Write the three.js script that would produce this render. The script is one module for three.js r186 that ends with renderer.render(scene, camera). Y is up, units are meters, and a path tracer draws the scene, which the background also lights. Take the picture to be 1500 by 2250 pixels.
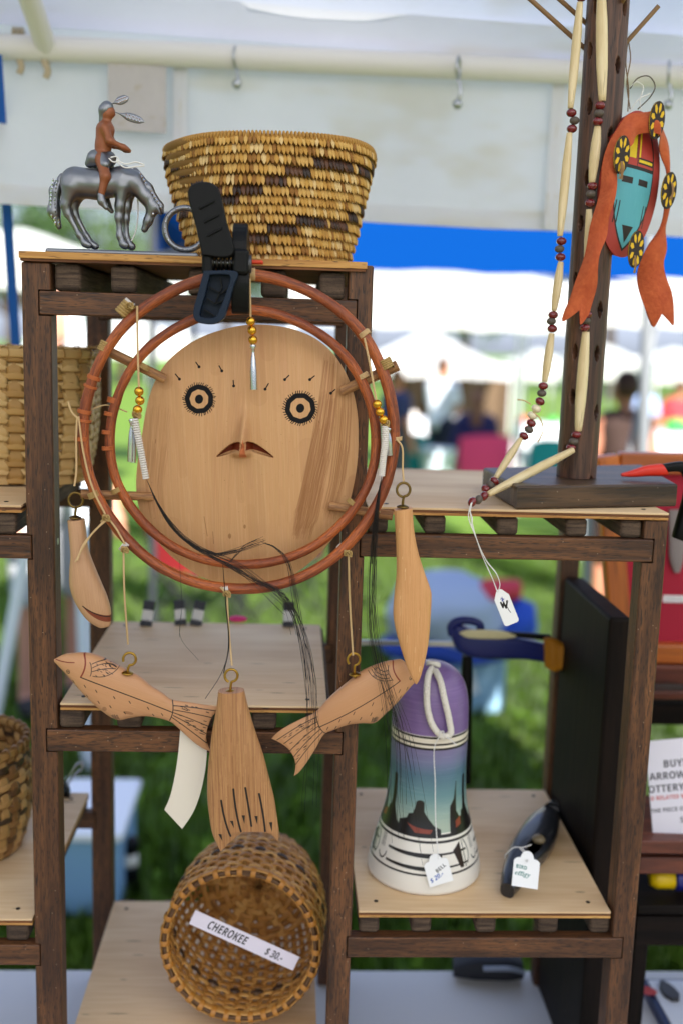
import * as THREE from 'three';
import { RoundedBoxGeometry } from 'three/addons/geometries/RoundedBoxGeometry.js';
import { mergeGeometries, mergeVertices } from 'three/addons/utils/BufferGeometryUtils.js';
import { MarchingCubes } from 'three/addons/objects/MarchingCubes.js';
import { Brush, Evaluator, SUBTRACTION } from 'three-bvh-csg';

// ---------------------------------------------------------------- camera, sky, sun, exposure
const RAD = Math.PI / 180, EYE = 1.72, CZ = 1.15, FPX = 2317;
const scene = new THREE.Scene();
const camera = new THREE.PerspectiveCamera(2 * Math.atan(1125 / FPX) / RAD, 682 / 1024, 0.05, 600);
camera.position.set(0, EYE, CZ);
camera.rotation.order = 'YXZ';
camera.rotation.set(-9.5 * RAD, -2.7 * RAD, 1.7 * RAD);
camera.updateMatrixWorld();
camera.focus = 1.13;
camera.userData.fStop = 2.3;
const SUN = new THREE.Vector3(0.24, 0.46, 0.85).normalize();
{ // hazy summer sky: pale near the horizon, soft blue above
  const w = 256, h = 128, d = new Float32Array(w * h * 4);
  for (let y = 0; y < h; y++) for (let x = 0; x < w; x++) { const el = Math.sin(((y + 0.5) / h - 0.5) * Math.PI), t = Math.pow(Math.max(0, el), 0.5), i = (y * w + x) * 4, k = el < 0 ? 0.5 : 1; d[i] = k * (0.27 - 0.10 * t); d[i + 1] = k * (0.30 - 0.07 * t); d[i + 2] = k * (0.36 + 0.03 * t); d[i + 3] = 1; }
  const tx = new THREE.DataTexture(d, w, h, THREE.RGBAFormat, THREE.FloatType); tx.mapping = THREE.EquirectangularReflectionMapping; tx.magFilter = tx.minFilter = THREE.LinearFilter; tx.needsUpdate = true;
  scene.background = tx; scene.environment = tx;
}
const sun = new THREE.DirectionalLight(new THREE.Color(1, 0.945, 0.86), 5);
sun.name = 'sun';
sun.position.copy(SUN).multiplyScalar(40).add(new THREE.Vector3(0, 0, -6));
sun.target.position.set(0, 0, -6);
sun.castShadow = true; sun.shadow.radius = 1.2; sun.shadow.mapSize.set(4096, 4096);
Object.assign(sun.shadow.camera, { left: -30, right: 30, top: 30, bottom: -30, near: 1, far: 120 });
scene.add(sun, sun.target);
const renderer = new THREE.WebGLRenderer({ antialias: true });
renderer.toneMapping = THREE.LinearToneMapping;
renderer.toneMappingExposure = 2.9;
renderer.shadowMap.enabled = true;

// ---------------------------------------------------------------- helpers
let seed = 12345;
const rnd = () => { seed = (seed * 1664525 + 1013904223) >>> 0; return seed / 4294967296; };
const rr = (a, b) => a + (b - a) * rnd();
const V = (x, y, z) => new THREE.Vector3(x, y, z);
const clamp = (x, a = 0, b = 1) => Math.min(b, Math.max(a, x));
const sst = (a, b, x) => { const t = clamp((x - a) / (b - a)); return t * t * (3 - 2 * t); };
const dirOf = (px, py) => V((px - 750) / FPX, -(py - 1125) / FPX, -1).applyEuler(camera.rotation);
// a pixel of the photograph met with the upright plane z, or with the level plane at y
const P = (px, py, z = 0) => { const d = dirOf(px, py); return V(0, EYE, CZ).addScaledVector(d, (z - CZ) / d.z); };
const H = (px, py, y) => { const d = dirOf(px, py); return V(0, EYE, CZ).addScaledVector(d, (y - EYE) / d.y); };

const bases = new WeakMap(), used = new Map();
function numbered(n) { const k = used.get(n) ?? 0; used.set(n, k + 1); return k ? `${n}_${String(k).padStart(3, '0')}` : n; }
function thing(name, label, category, base = V(0, 0, 0), group, kind) {
  const o = new THREE.Group(); o.name = numbered(name); o.position.copy(base);
  Object.assign(o.userData, { label, category });
  if (group) o.userData.group = group;
  if (kind) o.userData.kind = kind;
  bases.set(o, base.clone()); scene.add(o); return o;
}
// a part whose geometry is given in world metres, moved under its thing
function part(parent, name, geo, m, extra) {
  const b = bases.get(parent) ?? V(0, 0, 0);
  geo.translate(-b.x, -b.y, -b.z);
  const o = new THREE.Mesh(geo, m); o.name = name; o.castShadow = o.receiveShadow = true;
  if (extra) Object.assign(o.userData, extra);
  bases.set(o, b); parent.add(o); return o;
}
// a part that shares its geometry: placed by a matrix
function put(parent, name, geo, m, pos, quat, scale) {
  const b = bases.get(parent) ?? V(0, 0, 0);
  const o = new THREE.Mesh(geo, m); o.name = name; o.castShadow = o.receiveShadow = true;
  o.position.copy(pos).sub(b); if (quat) o.quaternion.copy(quat); if (scale) o.scale.copy(scale);
  bases.set(o, b); parent.add(o); return o;
}
function solo(name, geo, m, label, category, group, kind) {
  geo.computeBoundingBox(); const c = geo.boundingBox.getCenter(V(0, 0, 0)); c.y = geo.boundingBox.min.y;
  geo.translate(-c.x, -c.y, -c.z);
  const o = new THREE.Mesh(geo, m); o.name = numbered(name); o.position.copy(c); o.castShadow = o.receiveShadow = true;
  Object.assign(o.userData, { label, category }); if (group) o.userData.group = group; if (kind) o.userData.kind = kind;
  scene.add(o); return o;
}
function clean(g) {
  g = g.index ? g.toNonIndexed() : g;
  if (!g.attributes.normal) g.computeVertexNormals();
  if (!g.attributes.uv) g.setAttribute('uv', new THREE.BufferAttribute(new Float32Array(g.attributes.position.count * 2), 2));
  for (const k of Object.keys(g.attributes)) if (!['position', 'normal', 'uv'].includes(k)) g.deleteAttribute(k);
  return g;
}
const merge = list => mergeGeometries(list.map(clean));
// texture coordinates in metres, u along the grain
function boxUV(g, axis = 'x', du = 0, dv = 0) {
  g = clean(g); const p = g.attributes.position, uv = g.attributes.uv, k = { x: 0, y: 1, z: 2 }[axis];
  const a = V(), b = V(), c = V();
  for (let i = 0; i < p.count; i += 3) {
    a.fromBufferAttribute(p, i); b.fromBufferAttribute(p, i + 1); c.fromBufferAttribute(p, i + 2);
    const n = b.clone().sub(a).cross(c.clone().sub(a)).toArray().map(Math.abs), m = n.indexOf(Math.max(...n));
    const rest = [0, 1, 2].filter(q => q !== m), u = rest.includes(k) ? k : rest[0], v = rest.find(q => q !== u);
    for (let j = 0; j < 3; j++) { const q = [p.getX(i + j), p.getY(i + j), p.getZ(i + j)]; uv.setXY(i + j, q[u] + du, q[v] + dv); }
  }
  return g;
}
// a box with eased edges between world limits; heights relative to the lens
function wbox(x0, x1, y0, y1, z0, z1, axis = 'x', r = 0.002, seg = 2) {
  const w = x1 - x0, h = y1 - y0, d = z1 - z0;
  const g = r > 0 ? new RoundedBoxGeometry(w, h, d, seg, Math.min(r, w / 2.01, h / 2.01, d / 2.01)) : new THREE.BoxGeometry(w, h, d);
  g.translate((x0 + x1) / 2, EYE + (y0 + y1) / 2, (z0 + z1) / 2);
  return boxUV(g, axis, rr(0, 3), rr(0, 3));
}
const curve = (pts, closed = false) => new THREE.CatmullRomCurve3(pts, closed, 'centripetal');
const tube = (pts, r, seg = 24, rad = 8, closed = false) => new THREE.TubeGeometry(pts.length > 2 || closed ? curve(pts, closed) : new THREE.LineCurve3(pts[0], pts[1]), pts.length > 2 ? seg : 1, r, rad, closed);
const cap = (p, r) => new THREE.SphereGeometry(r, 8, 6).translate(p.x, p.y, p.z);
function rod(a, b, r0, r1 = r0, rad = 12) {   // a closed round bar from a to b
  const g = new THREE.CylinderGeometry(r1, r0, a.distanceTo(b), rad, 1);
  g.applyQuaternion(new THREE.Quaternion().setFromUnitVectors(V(0, 1, 0), b.clone().sub(a).normalize()));
  const m = a.clone().add(b).multiplyScalar(0.5); return g.translate(m.x, m.y, m.z);
}
function grid(nu, nv, fn, closeU = false) {   // a sheet of quads; fn(u, v) gives a point and, if wanted, uv
  const pos = [], uv = [], idx = [];
  for (let j = 0; j <= nv; j++) for (let i = 0; i <= nu; i++) {
    const r = fn(i / nu, j / nv); pos.push(r[0], r[1], r[2]); uv.push(r[3] ?? i / nu, r[4] ?? j / nv);
  }
  for (let j = 0; j < nv; j++) for (let i = 0; i < nu; i++) { const a = j * (nu + 1) + i, b = a + 1, c = a + nu + 1, d = c + 1; idx.push(a, b, c, b, d, c); }
  const g = new THREE.BufferGeometry();
  g.setAttribute('position', new THREE.Float32BufferAttribute(pos, 3)); g.setAttribute('uv', new THREE.Float32BufferAttribute(uv, 2)); g.setIndex(idx);
  g.computeVertexNormals();
  if (closeU) { const n = g.attributes.normal; for (let j = 0; j <= nv; j++) { const a = j * (nu + 1), b = a + nu, s = V(n.getX(a) + n.getX(b), n.getY(a) + n.getY(b), n.getZ(a) + n.getZ(b)).normalize(); n.setXYZ(a, s.x, s.y, s.z); n.setXYZ(b, s.x, s.y, s.z); } }
  return g;
}
// a carved body between paired outline points: rung = [left, right, half thickness, bow]; 'up' is the way it is thick
function loft(rungs, up, uvOf, power = 2.4, sub = 6, ring = 28) {
  const N = (rungs.length - 1) * sub;
  const cL = new THREE.CatmullRomCurve3(rungs.map(r => r[0]), false, 'catmullrom', 0.5), cR = new THREE.CatmullRomCurve3(rungs.map(r => r[1]), false, 'catmullrom', 0.5);
  const at = (i, f) => { const k = Math.min(rungs.length - 2, Math.floor(f)), t = f - k; return (rungs[k][i] ?? 0) * (1 - t) + (rungs[k + 1][i] ?? 0) * t; };
  const bowAt = f => { const k = Math.min(rungs.length - 2, Math.floor(f)), t = f - k, z = V(0, 0, 0); return (rungs[k][3] ?? z).clone().multiplyScalar(1 - t).addScaledVector(rungs[k + 1][3] ?? z, t); };
  const g = grid(ring, N, (u, v) => {
    const f = v * (rungs.length - 1), L = cL.getPoint(v), R = cR.getPoint(v), t = Math.max(0.0002, at(2, f)), bow = bowAt(f);
    const a = u * Math.PI * 2, c = Math.cos(a), s = Math.sin(a);
    const k = Math.sign(c) * Math.pow(Math.abs(c), 2 / power), d = Math.sign(s) * Math.pow(Math.abs(s), 2 / power);
    const q = L.clone().lerp(R, (k + 1) / 2).addScaledVector(up, d * t).addScaledVector(bow, 1 - k * k);
    const w = uvOf ? uvOf(q) : [u, v]; return [q.x, q.y, q.z, w[0], w[1]];
  }, true);
  // caps
  const capAt = (v, flip) => { const f = v * (rungs.length - 1), L = cL.getPoint(v), R = cR.getPoint(v), t = Math.max(0.0002, at(2, f)), bow = bowAt(f);
    return grid(ring, 1, (u, w) => { const a = (flip ? -u : u) * Math.PI * 2, c = Math.cos(a) , s = Math.sin(a), k = Math.sign(c) * Math.pow(Math.abs(c), 2 / power), d = w * Math.sign(s) * Math.pow(Math.abs(s), 2 / power);
      const q = L.clone().lerp(R, (k + 1) / 2).addScaledVector(up, d * t).addScaledVector(bow, 1 - k * k); const x = uvOf ? uvOf(q) : [u, v]; return [q.x, q.y, q.z, x[0], x[1]]; }); };
  return merge([g, capAt(0, true), capAt(1, false)]);
}
// a flat sheet with thickness cut to an outline, standing between world points (a frame: origin, x axis, y axis in metres)
function sheet(shape, thick, frame, uvBox, bevel = 0) {
  const g0 = new THREE.ExtrudeGeometry(shape, { depth: thick, bevelEnabled: bevel > 0, bevelThickness: bevel, bevelSize: bevel, bevelSegments: 2, curveSegments: 16 });
  const g = clean(g0), p = g.attributes.position, uv = g.attributes.uv;
  if (uvBox) for (let i = 0; i < p.count; i++) uv.setXY(i, (p.getX(i) - uvBox[0]) / uvBox[2], (p.getY(i) - uvBox[1]) / uvBox[3]);
  g.applyMatrix4(frame); return g;
}
const frameOf = (o, x, y) => { const X = x.clone().normalize(), Z = X.clone().cross(y).normalize(), Y = Z.clone().cross(X); return new THREE.Matrix4().makeBasis(X, Y, Z).setPosition(o); };
function helix(c, axis, R, r, turns, pitch, seg = 14, wob = 0.00015) {   // a cord wound on a rod at c
  const q = new THREE.Quaternion().setFromUnitVectors(V(0, 0, 1), axis.clone().normalize()), pts = [], n = Math.max(8, Math.round(turns * seg));
  for (let i = 0; i <= n; i++) { const a = i / seg * Math.PI * 2; pts.push(V(Math.cos(a) * (R + wob * Math.sin(i * 2.7)), Math.sin(a) * (R + wob * Math.cos(i * 1.9)), (i / n - 0.5) * turns * pitch).applyQuaternion(q).add(c)); }
  return tube(pts, r, n, 6);
}
function rope(pts, R, r, strands, turnsPerM, n = 120) {   // laid strands
  const c = curve(pts), L = c.getLength(), fr = c.computeFrenetFrames(n, false), out = [];
  for (let s = 0; s < strands; s++) {
    const q = [];
    for (let i = 0; i <= n; i++) { const a = i / n * L * turnsPerM * Math.PI * 2 + s / strands * Math.PI * 2, p = c.getPointAt(i / n); q.push(p.addScaledVector(fr.normals[i], Math.cos(a) * R).addScaledVector(fr.binormals[i], Math.sin(a) * R)); }
    out.push(tube(q, r, n * 2, 6));
  }
  return merge(out);
}

// ---------------------------------------------------------------- textures
const hash = (x, y, s) => { let h = (x * 374761393 + y * 668265263 + s * 1442695041) | 0; h = Math.imul(h ^ (h >>> 13), 1274126177); return ((h ^ (h >>> 16)) >>> 0) / 4294967296; };
function vn(x, y, px, py, s) {   // value noise that repeats every px, py cells
  const xi = Math.floor(x), yi = Math.floor(y), fx = x - xi, fy = y - yi, ux = fx * fx * (3 - 2 * fx), uy = fy * fy * (3 - 2 * fy), m = (a, b) => ((a % b) + b) % b;
  const a = hash(m(xi, px), m(yi, py), s), b = hash(m(xi + 1, px), m(yi, py), s), c = hash(m(xi, px), m(yi + 1, py), s), d = hash(m(xi + 1, px), m(yi + 1, py), s);
  return a + (b - a) * ux + (c - a) * uy + (a - b - c + d) * ux * uy;
}
const fbm = (u, v, cx, cy, s, o = 4) => { let t = 0, w = 0, a = 1; for (let i = 0; i < o; i++) { t += a * vn(u * cx, v * cy, cx, cy, s + i * 17); w += a; a *= 0.5; cx *= 2; cy *= 2; } return t / w; };
function data(w, h, fn, srgb = true) {
  const d = new Uint8Array(w * h * 4);
  for (let y = 0; y < h; y++) for (let x = 0; x < w; x++) { const c = fn((x + 0.5) / w, (y + 0.5) / h, x, y), i = (y * w + x) * 4; d[i] = clamp(c[0], 0, 255); d[i + 1] = clamp(c[1], 0, 255); d[i + 2] = clamp(c[2], 0, 255); d[i + 3] = 255; }
  const t = new THREE.DataTexture(d, w, h); t.wrapS = t.wrapT = THREE.RepeatWrapping; t.magFilter = THREE.LinearFilter; t.minFilter = THREE.LinearFilter;
  if (srgb) t.colorSpace = THREE.SRGBColorSpace; t.needsUpdate = true; return t;
}
const mix3 = (a, b, t) => [a[0] + (b[0] - a[0]) * t, a[1] + (b[1] - a[1]) * t, a[2] + (b[2] - a[2]) * t];
// wood: light and dark are sRGB; pores are short dark dashes along the grain
function wood({ light, dark, pore = 0, s = 1, bands = 26, w = 1024, h = 256, su = 0.5, sv = 0.125, bump = 0.0004, rough = 0.62, pitch = [14, 50], coat = 0, grain = 1, wear = 0 }) {
  const pores = new Float32Array(w * h); let q = s * 7919 + 11; const rd = () => { q = (q * 1664525 + 1013904223) >>> 0; return q / 4294967296; };
  for (let k = 0; k < pore; k++) { const x0 = Math.floor(rd() * w), y0 = Math.floor(rd() * h), L = pitch[0] + rd() * pitch[1], a = 0.35 + 0.65 * rd(), hgt = rd() < 0.25 ? 2 : 1; for (let i = 0; i < L; i++) for (let j = 0; j < hgt; j++) { const x = (x0 + i) % w, y = (y0 + j + (i > L / 2 && rd() < 0.02 ? 1 : 0)) % h; pores[y * w + x] = Math.max(pores[y * w + x], a * Math.sin(Math.PI * (i + 0.5) / L)); } }
  const tone = (u, v, x, y) => {
    const warp = fbm(u, v, 3, 4, s + 3, 3) * 0.14, g1 = fbm(u, v + warp, 4, bands, s, 4), g2 = fbm(u, v, 20, 128, s + 40, 2), b = fbm(u, v, 5, 3, s + 80, 3);
    return [clamp(0.5 + (g1 - 0.5) * 1.5 * grain + (g2 - 0.5) * 0.5 * grain + (b - 0.5) * 0.7), pores[y * w + x]];
  };
  const map = data(w, h, (u, v, x, y) => { const [t, p] = tone(u, v, x, y), c = mix3(dark, light, t); if (wear && hash(x >> 1, y >> 1, s + 5) > 1 - wear) return mix3(c, [226, 214, 196], 0.55); return mix3(c, [dark[0] * 0.35, dark[1] * 0.35, dark[2] * 0.35], p * 0.85); });
  const bm = data(w / 2, h / 2, (u, v, x, y) => { const [t, p] = tone(u, v, x * 2, y * 2), k = 255 * clamp(0.45 + 0.5 * t - 0.5 * p); return [k, k, k]; }, false);
  for (const t of [map, bm]) t.repeat.set(1 / su, 1 / sv);
  return new THREE.MeshPhysicalMaterial({ map, bumpMap: bm, bumpScale: bump, roughness: rough, clearcoat: coat, clearcoatRoughness: 0.35 });
}
function painted(w, h, draw) {
  const c = document.createElement('canvas'); c.width = w; c.height = h; const x = c.getContext('2d'); x.lineCap = x.lineJoin = 'round'; draw(x, w, h);
  const t = new THREE.CanvasTexture(c); t.colorSpace = THREE.SRGBColorSpace; t.magFilter = THREE.LinearFilter; return t;
}
const std = (color, roughness = 0.7, o = {}) => new THREE.MeshStandardMaterial({ color, roughness, ...o });
const phys = (color, roughness, o = {}) => new THREE.MeshPhysicalMaterial({ color, roughness, ...o });
// faint wood figure brushed over a canvas: fibres run along (dx, dy)
function fibres(x, w, h, n, tones, dx, dy, len, width = 1.2, alpha = 0.10) {
  for (let i = 0; i < n; i++) { const a = rr(0, w), b = rr(0, h), L = len * rr(0.3, 1.3); x.strokeStyle = tones[Math.floor(rnd() * tones.length)]; x.globalAlpha = alpha * rr(0.3, 1.2); x.lineWidth = width * rr(0.4, 1.8);
    x.beginPath(); x.moveTo(a - dx * L / 2, b - dy * L / 2); x.quadraticCurveTo(a + rr(-4, 4), b + rr(-4, 4), a + dx * L / 2, b + dy * L / 2); x.stroke(); }
  x.globalAlpha = 1;
}

// ---------------------------------------------------------------- materials used in many places
const M = {
  teak: wood({ light: [118, 76, 42], dark: [58, 33, 15], pore: 3400, s: 3, bands: 20, bump: 0.0005, rough: 0.55, pitch: [8, 26], grain: 0.9, wear: 0.0006 }),
  slat: wood({ light: [108, 88, 70], dark: [54, 41, 31], pore: 5200, s: 5, bands: 22, su: 0.2, sv: 0.05, pitch: [2, 6], bump: 0.0006, rough: 0.85 }),
  ply: wood({ light: [238, 212, 172], dark: [202, 164, 118], pore: 40, s: 12, bands: 7, su: 0.9, sv: 0.4, bump: 0.00012, rough: 0.55, pitch: [8, 30], grain: 0.8 }),
  plyEdge: wood({ light: [214, 164, 92], dark: [160, 108, 52], pore: 900, s: 14, bands: 40, bump: 0.0003, rough: 0.7, pitch: [6, 20] }),
  plyCore: wood({ light: [132, 84, 44], dark: [82, 48, 24], pore: 700, s: 15, bands: 40, bump: 0.0004, rough: 0.8, pitch: [6, 20] }),
  plank: wood({ light: [32, 21, 14], dark: [12, 8, 5], pore: 500, s: 19, bands: 18, bump: 0.0004, rough: 0.62 }),
  block: wood({ light: [88, 64, 42], dark: [40, 28, 18], pore: 500, s: 23, bands: 10, bump: 0.0005, rough: 0.42, wear: 0.001 }),
  pole: wood({ light: [110, 74, 52], dark: [54, 34, 24], pore: 1200, s: 27, bands: 22, bump: 0.0005, rough: 0.5 }),
  hoop: wood({ light: [204, 110, 48], dark: [116, 50, 18], pore: 1400, s: 31, bands: 9, su: 0.3, sv: 0.04, bump: 0.0005, rough: 0.52, coat: 0.08 }),
  peg: wood({ light: [186, 138, 88], dark: [132, 88, 50], pore: 700, s: 33, bands: 14, su: 0.2, sv: 0.05, bump: 0.0004, rough: 0.6 }),
  carved: wood({ light: [206, 160, 114], dark: [168, 120, 78], pore: 160, s: 35, bands: 8, su: 0.3, sv: 0.12, bump: 0.0002, rough: 0.55, grain: 0.8 }),
  cherry: wood({ light: [120, 62, 40], dark: [70, 32, 22], pore: 400, s: 37, bands: 16, rough: 0.4 }),
  orangeFrame: wood({ light: [206, 112, 30], dark: [160, 78, 16], pore: 300, s: 39, bands: 12, rough: 0.35, coat: 0.3 }),
  brass: std(0xb08a3c, 0.32, { metalness: 1 }), oldBrass: std(0x7d6538, 0.4, { metalness: 1 }),
  gold: std(0xe0aa3c, 0.1, { metalness: 1 }), tin: std(0xc9ccd0, 0.22, { metalness: 1 }),
  pewter: std(0x84868a, 0.36, { metalness: 1 }), facet: std(0xe4e6ea, 0.12, { metalness: 1 }),
  sinew: std(0xc9a878, 0.6), sinewDark: std(0xa98a52, 0.6), quill: std(0xdad3ca, 0.6), hair: std(0x17100e, 0.4),
  string: std(0xe9e7e2, 0.85), paper: std(0xeeeeea, 0.8), blackPlastic: phys(0x090a0b, 0.4, { specularIntensity: 0.35 }), bluePlastic: phys(0x142234, 0.45, { specularIntensity: 0.4 }),
  darkScrew: std(0x2a231c, 0.5, { metalness: 0.6 }), white: std(0xe6e8ea, 0.6), steel: std(0xb9bcc0, 0.3, { metalness: 1 }),
};
// tent cloth lets part of the light through
const clothMap = data(256, 256, (u, v) => { const k = 238 + 12 * (fbm(u, v, 6, 6, 61, 4) - 0.5), st = sst(0.66, 0.85, fbm(u, v, 4, 9, 66, 4)) * 11; return [k - st * 0.9, k - st * 1.3, k + 3 - st * 2.4]; });
const cloth = (o = {}) => new THREE.MeshPhysicalMaterial({ map: clothMap, roughness: 1, transmission: 0.62, thickness: 0, side: THREE.DoubleSide, ...o });
M.tent = cloth(); M.tent2 = cloth({ transmission: 0.38 });
M.blueTent = new THREE.MeshPhysicalMaterial({ color: new THREE.Color(0.0004, 0.050, 0.26), roughness: 1, specularIntensity: 0.1, transmission: 0.25, thickness: 0, side: THREE.DoubleSide });
M.pipe = std(0xe2dedc, 0.55);

// ---------------------------------------------------------------- ground
const gy = (x, z) => { const d = Math.max(0, -z - 3); return d < 24 ? -0.045 * d : -1.08 - 0.004 * (d - 24); };
{
  const g = grid(60, 90, (u, v) => { const x = (u - 0.5) * 300 * Math.abs(u - 0.5) * 2 + (u - 0.5) * 16, t = v * v, z = 14 - t * 260 - v * 20; return [x, gy(x, z), z, x / 1.7, z / 1.7]; });
  const n = g.attributes.normal; if (n.getY(0) < 0) { g.setIndex([...g.index.array].reverse()); g.computeVertexNormals(); }
  const map = data(512, 512, (u, v) => { const a = fbm(u, v, 40, 40, 71, 3), b = fbm(u, v, 5, 5, 75, 3); return mix3(mix3([70, 108, 16], [126, 158, 34], a), [110, 118, 46], clamp((b - 0.55) * 1.6)); });
  const o = new THREE.Mesh(g, new THREE.MeshStandardMaterial({ map, roughness: 0.95 })); o.name = 'ground'; o.receiveShadow = true;
  Object.assign(o.userData, { kind: 'structure', label: 'mown grass ground sloping away behind the stall', category: 'ground' }); scene.add(o);
}
{ // trodden path in front of the stall
  const g = new THREE.PlaneGeometry(40, 5.4, 80, 10).rotateX(-Math.PI / 2).translate(0, 0.004, 3.4), p = g.attributes.position; for (let i = 0; i < p.count; i++) p.setZ(i, p.getZ(i) + 0.25 * Math.sin(p.getX(i) * 1.3));
  const map = data(256, 256, (u, v) => mix3([84, 70, 54], [116, 98, 76], fbm(u, v, 12, 12, 131, 4))); map.repeat.set(20, 3);
  const o = new THREE.Mesh(g, new THREE.MeshStandardMaterial({ map, roughness: 0.95 })); o.name = 'path'; o.receiveShadow = true; Object.assign(o.userData, { kind: 'structure', label: 'dry trodden path in front of the stall', category: 'path' }); scene.add(o);
}
{ // blades of grass where the photograph looks down on the lawn
  const blade = new THREE.BufferGeometry(), pos = [], nrm = [];
  for (let k = 0; k < 5; k++) { const a = k * 2.4, c = Math.cos(a), s = Math.sin(a), ox = 0.02 * Math.cos(k * 4.1), oz = 0.02 * Math.sin(k * 3.3), w = 0.0035, h = 0.045 + 0.012 * (k % 3), b = 0.02; 
    pos.push(ox - s * w, 0, oz + c * w, ox + s * w, 0, oz - c * w, ox + c * b, h, oz + s * b); for (let i = 0; i < 3; i++) nrm.push(-c * 0.4, 0.9, -s * 0.4); }
  blade.setAttribute('position', new THREE.Float32BufferAttribute(pos, 3)); blade.setAttribute('normal', new THREE.Float32BufferAttribute(nrm, 3));
  const N = 26000, im = new THREE.InstancedMesh(blade, new THREE.MeshPhysicalMaterial({ color: 0xffffff, roughness: 0.95, specularIntensity: 0.3, transmission: 0.35, thickness: 0, side: THREE.DoubleSide }), N), m = new THREE.Matrix4(), q = new THREE.Quaternion(), e = new THREE.Euler(), c = new THREE.Color();
  for (let i = 0; i < N; i++) { const z = -0.9 - 9 * Math.pow(rnd(), 1.5), wd = 0.5 + (1.15 - z) * 0.36, x = (1.15 - z) * 0.05 + rr(-wd, wd), s = rr(0.7, 1.5); q.setFromEuler(e.set(0, rr(0, 6.3), 0)); m.compose(V(x, gy(x, z), z), q, V(s, s * rr(0.7, 1.2), s)); im.setMatrixAt(i, m);
    const t = vn(x * 2, z * 2, 999, 999, 5); im.setColorAt(i, c.setRGB(0.14 + 0.16 * t, 0.30 + 0.22 * t, 0.015 + 0.015 * rnd())); }
  im.name = 'grass'; im.castShadow = im.receiveShadow = true; Object.assign(im.userData, { kind: 'stuff', label: 'short green grass covering the fairground behind the stall', category: 'grass' }); scene.add(im);
}

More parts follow.
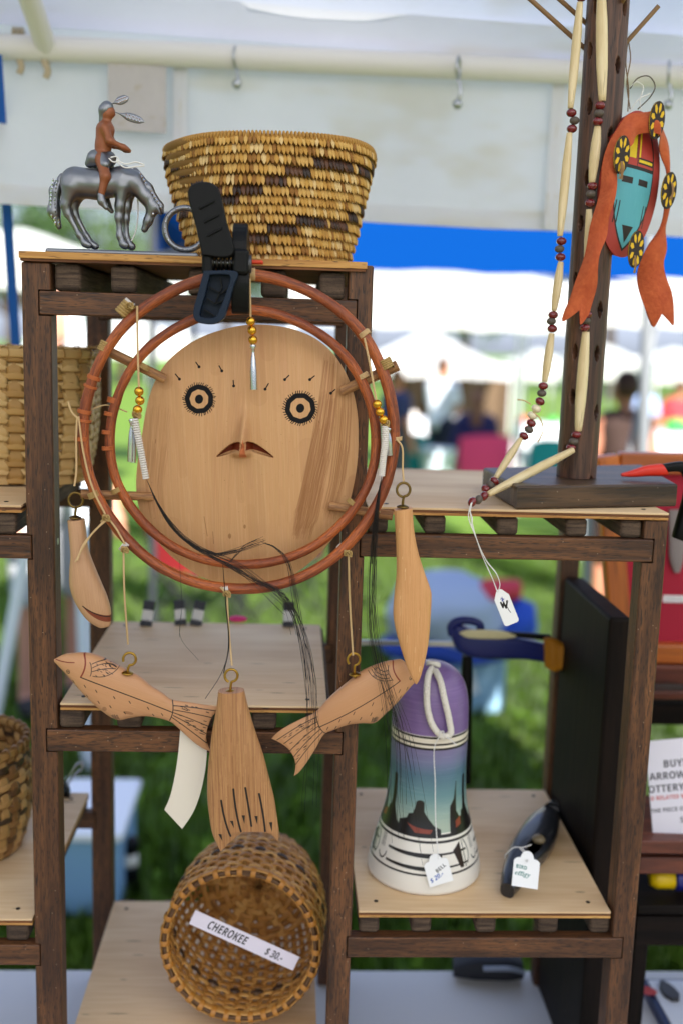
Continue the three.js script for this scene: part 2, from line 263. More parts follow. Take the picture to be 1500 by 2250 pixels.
// ---------------------------------------------------------------- the market tent overhead
{
  const a = P(-60, 100, -0.53), b = P(1560, 172, -0.66), dir = b.clone().sub(a).normalize(), mid = a.clone().lerp(b, 0.5);
  const L = mid.clone().addScaledVector(dir, -1.75), R = mid.clone().addScaledVector(dir, 1.75), inn = V(-dir.z, 0, dir.x).normalize(); if (inn.z < 0) inn.negate();
  const eave = mid.y, t = thing('market_tent', 'white frame tent with pipe eaves and a hanging valance above the display stand', 'tent', V(mid.x, 0, mid.z + 1.5));
  part(t, 'eave_pipe', rod(L, R, 0.0185, 0.0185, 20), M.pipe);
  const up = V(0, 1, 0), DEP = 3.2, RISE = 0.75, q = (s, d, y) => mid.clone().addScaledVector(dir, s).addScaledVector(inn, d).setY(y);
  const sag = (u, v) => 0.018 * Math.sin(u * 23) * Math.sin(v * 9);
  const roofY = (s, d) => { const k = Math.min(d, DEP - d, 1.75 - Math.abs(s)) / 1.6; return eave + 0.03 + RISE * clamp(k); };
  // two roof cloths: behind and in front of the ridge
  part(t, 'roof_panel', grid(40, 20, (u, v) => { const s = (u - 0.5) * 3.56, d = -0.03 + v * 1.63, p = q(s, d, roofY(s, d) + sag(u, v)); return [p.x, p.y, p.z, s, d]; }), M.tent);
  part(t, 'roof_panel', grid(40, 20, (u, v) => { const s = (u - 0.5) * 3.56, d = 1.55 + v * 1.68, p = q(s, d, roofY(s, d) + sag(u, v)); return [p.x, p.y, p.z, s, d]; }), M.tent);
  // hem: a second layer of cloth along the eave
  part(t, 'roof_hem', grid(40, 2, (u, v) => { const s = (u - 0.5) * 3.5, d = -0.02 + v * 0.09, p = q(s, d, roofY(s, d) - 0.006 + sag(u, 0)); return [p.x, p.y, p.z, s, d]; }), M.tent);
  // valance hanging behind the pipe, to the height the photograph shows
  const vb = P(700, 484, mid.z - 0.03).y;
  const fold = u => 0.006 * Math.sin(u * 43) + 0.009 * Math.sin(u * 17 + 1) + 0.003 * Math.sin(u * 131);
  part(t, 'valance', grid(80, 8, (u, v) => { const s = (u - 0.5) * 3.56, p = q(s, -0.028 + fold(u) * (1 - v), vb + (eave + 0.03 - vb) * v); return [p.x, p.y, p.z, s * 1.1, v * 0.3]; }), M.tent2);
  part(t, 'valance', grid(80, 8, (u, v) => { const s = (u - 0.5) * 3.56, p = q(s, DEP + 0.03 + fold(u) * (1 - v), vb + (eave + 0.03 - vb) * v); return [p.x, p.y, p.z, s, v * 0.3]; }), M.tent);
  for (const sd of [-1, 1]) part(t, 'valance', grid(60, 8, (u, v) => { const p = q(sd * 1.78 + fold(u) * (1 - v), u * DEP, vb + (eave + 0.03 - vb) * v); return [p.x, p.y, p.z, u * 3, v * 0.3]; }), M.tent);
  // a sewn patch of heavier cloth on the valance
  const zc = mid.z + 0.0, pa = P(236, 136, -0.545), pb = P(364, 290, -0.545);
  part(t, 'cloth_patch', new RoundedBoxGeometry(pb.x - pa.x, pa.y - pb.y, 0.002, 1, 0.0009).rotateY(Math.atan2(-dir.z, dir.x)).translate((pa.x + pb.x) / 2, (pa.y + pb.y) / 2, -0.553), cloth({ transmission: 0.08, color: 0xd6d0cc }));
  // pipes towards the ridge, far pipe, legs
  for (const s of [-1.75, -0.62, 0.62, 1.75]) part(t, 'rafter_pipe', rod(q(s, 0, eave), q(s * 0.85, DEP / 2, eave + RISE - 0.04), 0.016), M.pipe);
  part(t, 'rafter_pipe', rod(P(106, 112, -0.545), P(106, 112, -0.545).add(V(-0.02, 0.30, 0.62)), 0.016), M.pipe);
  part(t, 'eave_pipe', rod(q(-1.75, DEP, eave), q(1.75, DEP, eave), 0.0185), M.pipe);
  for (const s of [-1.75, 1.75]) { part(t, 'eave_pipe', rod(q(s, 0, eave), q(s, DEP, eave), 0.0185), M.pipe); for (const d of [0, DEP]) part(t, 'tent_leg', rod(q(s, d, 0), q(s, d, eave), 0.0185), M.pipe); }
  for (const s of [-1.15, -0.28, 0.33, 1.05]) part(t, 'seam', new RoundedBoxGeometry(0.022, eave - vb, 0.0016, 1, 0.0007).rotateY(Math.atan2(-dir.z, dir.x)).translate(...q(s, -0.0135 + fold(s / 3.56 + 0.5) * 0.5, (eave + vb) / 2).toArray()), M.tent2);
  part(t, 'valance_hem', grid(80, 1, (u, v) => { const s = (u - 0.5) * 3.56, p = q(s, -0.0262 + fold(u), vb + 0.03 * v); return [p.x, p.y, p.z, s * 1.1, v * 0.03]; }), M.tent2);
  // cords and hooks on the pipe
  const hook = (px, py, len) => { const c = P(px, py, -0.57); return merge([new THREE.TorusGeometry(0.017, 0.0022, 8, 24).rotateY(Math.PI / 2 - 0.3).translate(c.x, c.y, c.z), tube([c.clone().add(V(0, -0.02, 0.01)), c.clone().add(V(0.003, -0.04, 0.012)), c.clone().add(V(0, -len, 0.008))], 0.003, 12), cap(c.clone().add(V(0, -len, 0.008)), 0.008)]); };
  for (const [px, py, l] of [[1006, 150, 0.055], [1468, 160, 0.05], [522, 128, 0.04]]) part(t, 'tarp_hook', hook(px, py, l), M.steel);
  for (const [px, py] of [[42, 96], [100, 106]]) { const c = P(px, py, -0.55); part(t, 'tie_cord', merge([helix(c, dir, 0.021, 0.0028, 2.5, 0.006), tube([c.clone().add(V(0, -0.02, 0.012)), c.clone().add(V(0.006, -0.035, 0.012)), c.clone().add(V(0.002, -0.045, 0.01))], 0.005, 10)]), std(0xb9a98e, 0.8)); }
}
// blue strap tied off at the left
solo('tie_down_strap', grid(2, 30, (u, v) => { const p = P(-6 + v * 44 + (u - 0.5) * 22, 120 + v * 680, -0.5 - v * 0.25); return [p.x, p.y, p.z]; }), std(0x1159b8, 0.7, { side: THREE.DoubleSide }), 'blue webbing strap running down beside the wooden stand', 'strap');

// ---------------------------------------------------------------- table and wooden display stand
const TABLE = -1.0;
{
  const t = thing('folding_table', 'white folding table carrying the wooden display stand', 'table', V(0.3, 0, -0.02));
  part(t, 'tabletop', wbox(-0.9, 1.2, TABLE - 0.045, TABLE, -0.395, 0.37, 'x', 0.012, 3), new THREE.MeshPhysicalMaterial({ color: 0xc6c6c6, roughness: 0.5 }));
  for (const x of [-0.8, 1.1]) { for (const z of [-0.32, 0.3]) part(t, 'leg', rod(V(x, 0, z), V(x, EYE + TABLE - 0.04, z), 0.014), M.steel); part(t, 'stretcher', rod(V(x, 0.25, -0.32), V(x, 0.25, 0.3), 0.01), M.steel); }
}
const stand = thing('display_stand', 'brown slatted wooden plant stand with staggered plywood shelves on the white table', 'stand', V(0.06, EYE + TABLE, -0.18));
{
  const PX = [[-0.640, -0.611, 0.067], [-0.2905, -0.260, 0.067], [0.0545, 0.081, 0.0745], [0.3945, 0.422, -0.1945]];
  // rails: [x0, x1, y0, y1]
  const RAILS = [[-0.272, 0.064, 0.0125, 0.0375], [0.0765, 0.4065, -0.2425, -0.2165], [-0.272, 0.063, -0.4755, -0.4495], [0.0765, 0.4075, -0.7305, -0.7045], [-0.63, -0.285, -0.2525, -0.2265], [-0.63, -0.2845, -0.7415, -0.7155], [-0.272, 0.063, -0.925, -0.899]];
  const ev = new Evaluator(); ev.useGroups = false;
  const cutPost = (x0, x1, y1, z0, z1, front, m) => {
    const h = y1 - TABLE, g = boxUV(new RoundedBoxGeometry(x1 - x0, h, z1 - z0, 2, 0.0025).translate((x0 + x1) / 2, EYE + TABLE + h / 2, (z0 + z1) / 2), 'y', rr(0, 2), rr(0, 2));
    let br = new Brush(g); br.updateMatrixWorld();
    for (const [a, b, c, d] of RAILS) if ((a > x0 && a < x1) || (b > x0 && b < x1)) {
      const l = a > x0 && a < x1 ? a - 0.0012 : x0 - 0.01, r = b > x0 && b < x1 ? b + 0.0012 : x1 + 0.01;
      const cb = new Brush(clean(new THREE.BoxGeometry(r - l, d - c + 0.0024, 0.034).translate((l + r) / 2, EYE + (c + d) / 2, front ? z1 : z1))); cb.updateMatrixWorld();
      br = ev.evaluate(br, cb, SUBTRACTION); br.updateMatrixWorld();
    }
    return clean(br.geometry);
  };
  const tall = [0.067, 0.067, 0.0745, -0.1945];
  PX.forEach(([x0, x1], i) => { part(stand, 'post', cutPost(x0, x1, tall[i], -0.030, 0, true), M.teak); part(stand, 'post', cutPost(x0, x1, tall[i], -0.376, -0.347, false), M.teak); });
  for (const [a, b, c, d] of RAILS) { part(stand, 'rail', wbox(a, b, c, d, -0.0165, 0.0012, 'x', 0.0018), M.teak); part(stand, 'rail', wbox(a, b, c, d, -0.3635, -0.3458, 'x', 0.0018), M.teak); }
  // slats run front to back on the rails; spots read from the photograph
  const slats = (xs, y0, y1, w, zf = -0.004) => { for (const x of xs) part(stand, 'slat', wbox(x - w / 2, x + w / 2, y0, y1, -0.365, zf + rr(-0.001, 0.001), 'z', 0.005, 3), M.slat); };
  const X = (px, py) => P(px, py, -0.004).x;
  slats([149, 272, 442, 602, 730].map(p => X(p, 615)), 0.0377, 0.066, 0.0275);
  slats([828, 955, 1114, 1266, 1386].map(p => X(p, 1158)), -0.2163, -0.1948, 0.0245);
  slats([158, 284, 440, 580, 700].map(p => X(p, 1580)), -0.4493, -0.4268, 0.0285);
  slats([811, 926, 1068, 1206, 1320].map(p => X(p, 2035)), -0.7043, -0.6790, 0.0245, -0.008);
  slats([-0.315, -0.40, -0.48, -0.56], -0.2263, -0.2022, 0.027, 0.0); slats([-0.312, -0.40, -0.48, -0.56], -0.7153, -0.6905, 0.027, -0.006);
  slats([-0.24, -0.17, -0.1, -0.03, 0.03], -0.8988, -0.8645, 0.0285);
  // plywood boards of three plies
  const board = (x0, x1, y, zf, zb = -0.343, th = 0.0085) => {
    const b = part(stand, 'shelf_board', wbox(x0, x1, y - th * 0.30, y, zb, zf, 'x', 0.0006, 1), M.ply);
    part(b, 'core_ply', wbox(x0 + 0.0006, x1 - 0.0006, y - th * 0.66, y - th * 0.30, zb + 0.0006, zf - 0.0007, 'x', 0), M.plyCore);
    part(b, 'lower_ply', wbox(x0, x1, y - th, y - th * 0.66, zb, zf - 0.0002, 'x', 0.0006, 1), M.plyEdge);
    for (const sx of [x0 + 0.022, x1 - 0.022]) for (const sz of [zf - 0.022, zb + 0.022]) part(b, 'screw', new THREE.CylinderGeometry(0.0026, 0.0026, 0.0008, 12).translate(sx, EYE + y + 0.0002, sz), M.darkScrew);
    return b;
  };
  { // the top board shows its edge only
    const b = part(stand, 'shelf_board', wbox(-0.2915, 0.0735, 0.0702, 0.0775, -0.343, 0.006, 'x', 0.0008, 1), M.plyEdge); 
    part(b, 'lower_ply', wbox(-0.290, 0.072, 0.0675, 0.0702, -0.342, 0.0048, 'x', 0), M.plyCore);
  }
  board(0.083, 0.4205, -0.1853, 0.0035); board(-0.2565, 0.0445, -0.4178, 0.001); board(0.0885, 0.3905, -0.6705, 0.0005);
  board(-0.60, -0.2945, -0.1925, 0.003); board(-0.60, -0.2925, -0.682, 0.001); board(-0.2565, 0.0445, -0.856, 0.0);
  for (const [px, py] of [[112, 1195]]) { const c = P(px, py, 0); part(stand, 'screw', new THREE.CylinderGeometry(0.0038, 0.0038, 0.0012, 16).rotateZ(Math.PI / 2).translate(-0.2600, c.y, -0.015), M.steel); }
}

M.plank.specularIntensity = 0.3;

// ---------------------------------------------------------------- hoop mask hung from the top shelf
const ZH = 0.036;   // the plane of the hoops
const hoopPts = (cx, cy, rx, ry, z, n = 40, w = 1) => Array.from({ length: n }, (_, i) => { const a = i / n * Math.PI * 2, k = 1 + w * 0.004 * Math.sin(a * 3 + cx) + w * 0.003 * Math.sin(a * 7); return P(cx + rx * k * Math.cos(a), cy + ry * k * Math.sin(a), z + 0.002 * Math.sin(a * 2)); });
const mask = thing('carved_mask', 'round carved wooden mask with ringed eyes inside two reddish bent hoops', 'mask', P(540, 1290, 0.03));
{
  // outline of the face board read from the photograph
  const out = [[590, 714], [640, 722], [690, 742], [730, 775], [757, 815], [775, 860], [785, 910], [787, 960], [785, 1010], [778, 1060], [766, 1110], [748, 1160], [715, 1202], [680, 1237], [640, 1265], [595, 1283], [545, 1289], [495, 1285], [450, 1270], [410, 1248], [372, 1218], [340, 1180], [315, 1140], [303, 1100], [300, 1060], [304, 1010], [312, 960], [322, 900], [336, 850], [360, 805], [395, 770], [440, 742], [490, 724], [540, 714]];
  const ZR = 0.010, DOME = 0.024, rim = curve(out.map(([x, y]) => P(x, y, ZR)), true), C = P(540, 985, ZR);
  const N = 360, rimAt = []; { const smp = rim.getSpacedPoints(1400).map(p => { const d = p.clone().sub(C); return [Math.atan2(d.y, d.x), Math.hypot(d.x, d.y)]; }).sort((a, b) => a[0] - b[0]);
    for (let i = 0; i <= N; i++) { const a = -Math.PI + i / N * Math.PI * 2; let k = smp.findIndex(s => s[0] >= a); if (k < 0) k = 0; rimAt.push(smp[k][1]); } }
  for (let pass = 0; pass < 3; pass++) for (let i = 0; i < N; i++) rimAt[i] = (rimAt[(i + N - 1) % N] + rimAt[i] * 2 + rimAt[(i + 1) % N]) / 4; rimAt[N] = rimAt[0];
  const rho = (x, y) => { const dx = x - C.x, dy = y - C.y, f = (Math.atan2(dy, dx) + Math.PI) / (2 * Math.PI) * N, k = Math.floor(f) % N, R = rimAt[k] + (rimAt[k + 1] - rimAt[k]) * (f % 1); return Math.hypot(dx, dy) / R; };
  const dome = (x, y) => { const r = Math.min(1, rho(x, y)); return ZR + DOME * (1 - Math.pow(r, 2.6)); };
  const onFace = (px, py) => { let p = P(px, py, ZR); for (let i = 0; i < 3; i++) p = P(px, py, dome(p.x, p.y)); return p; };
  const nb = onFace(541, 890), nt = onFace(532, 992), tipL = onFace(478, 1003), inL = onFace(527, 976), tipR = onFace(599, 1004), inR = onFace(543, 976);
  const seg = (x, y, a, b) => { const dx = b.x - a.x, dy = b.y - a.y, l2 = dx * dx + dy * dy, t = clamp(((x - a.x) * dx + (y - a.y) * dy) / l2); return [t, Math.hypot(x - a.x - dx * t, y - a.y - dy * t)]; };
  const relief = (x, y) => {
    let z = 0; const ty = clamp((nb.y - y) / (nb.y - nt.y), -0.2, 1.4), cx = nb.x + (nt.x - nb.x) * ty, sg = 0.0038 + 0.0036 * ty;
    const along = ty <= 1 ? sst(-0.15, 1, ty) : 1 - sst(1.0, 1.16, ty);
    z += 0.026 * along * Math.exp(-Math.pow((x - cx) / sg, 2));
    for (const [a, b] of [[tipL, inL], [tipR, inR]]) { const [t, d] = seg(x, y, a, b), w = 0.0042 * Math.sin(Math.PI * clamp(0.04 + 0.62 * t)); z -= 0.010 * (1 - sst(w * 0.75, w * 1.1, d)); }
    return z;
  };
  const x0 = C.x - 0.128, y0 = C.y - 0.158, SX = 0.256, SY = 0.31, CW = 1024, CH = 1240, K = CW / SX;
  const c2 = (px, py) => { const p = onFace(px, py); return [(p.x - x0) * K, (y0 + SY - p.y) * K]; };
  const S = K * 1.11 / FPX;   // canvas pixels for one photograph pixel
  const map = painted(CW, CH, (x, w, h) => {
    x.fillStyle = 'rgb(198,152,106)'; x.fillRect(0, 0, w, h);
    fibres(x, w, h, 900, ['#b98c62', '#dcb488', '#c79a6c'], 0.06, 1, 420, 5, 0.12); fibres(x, w, h, 60, ['#9a6c48', '#b07c5c', '#d8ac84'], 0.1, 1, 380, 46, 0.12);
    fibres(x, w, h, 2600, ['#a87c54', '#e0bc92', '#b68a5e'], 0.05, 1, 160, 1.4, 0.16);
    // darker heartwood streaks
    const streak = (l, r, n, col, al) => { for (let k = 0; k < n; k++) { const f = rnd(), i0 = Math.floor(rr(0, l.length - 2)), i1 = Math.min(l.length - 1, i0 + 1 + Math.floor(rr(1, 4))); x.globalAlpha = al * rr(0.4, 1.3); x.strokeStyle = col; x.lineWidth = rr(1.2, 5); x.beginPath(); for (let i = i0; i <= i1; i++) { const q = c2(l[i][0] + (r[i][0] - l[i][0]) * f + rr(-1, 1), l[i][1] + rr(-14, 14)); i > i0 ? x.lineTo(...q) : x.moveTo(...q); } x.stroke(); } x.globalAlpha = 1; };
    streak([[712, 790], [702, 870], [692, 930], [678, 1000], [662, 1070], [650, 1130], [644, 1172]], [[748, 790], [744, 870], [738, 930], [728, 1000], [712, 1070], [700, 1130], [684, 1176]], 330, '#8c5e3a', 0.17);
    streak([[742, 830], [738, 900], [732, 980], [722, 1060], [708, 1130]], [[770, 830], [772, 900], [768, 980], [756, 1060], [738, 1130]], 160, '#8c5e3a', 0.10); streak([[330, 900], [322, 980], [318, 1060], [326, 1130]], [[380, 900], [372, 980], [360, 1060], [366, 1130]], 120, '#a0704a', 0.10); streak([[470, 740], [460, 840], [452, 960], [450, 1080], [452, 1200]], [[560, 740], [552, 840], [540, 960], [532, 1080], [526, 1200]], 140, '#b08058', 0.10);
    for (let i = 0; i < 90; i++) { const q = c2(rr(320, 770), rr(740, 1260)); x.globalAlpha = 0.5; x.fillStyle = '#6b4426'; x.beginPath(); x.arc(q[0], q[1], rr(0.5, 1.8), 0, 7); x.fill(); }
    for (const [ex, ey, r] of [[505, 1178, 9], [538, 1157, 7]]) { const q = c2(ex, ey); x.globalAlpha = 0.5; x.fillStyle = '#7a5230'; x.beginPath(); x.ellipse(q[0], q[1], r * 0.4 * S, r * S * 0.7, 0, 0, 7); x.fill(); }
    for (const [a, b, c, d] of [[449, 1135, 456, 1178], [468, 1168, 470, 1195], [343, 965, 342, 974], [700, 925, 702, 930]]) { const q = c2(a, b), r = c2(c, d); x.globalAlpha = 0.7; x.strokeStyle = '#5a3a20'; x.lineWidth = 1.6; x.beginPath(); x.moveTo(...q); x.lineTo(...r); x.stroke(); }
    x.globalAlpha = 1;
    const ink = '#121010';
    for (const [ex, ey, R] of [[438, 877, 31], [660, 897, 33]]) {
      const q = c2(ex, ey); x.strokeStyle = ink; x.lineWidth = 10.5 * S; x.beginPath(); for (let i = 0; i <= 60; i++) { const a = i / 60 * 6.2832, rr2 = (R - 5) * S * (1 + 0.02 * Math.sin(a * 9 + ex)); const X = q[0] + Math.cos(a) * rr2, Y = q[1] + Math.sin(a) * rr2; i ? x.lineTo(X, Y) : x.moveTo(X, Y); } x.stroke();
      x.lineWidth = 1.7 * S; for (let i = 0; i < 42; i++) { const a = i / 42 * 6.2832, b = a + rr(0.02, 0.12), r0 = (R - 2) * S, r1 = (R + rr(4, 6.5)) * S; x.beginPath(); x.moveTo(q[0] + Math.cos(a) * r0, q[1] + Math.sin(a) * r0); x.lineTo(q[0] + Math.cos(b) * r1, q[1] + Math.sin(b) * r1); x.stroke(); }
      x.fillStyle = ink; x.beginPath(); x.ellipse(q[0], q[1], 9 * S, 10 * S, 0.2, 0, 7); x.fill();
    }
    x.fillStyle = x.strokeStyle = ink;
    for (const [a, b, c, d] of [[386, 822, 395, 833], [431, 796, 438, 806], [482, 804, 488, 815], [513, 836, 514, 848], [590, 843, 583, 855], [635, 825, 626, 834], [691, 826, 681, 834], [736, 856, 727, 864]]) { const q = c2(a, b), r = c2(c, d); x.lineWidth = 2.4 * S; x.beginPath(); x.moveTo(...q); x.lineTo(...r); x.stroke(); x.beginPath(); x.arc(r[0], r[1], 3.2 * S, 0, 7); x.fill(); }
    // red ochre in the carved mouth
    for (const [a, b] of [[[477, 1004], [528, 970]], [[600, 1005], [542, 970]]]) { x.fillStyle = '#6e2c16'; x.beginPath(); const A = c2(...a), B = c2(b[0], b[1] - 1), D = c2(b[0], b[1] + 16), m1 = c2((a[0] + b[0]) / 2, (a[1] + b[1]) / 2 - 9), m2 = c2((a[0] + b[0]) / 2, (a[1] + b[1]) / 2 + 3); x.moveTo(...A); x.quadraticCurveTo(...m1, ...B); x.lineTo(...D); x.quadraticCurveTo(...m2, ...A); x.fill(); }
    x.fillStyle = '#b8623a'; x.globalAlpha = 0.85; x.beginPath(); x.moveTo(...c2(536, 962)); x.quadraticCurveTo(...c2(529, 985), ...c2(527, 1004)); x.lineTo(...c2(543, 1004)); x.quadraticCurveTo(...c2(540, 985), ...c2(536, 962)); x.fill(); x.globalAlpha = 1;
  });
  const RINGS = 200;
  const front = grid(N, RINGS, (u, v) => { const i = Math.round(u * N), a = -Math.PI + u * Math.PI * 2, r = rimAt[i] * v, x = C.x + Math.cos(a) * r, y = C.y + Math.sin(a) * r; return [x, y, dome(x, y) + relief(x, y) + 0.0004 * (vn(x * 90, y * 60, 999, 999, 3) - 0.5), (x - x0) / SX, (y - y0) / SY]; }, true);
  const back = grid(N, 24, (u, v) => { const i = Math.round(u * N), a = -Math.PI - u * Math.PI * 2 + 0, ii = N - i, r = rimAt[ii] * (v < 0.06 ? 1 : 1 - (v - 0.06) / 0.94), A = -Math.PI + ii / N * Math.PI * 2, x = C.x + Math.cos(A) * r, y = C.y + Math.sin(A) * r; return [x, y, v < 0.06 ? ZR - v / 0.06 * 0.006 : dome(x, y) - 0.008 - 0.0, (x - x0) / SX, (y - y0) / SY]; }, true);
  // the board stays clear of the rails behind it
  part(mask, 'face_board', merge([front, back]), new THREE.MeshPhysicalMaterial({ map, roughness: 0.6, specularIntensity: 0.3, side: THREE.DoubleSide }));

  // hoops
  const hu = g => { const u = g.attributes.uv; for (let i = 0; i < u.count; i++) u.setXY(i, u.getX(i) * 1.9, u.getY(i) * 0.036); const p = g.attributes.position, nn = g.attributes.normal; for (let i = 0; i < p.count; i++) { const s = u.getX(i), a = u.getY(i) / 0.036, k = 0.0011 * (vn(s * 9, a * 2, 17.1, 2, 5) - 0.5) + 0.0007 * (vn(s * 40, a * 5, 76, 5, 6) - 0.5); p.setXYZ(i, p.getX(i) + nn.getX(i) * k, p.getY(i) + nn.getY(i) * k, p.getZ(i) + nn.getZ(i) * k); } return g; };
  part(mask, 'outer_hoop', hu(tube(hoopPts(526, 949, 341, 345, ZH + 0.008), 0.0059, 320, 16, true)), M.hoop);
  part(mask, 'inner_hoop', hu(tube(hoopPts(534, 962, 292, 280, ZH + 0.002), 0.0052, 300, 16, true)), M.hoop);
  const pu = g => { const u = g.attributes.uv; for (let i = 0; i < u.count; i++) u.setXY(i, u.getY(i) * 0.09, u.getX(i) * 0.035); return g; };
  const peg = (a, b, c, d, z0, z1, r) => part(mask, 'peg', pu(rod(P(a, b, z0), P(c, d, z1), r, r * 0.92, 14)), M.peg);
  peg(222, 764, 364, 833, ZH - 0.006, 0.022, 0.0054); peg(873, 803, 750, 860, ZH - 0.006, 0.020, 0.0058); peg(178, 1086, 336, 1091, ZH - 0.004, 0.018, 0.0052); peg(862, 1133, 724, 1112, ZH - 0.004, 0.02, 0.0054);
  // sinew lashings: [px, py, direction in the picture, turns, tone, height above plane, radius]
  const lash = (px, py, ang, turns, m, z, R = 0.0060, r = 0.00075) => part(mask, 'lashing', helix(P(px, py, z), V(Math.cos(ang), Math.sin(ang), 0), R, r, turns, r * 1.75), m);
  const Zo = ZH + 0.008, Zi = ZH + 0.002;
  lash(276, 679, 0.85, 5, M.sinewDark, Zo, 0.0063, 0.0017); lash(286, 664, 0.85, 2, M.quill, Zo, 0.0053); lash(232, 762, 1.15, 5, M.sinewDark, Zo, 0.0060, 0.0012); lash(318, 806, 1.0, 4, M.sinewDark, Zi, 0.0053);
  lash(800, 733, 2.2, 4, M.sinew, Zo); lash(848, 800, 2.0, 5, M.sinewDark, Zo, 0.0060, 0.0012); lash(798, 826, 2.05, 4, M.sinew, Zi, 0.0053); lash(869, 964, 1.6, 3, M.sinew, Zo);
  lash(207, 1087, 2.0, 5, M.sinewDark, Zo); lash(257, 1078, 2.0, 4, M.sinewDark, Zi, 0.0053); lash(234, 1140, 2.3, 3, M.sinew, Zo); lash(274, 1200, 2.45, 4, M.quill, Zo); lash(497, 1296, 0.05, 4, M.quill, Zo, 0.0061, 0.0008);
  lash(752, 1207, 0.75, 5, M.quill, Zo); lash(773, 1104, 0.9, 4, M.sinewDark, Zi, 0.0053); lash(822, 1120, 0.9, 3, M.sinewDark, Zo); lash(556, 603, 0.0, 4, M.sinew, Zo);
  // spliced joints of the hoops, wrapped in thin bark
  for (const [px, py, ang, z, R, n] of [[207, 830, 1.2, Zo, 0.0067, 3], [199, 850, 1.2, Zo, 0.0067, 2], [186, 905, 1.35, Zo, 0.0068, 3], [186, 925, 1.4, Zo, 0.0067, 2], [180, 965, 1.5, Zo, 0.0067, 3], [250, 880, 1.35, Zi, 0.006, 4], [243, 910, 1.4, Zi, 0.006, 3], [238, 950, 1.5, Zi, 0.006, 3], [238, 985, 1.6, Zi, 0.006, 3]]) lash(px, py, ang, n, std(0xb4602c, 0.55), z, R, 0.0008);
  const cord = (pts, r = 0.0011, m = M.sinew) => part(mask, 'cord', tube(pts.map(([x, y, z]) => P(x, y, z ?? Zo + 0.007)), r, 20, 6), m);
  cord([[236, 1138], [215, 1160], [185, 1195], [170, 1232, Zo + 0.012]]); cord([[238, 1140], [205, 1170], [182, 1205], [166, 1235]]); cord([[173, 915], [185, 1000], [205, 1075], [232, 1130]]); cord([[236, 1136], [255, 1160], [275, 1195]]);
  cord([[150, 882], [158, 905], [170, 918]]); cord([[200, 900, ZH], [235, 890, ZH], [280, 905, ZH]], 0.0008); cord([[170, 917], [168, 960], [168, 1040], [164, 1068, ZH + 0.016]]);
  cord([[485, 1290], [492, 1297], [500, 1302]], 0.0014); cord([[870, 965], [882, 980], [884, 1030, ZH + 0.016], [886, 1058, ZH + 0.018]]); cord([[272, 1205], [274, 1300], [282, 1415, 0.03]]); cord([[499, 1302], [503, 1380, 0.05], [510, 1462, 0.055]]); cord([[765, 1210], [768, 1320, 0.035], [775, 1440, 0.033]]);
  // hung ornaments: beads, tin cones, quill wraps, horsehair
  const bead = (px, py, z, r = 0.0048) => part(mask, 'gold_bead', new THREE.SphereGeometry(r, 24, 16).translate(...P(px, py, z).toArray()), M.gold);
  const zb = Zo + 0.010;
  cord([[549, 612, zb], [550, 660, zb], [551, 700, zb]], 0.0012); for (const [x, y] of [[551, 706], [554, 726], [556, 747]]) bead(x, y, zb);
  const lathe = (a, b, prof, m) => { const d = b.clone().sub(a), L = d.length(), g = new THREE.LatheGeometry(prof.map(([t, r]) => new THREE.Vector2(r, t * L)), 20); g.applyQuaternion(new THREE.Quaternion().setFromUnitVectors(V(0, 1, 0), d.normalize())); g.translate(a.x, a.y, a.z); return g; };
  const cone = (a, b, k = 1) => part(mask, 'tin_cone', lathe(a, b, [[0, 0.0016 * k], [0.04, 0.0034 * k], [0.12, 0.0017 * k], [0.2, 0.0015 * k], [0.35, 0.0028 * k], [0.6, 0.0036 * k], [1, 0.0037 * k], [0.99, 0.0033 * k], [0.7, 0.003 * k]]), M.tin);
  cone(P(556, 756, zb), P(558, 856, zb));
  cord([[302, 672, zb], [303, 760, zb], [306, 852, zb]], 0.0012); for (const [x, y] of [[306, 860], [308, 880], [303, 900]]) bead(x, y, zb);
  cord([[800, 742, zb], [812, 800, zb], [826, 880, zb]], 0.0012); for (const [x, y] of [[828, 888], [834, 905], [842, 922]]) bead(x, y, zb);
  cone(P(289, 920, zb + 0.002), P(287, 1014, zb), 0.8); cone(P(296, 918, zb - 0.004), P(293, 1016, zb - 0.004), 0.8); cone(P(853, 940, zb), P(856, 1000, zb - 0.003), 0.85); cone(P(848, 935, zb - 0.004), P(852, 990, zb - 0.006), 0.8);
  const quill = pts => { const c = curve(pts.map(([x, y]) => P(x, y, zb))), o = []; for (let i = 0; i < 26; i++) o.push(new THREE.TorusGeometry(0.0029 - i * 0.00002, 0.0012, 6, 14).applyQuaternion(new THREE.Quaternion().setFromUnitVectors(V(0, 0, 1), c.getTangentAt(i / 25))).translate(...c.getPointAt(i / 25).toArray())); part(mask, 'quill_wrap', merge(o), M.quill); };
  quill([[297, 922], [303, 955], [312, 1000], [321, 1050]]); quill([[846, 938], [845, 975], [841, 1010], [838, 1044]]);
  const knot = (px, py) => part(mask, 'knot', merge([0, 1, 2, 3].map(i => tube(Array.from({ length: 9 }, (_, k) => { const a = k / 8 * 6.28; return P(px, py, zb).add(V(0.0038 * Math.cos(a + i), 0.003 * Math.sin(a * (1 + i % 2)), 0.003 * Math.sin(a + i * 1.5))); }), 0.0009, 20, 5))), M.sinewDark);
  knot(302, 912); knot(846, 930); knot(300, 910); knot(286, 672); knot(234, 1138); knot(499, 1305); knot(275, 1208); knot(764, 1216);
  const hairs = [];
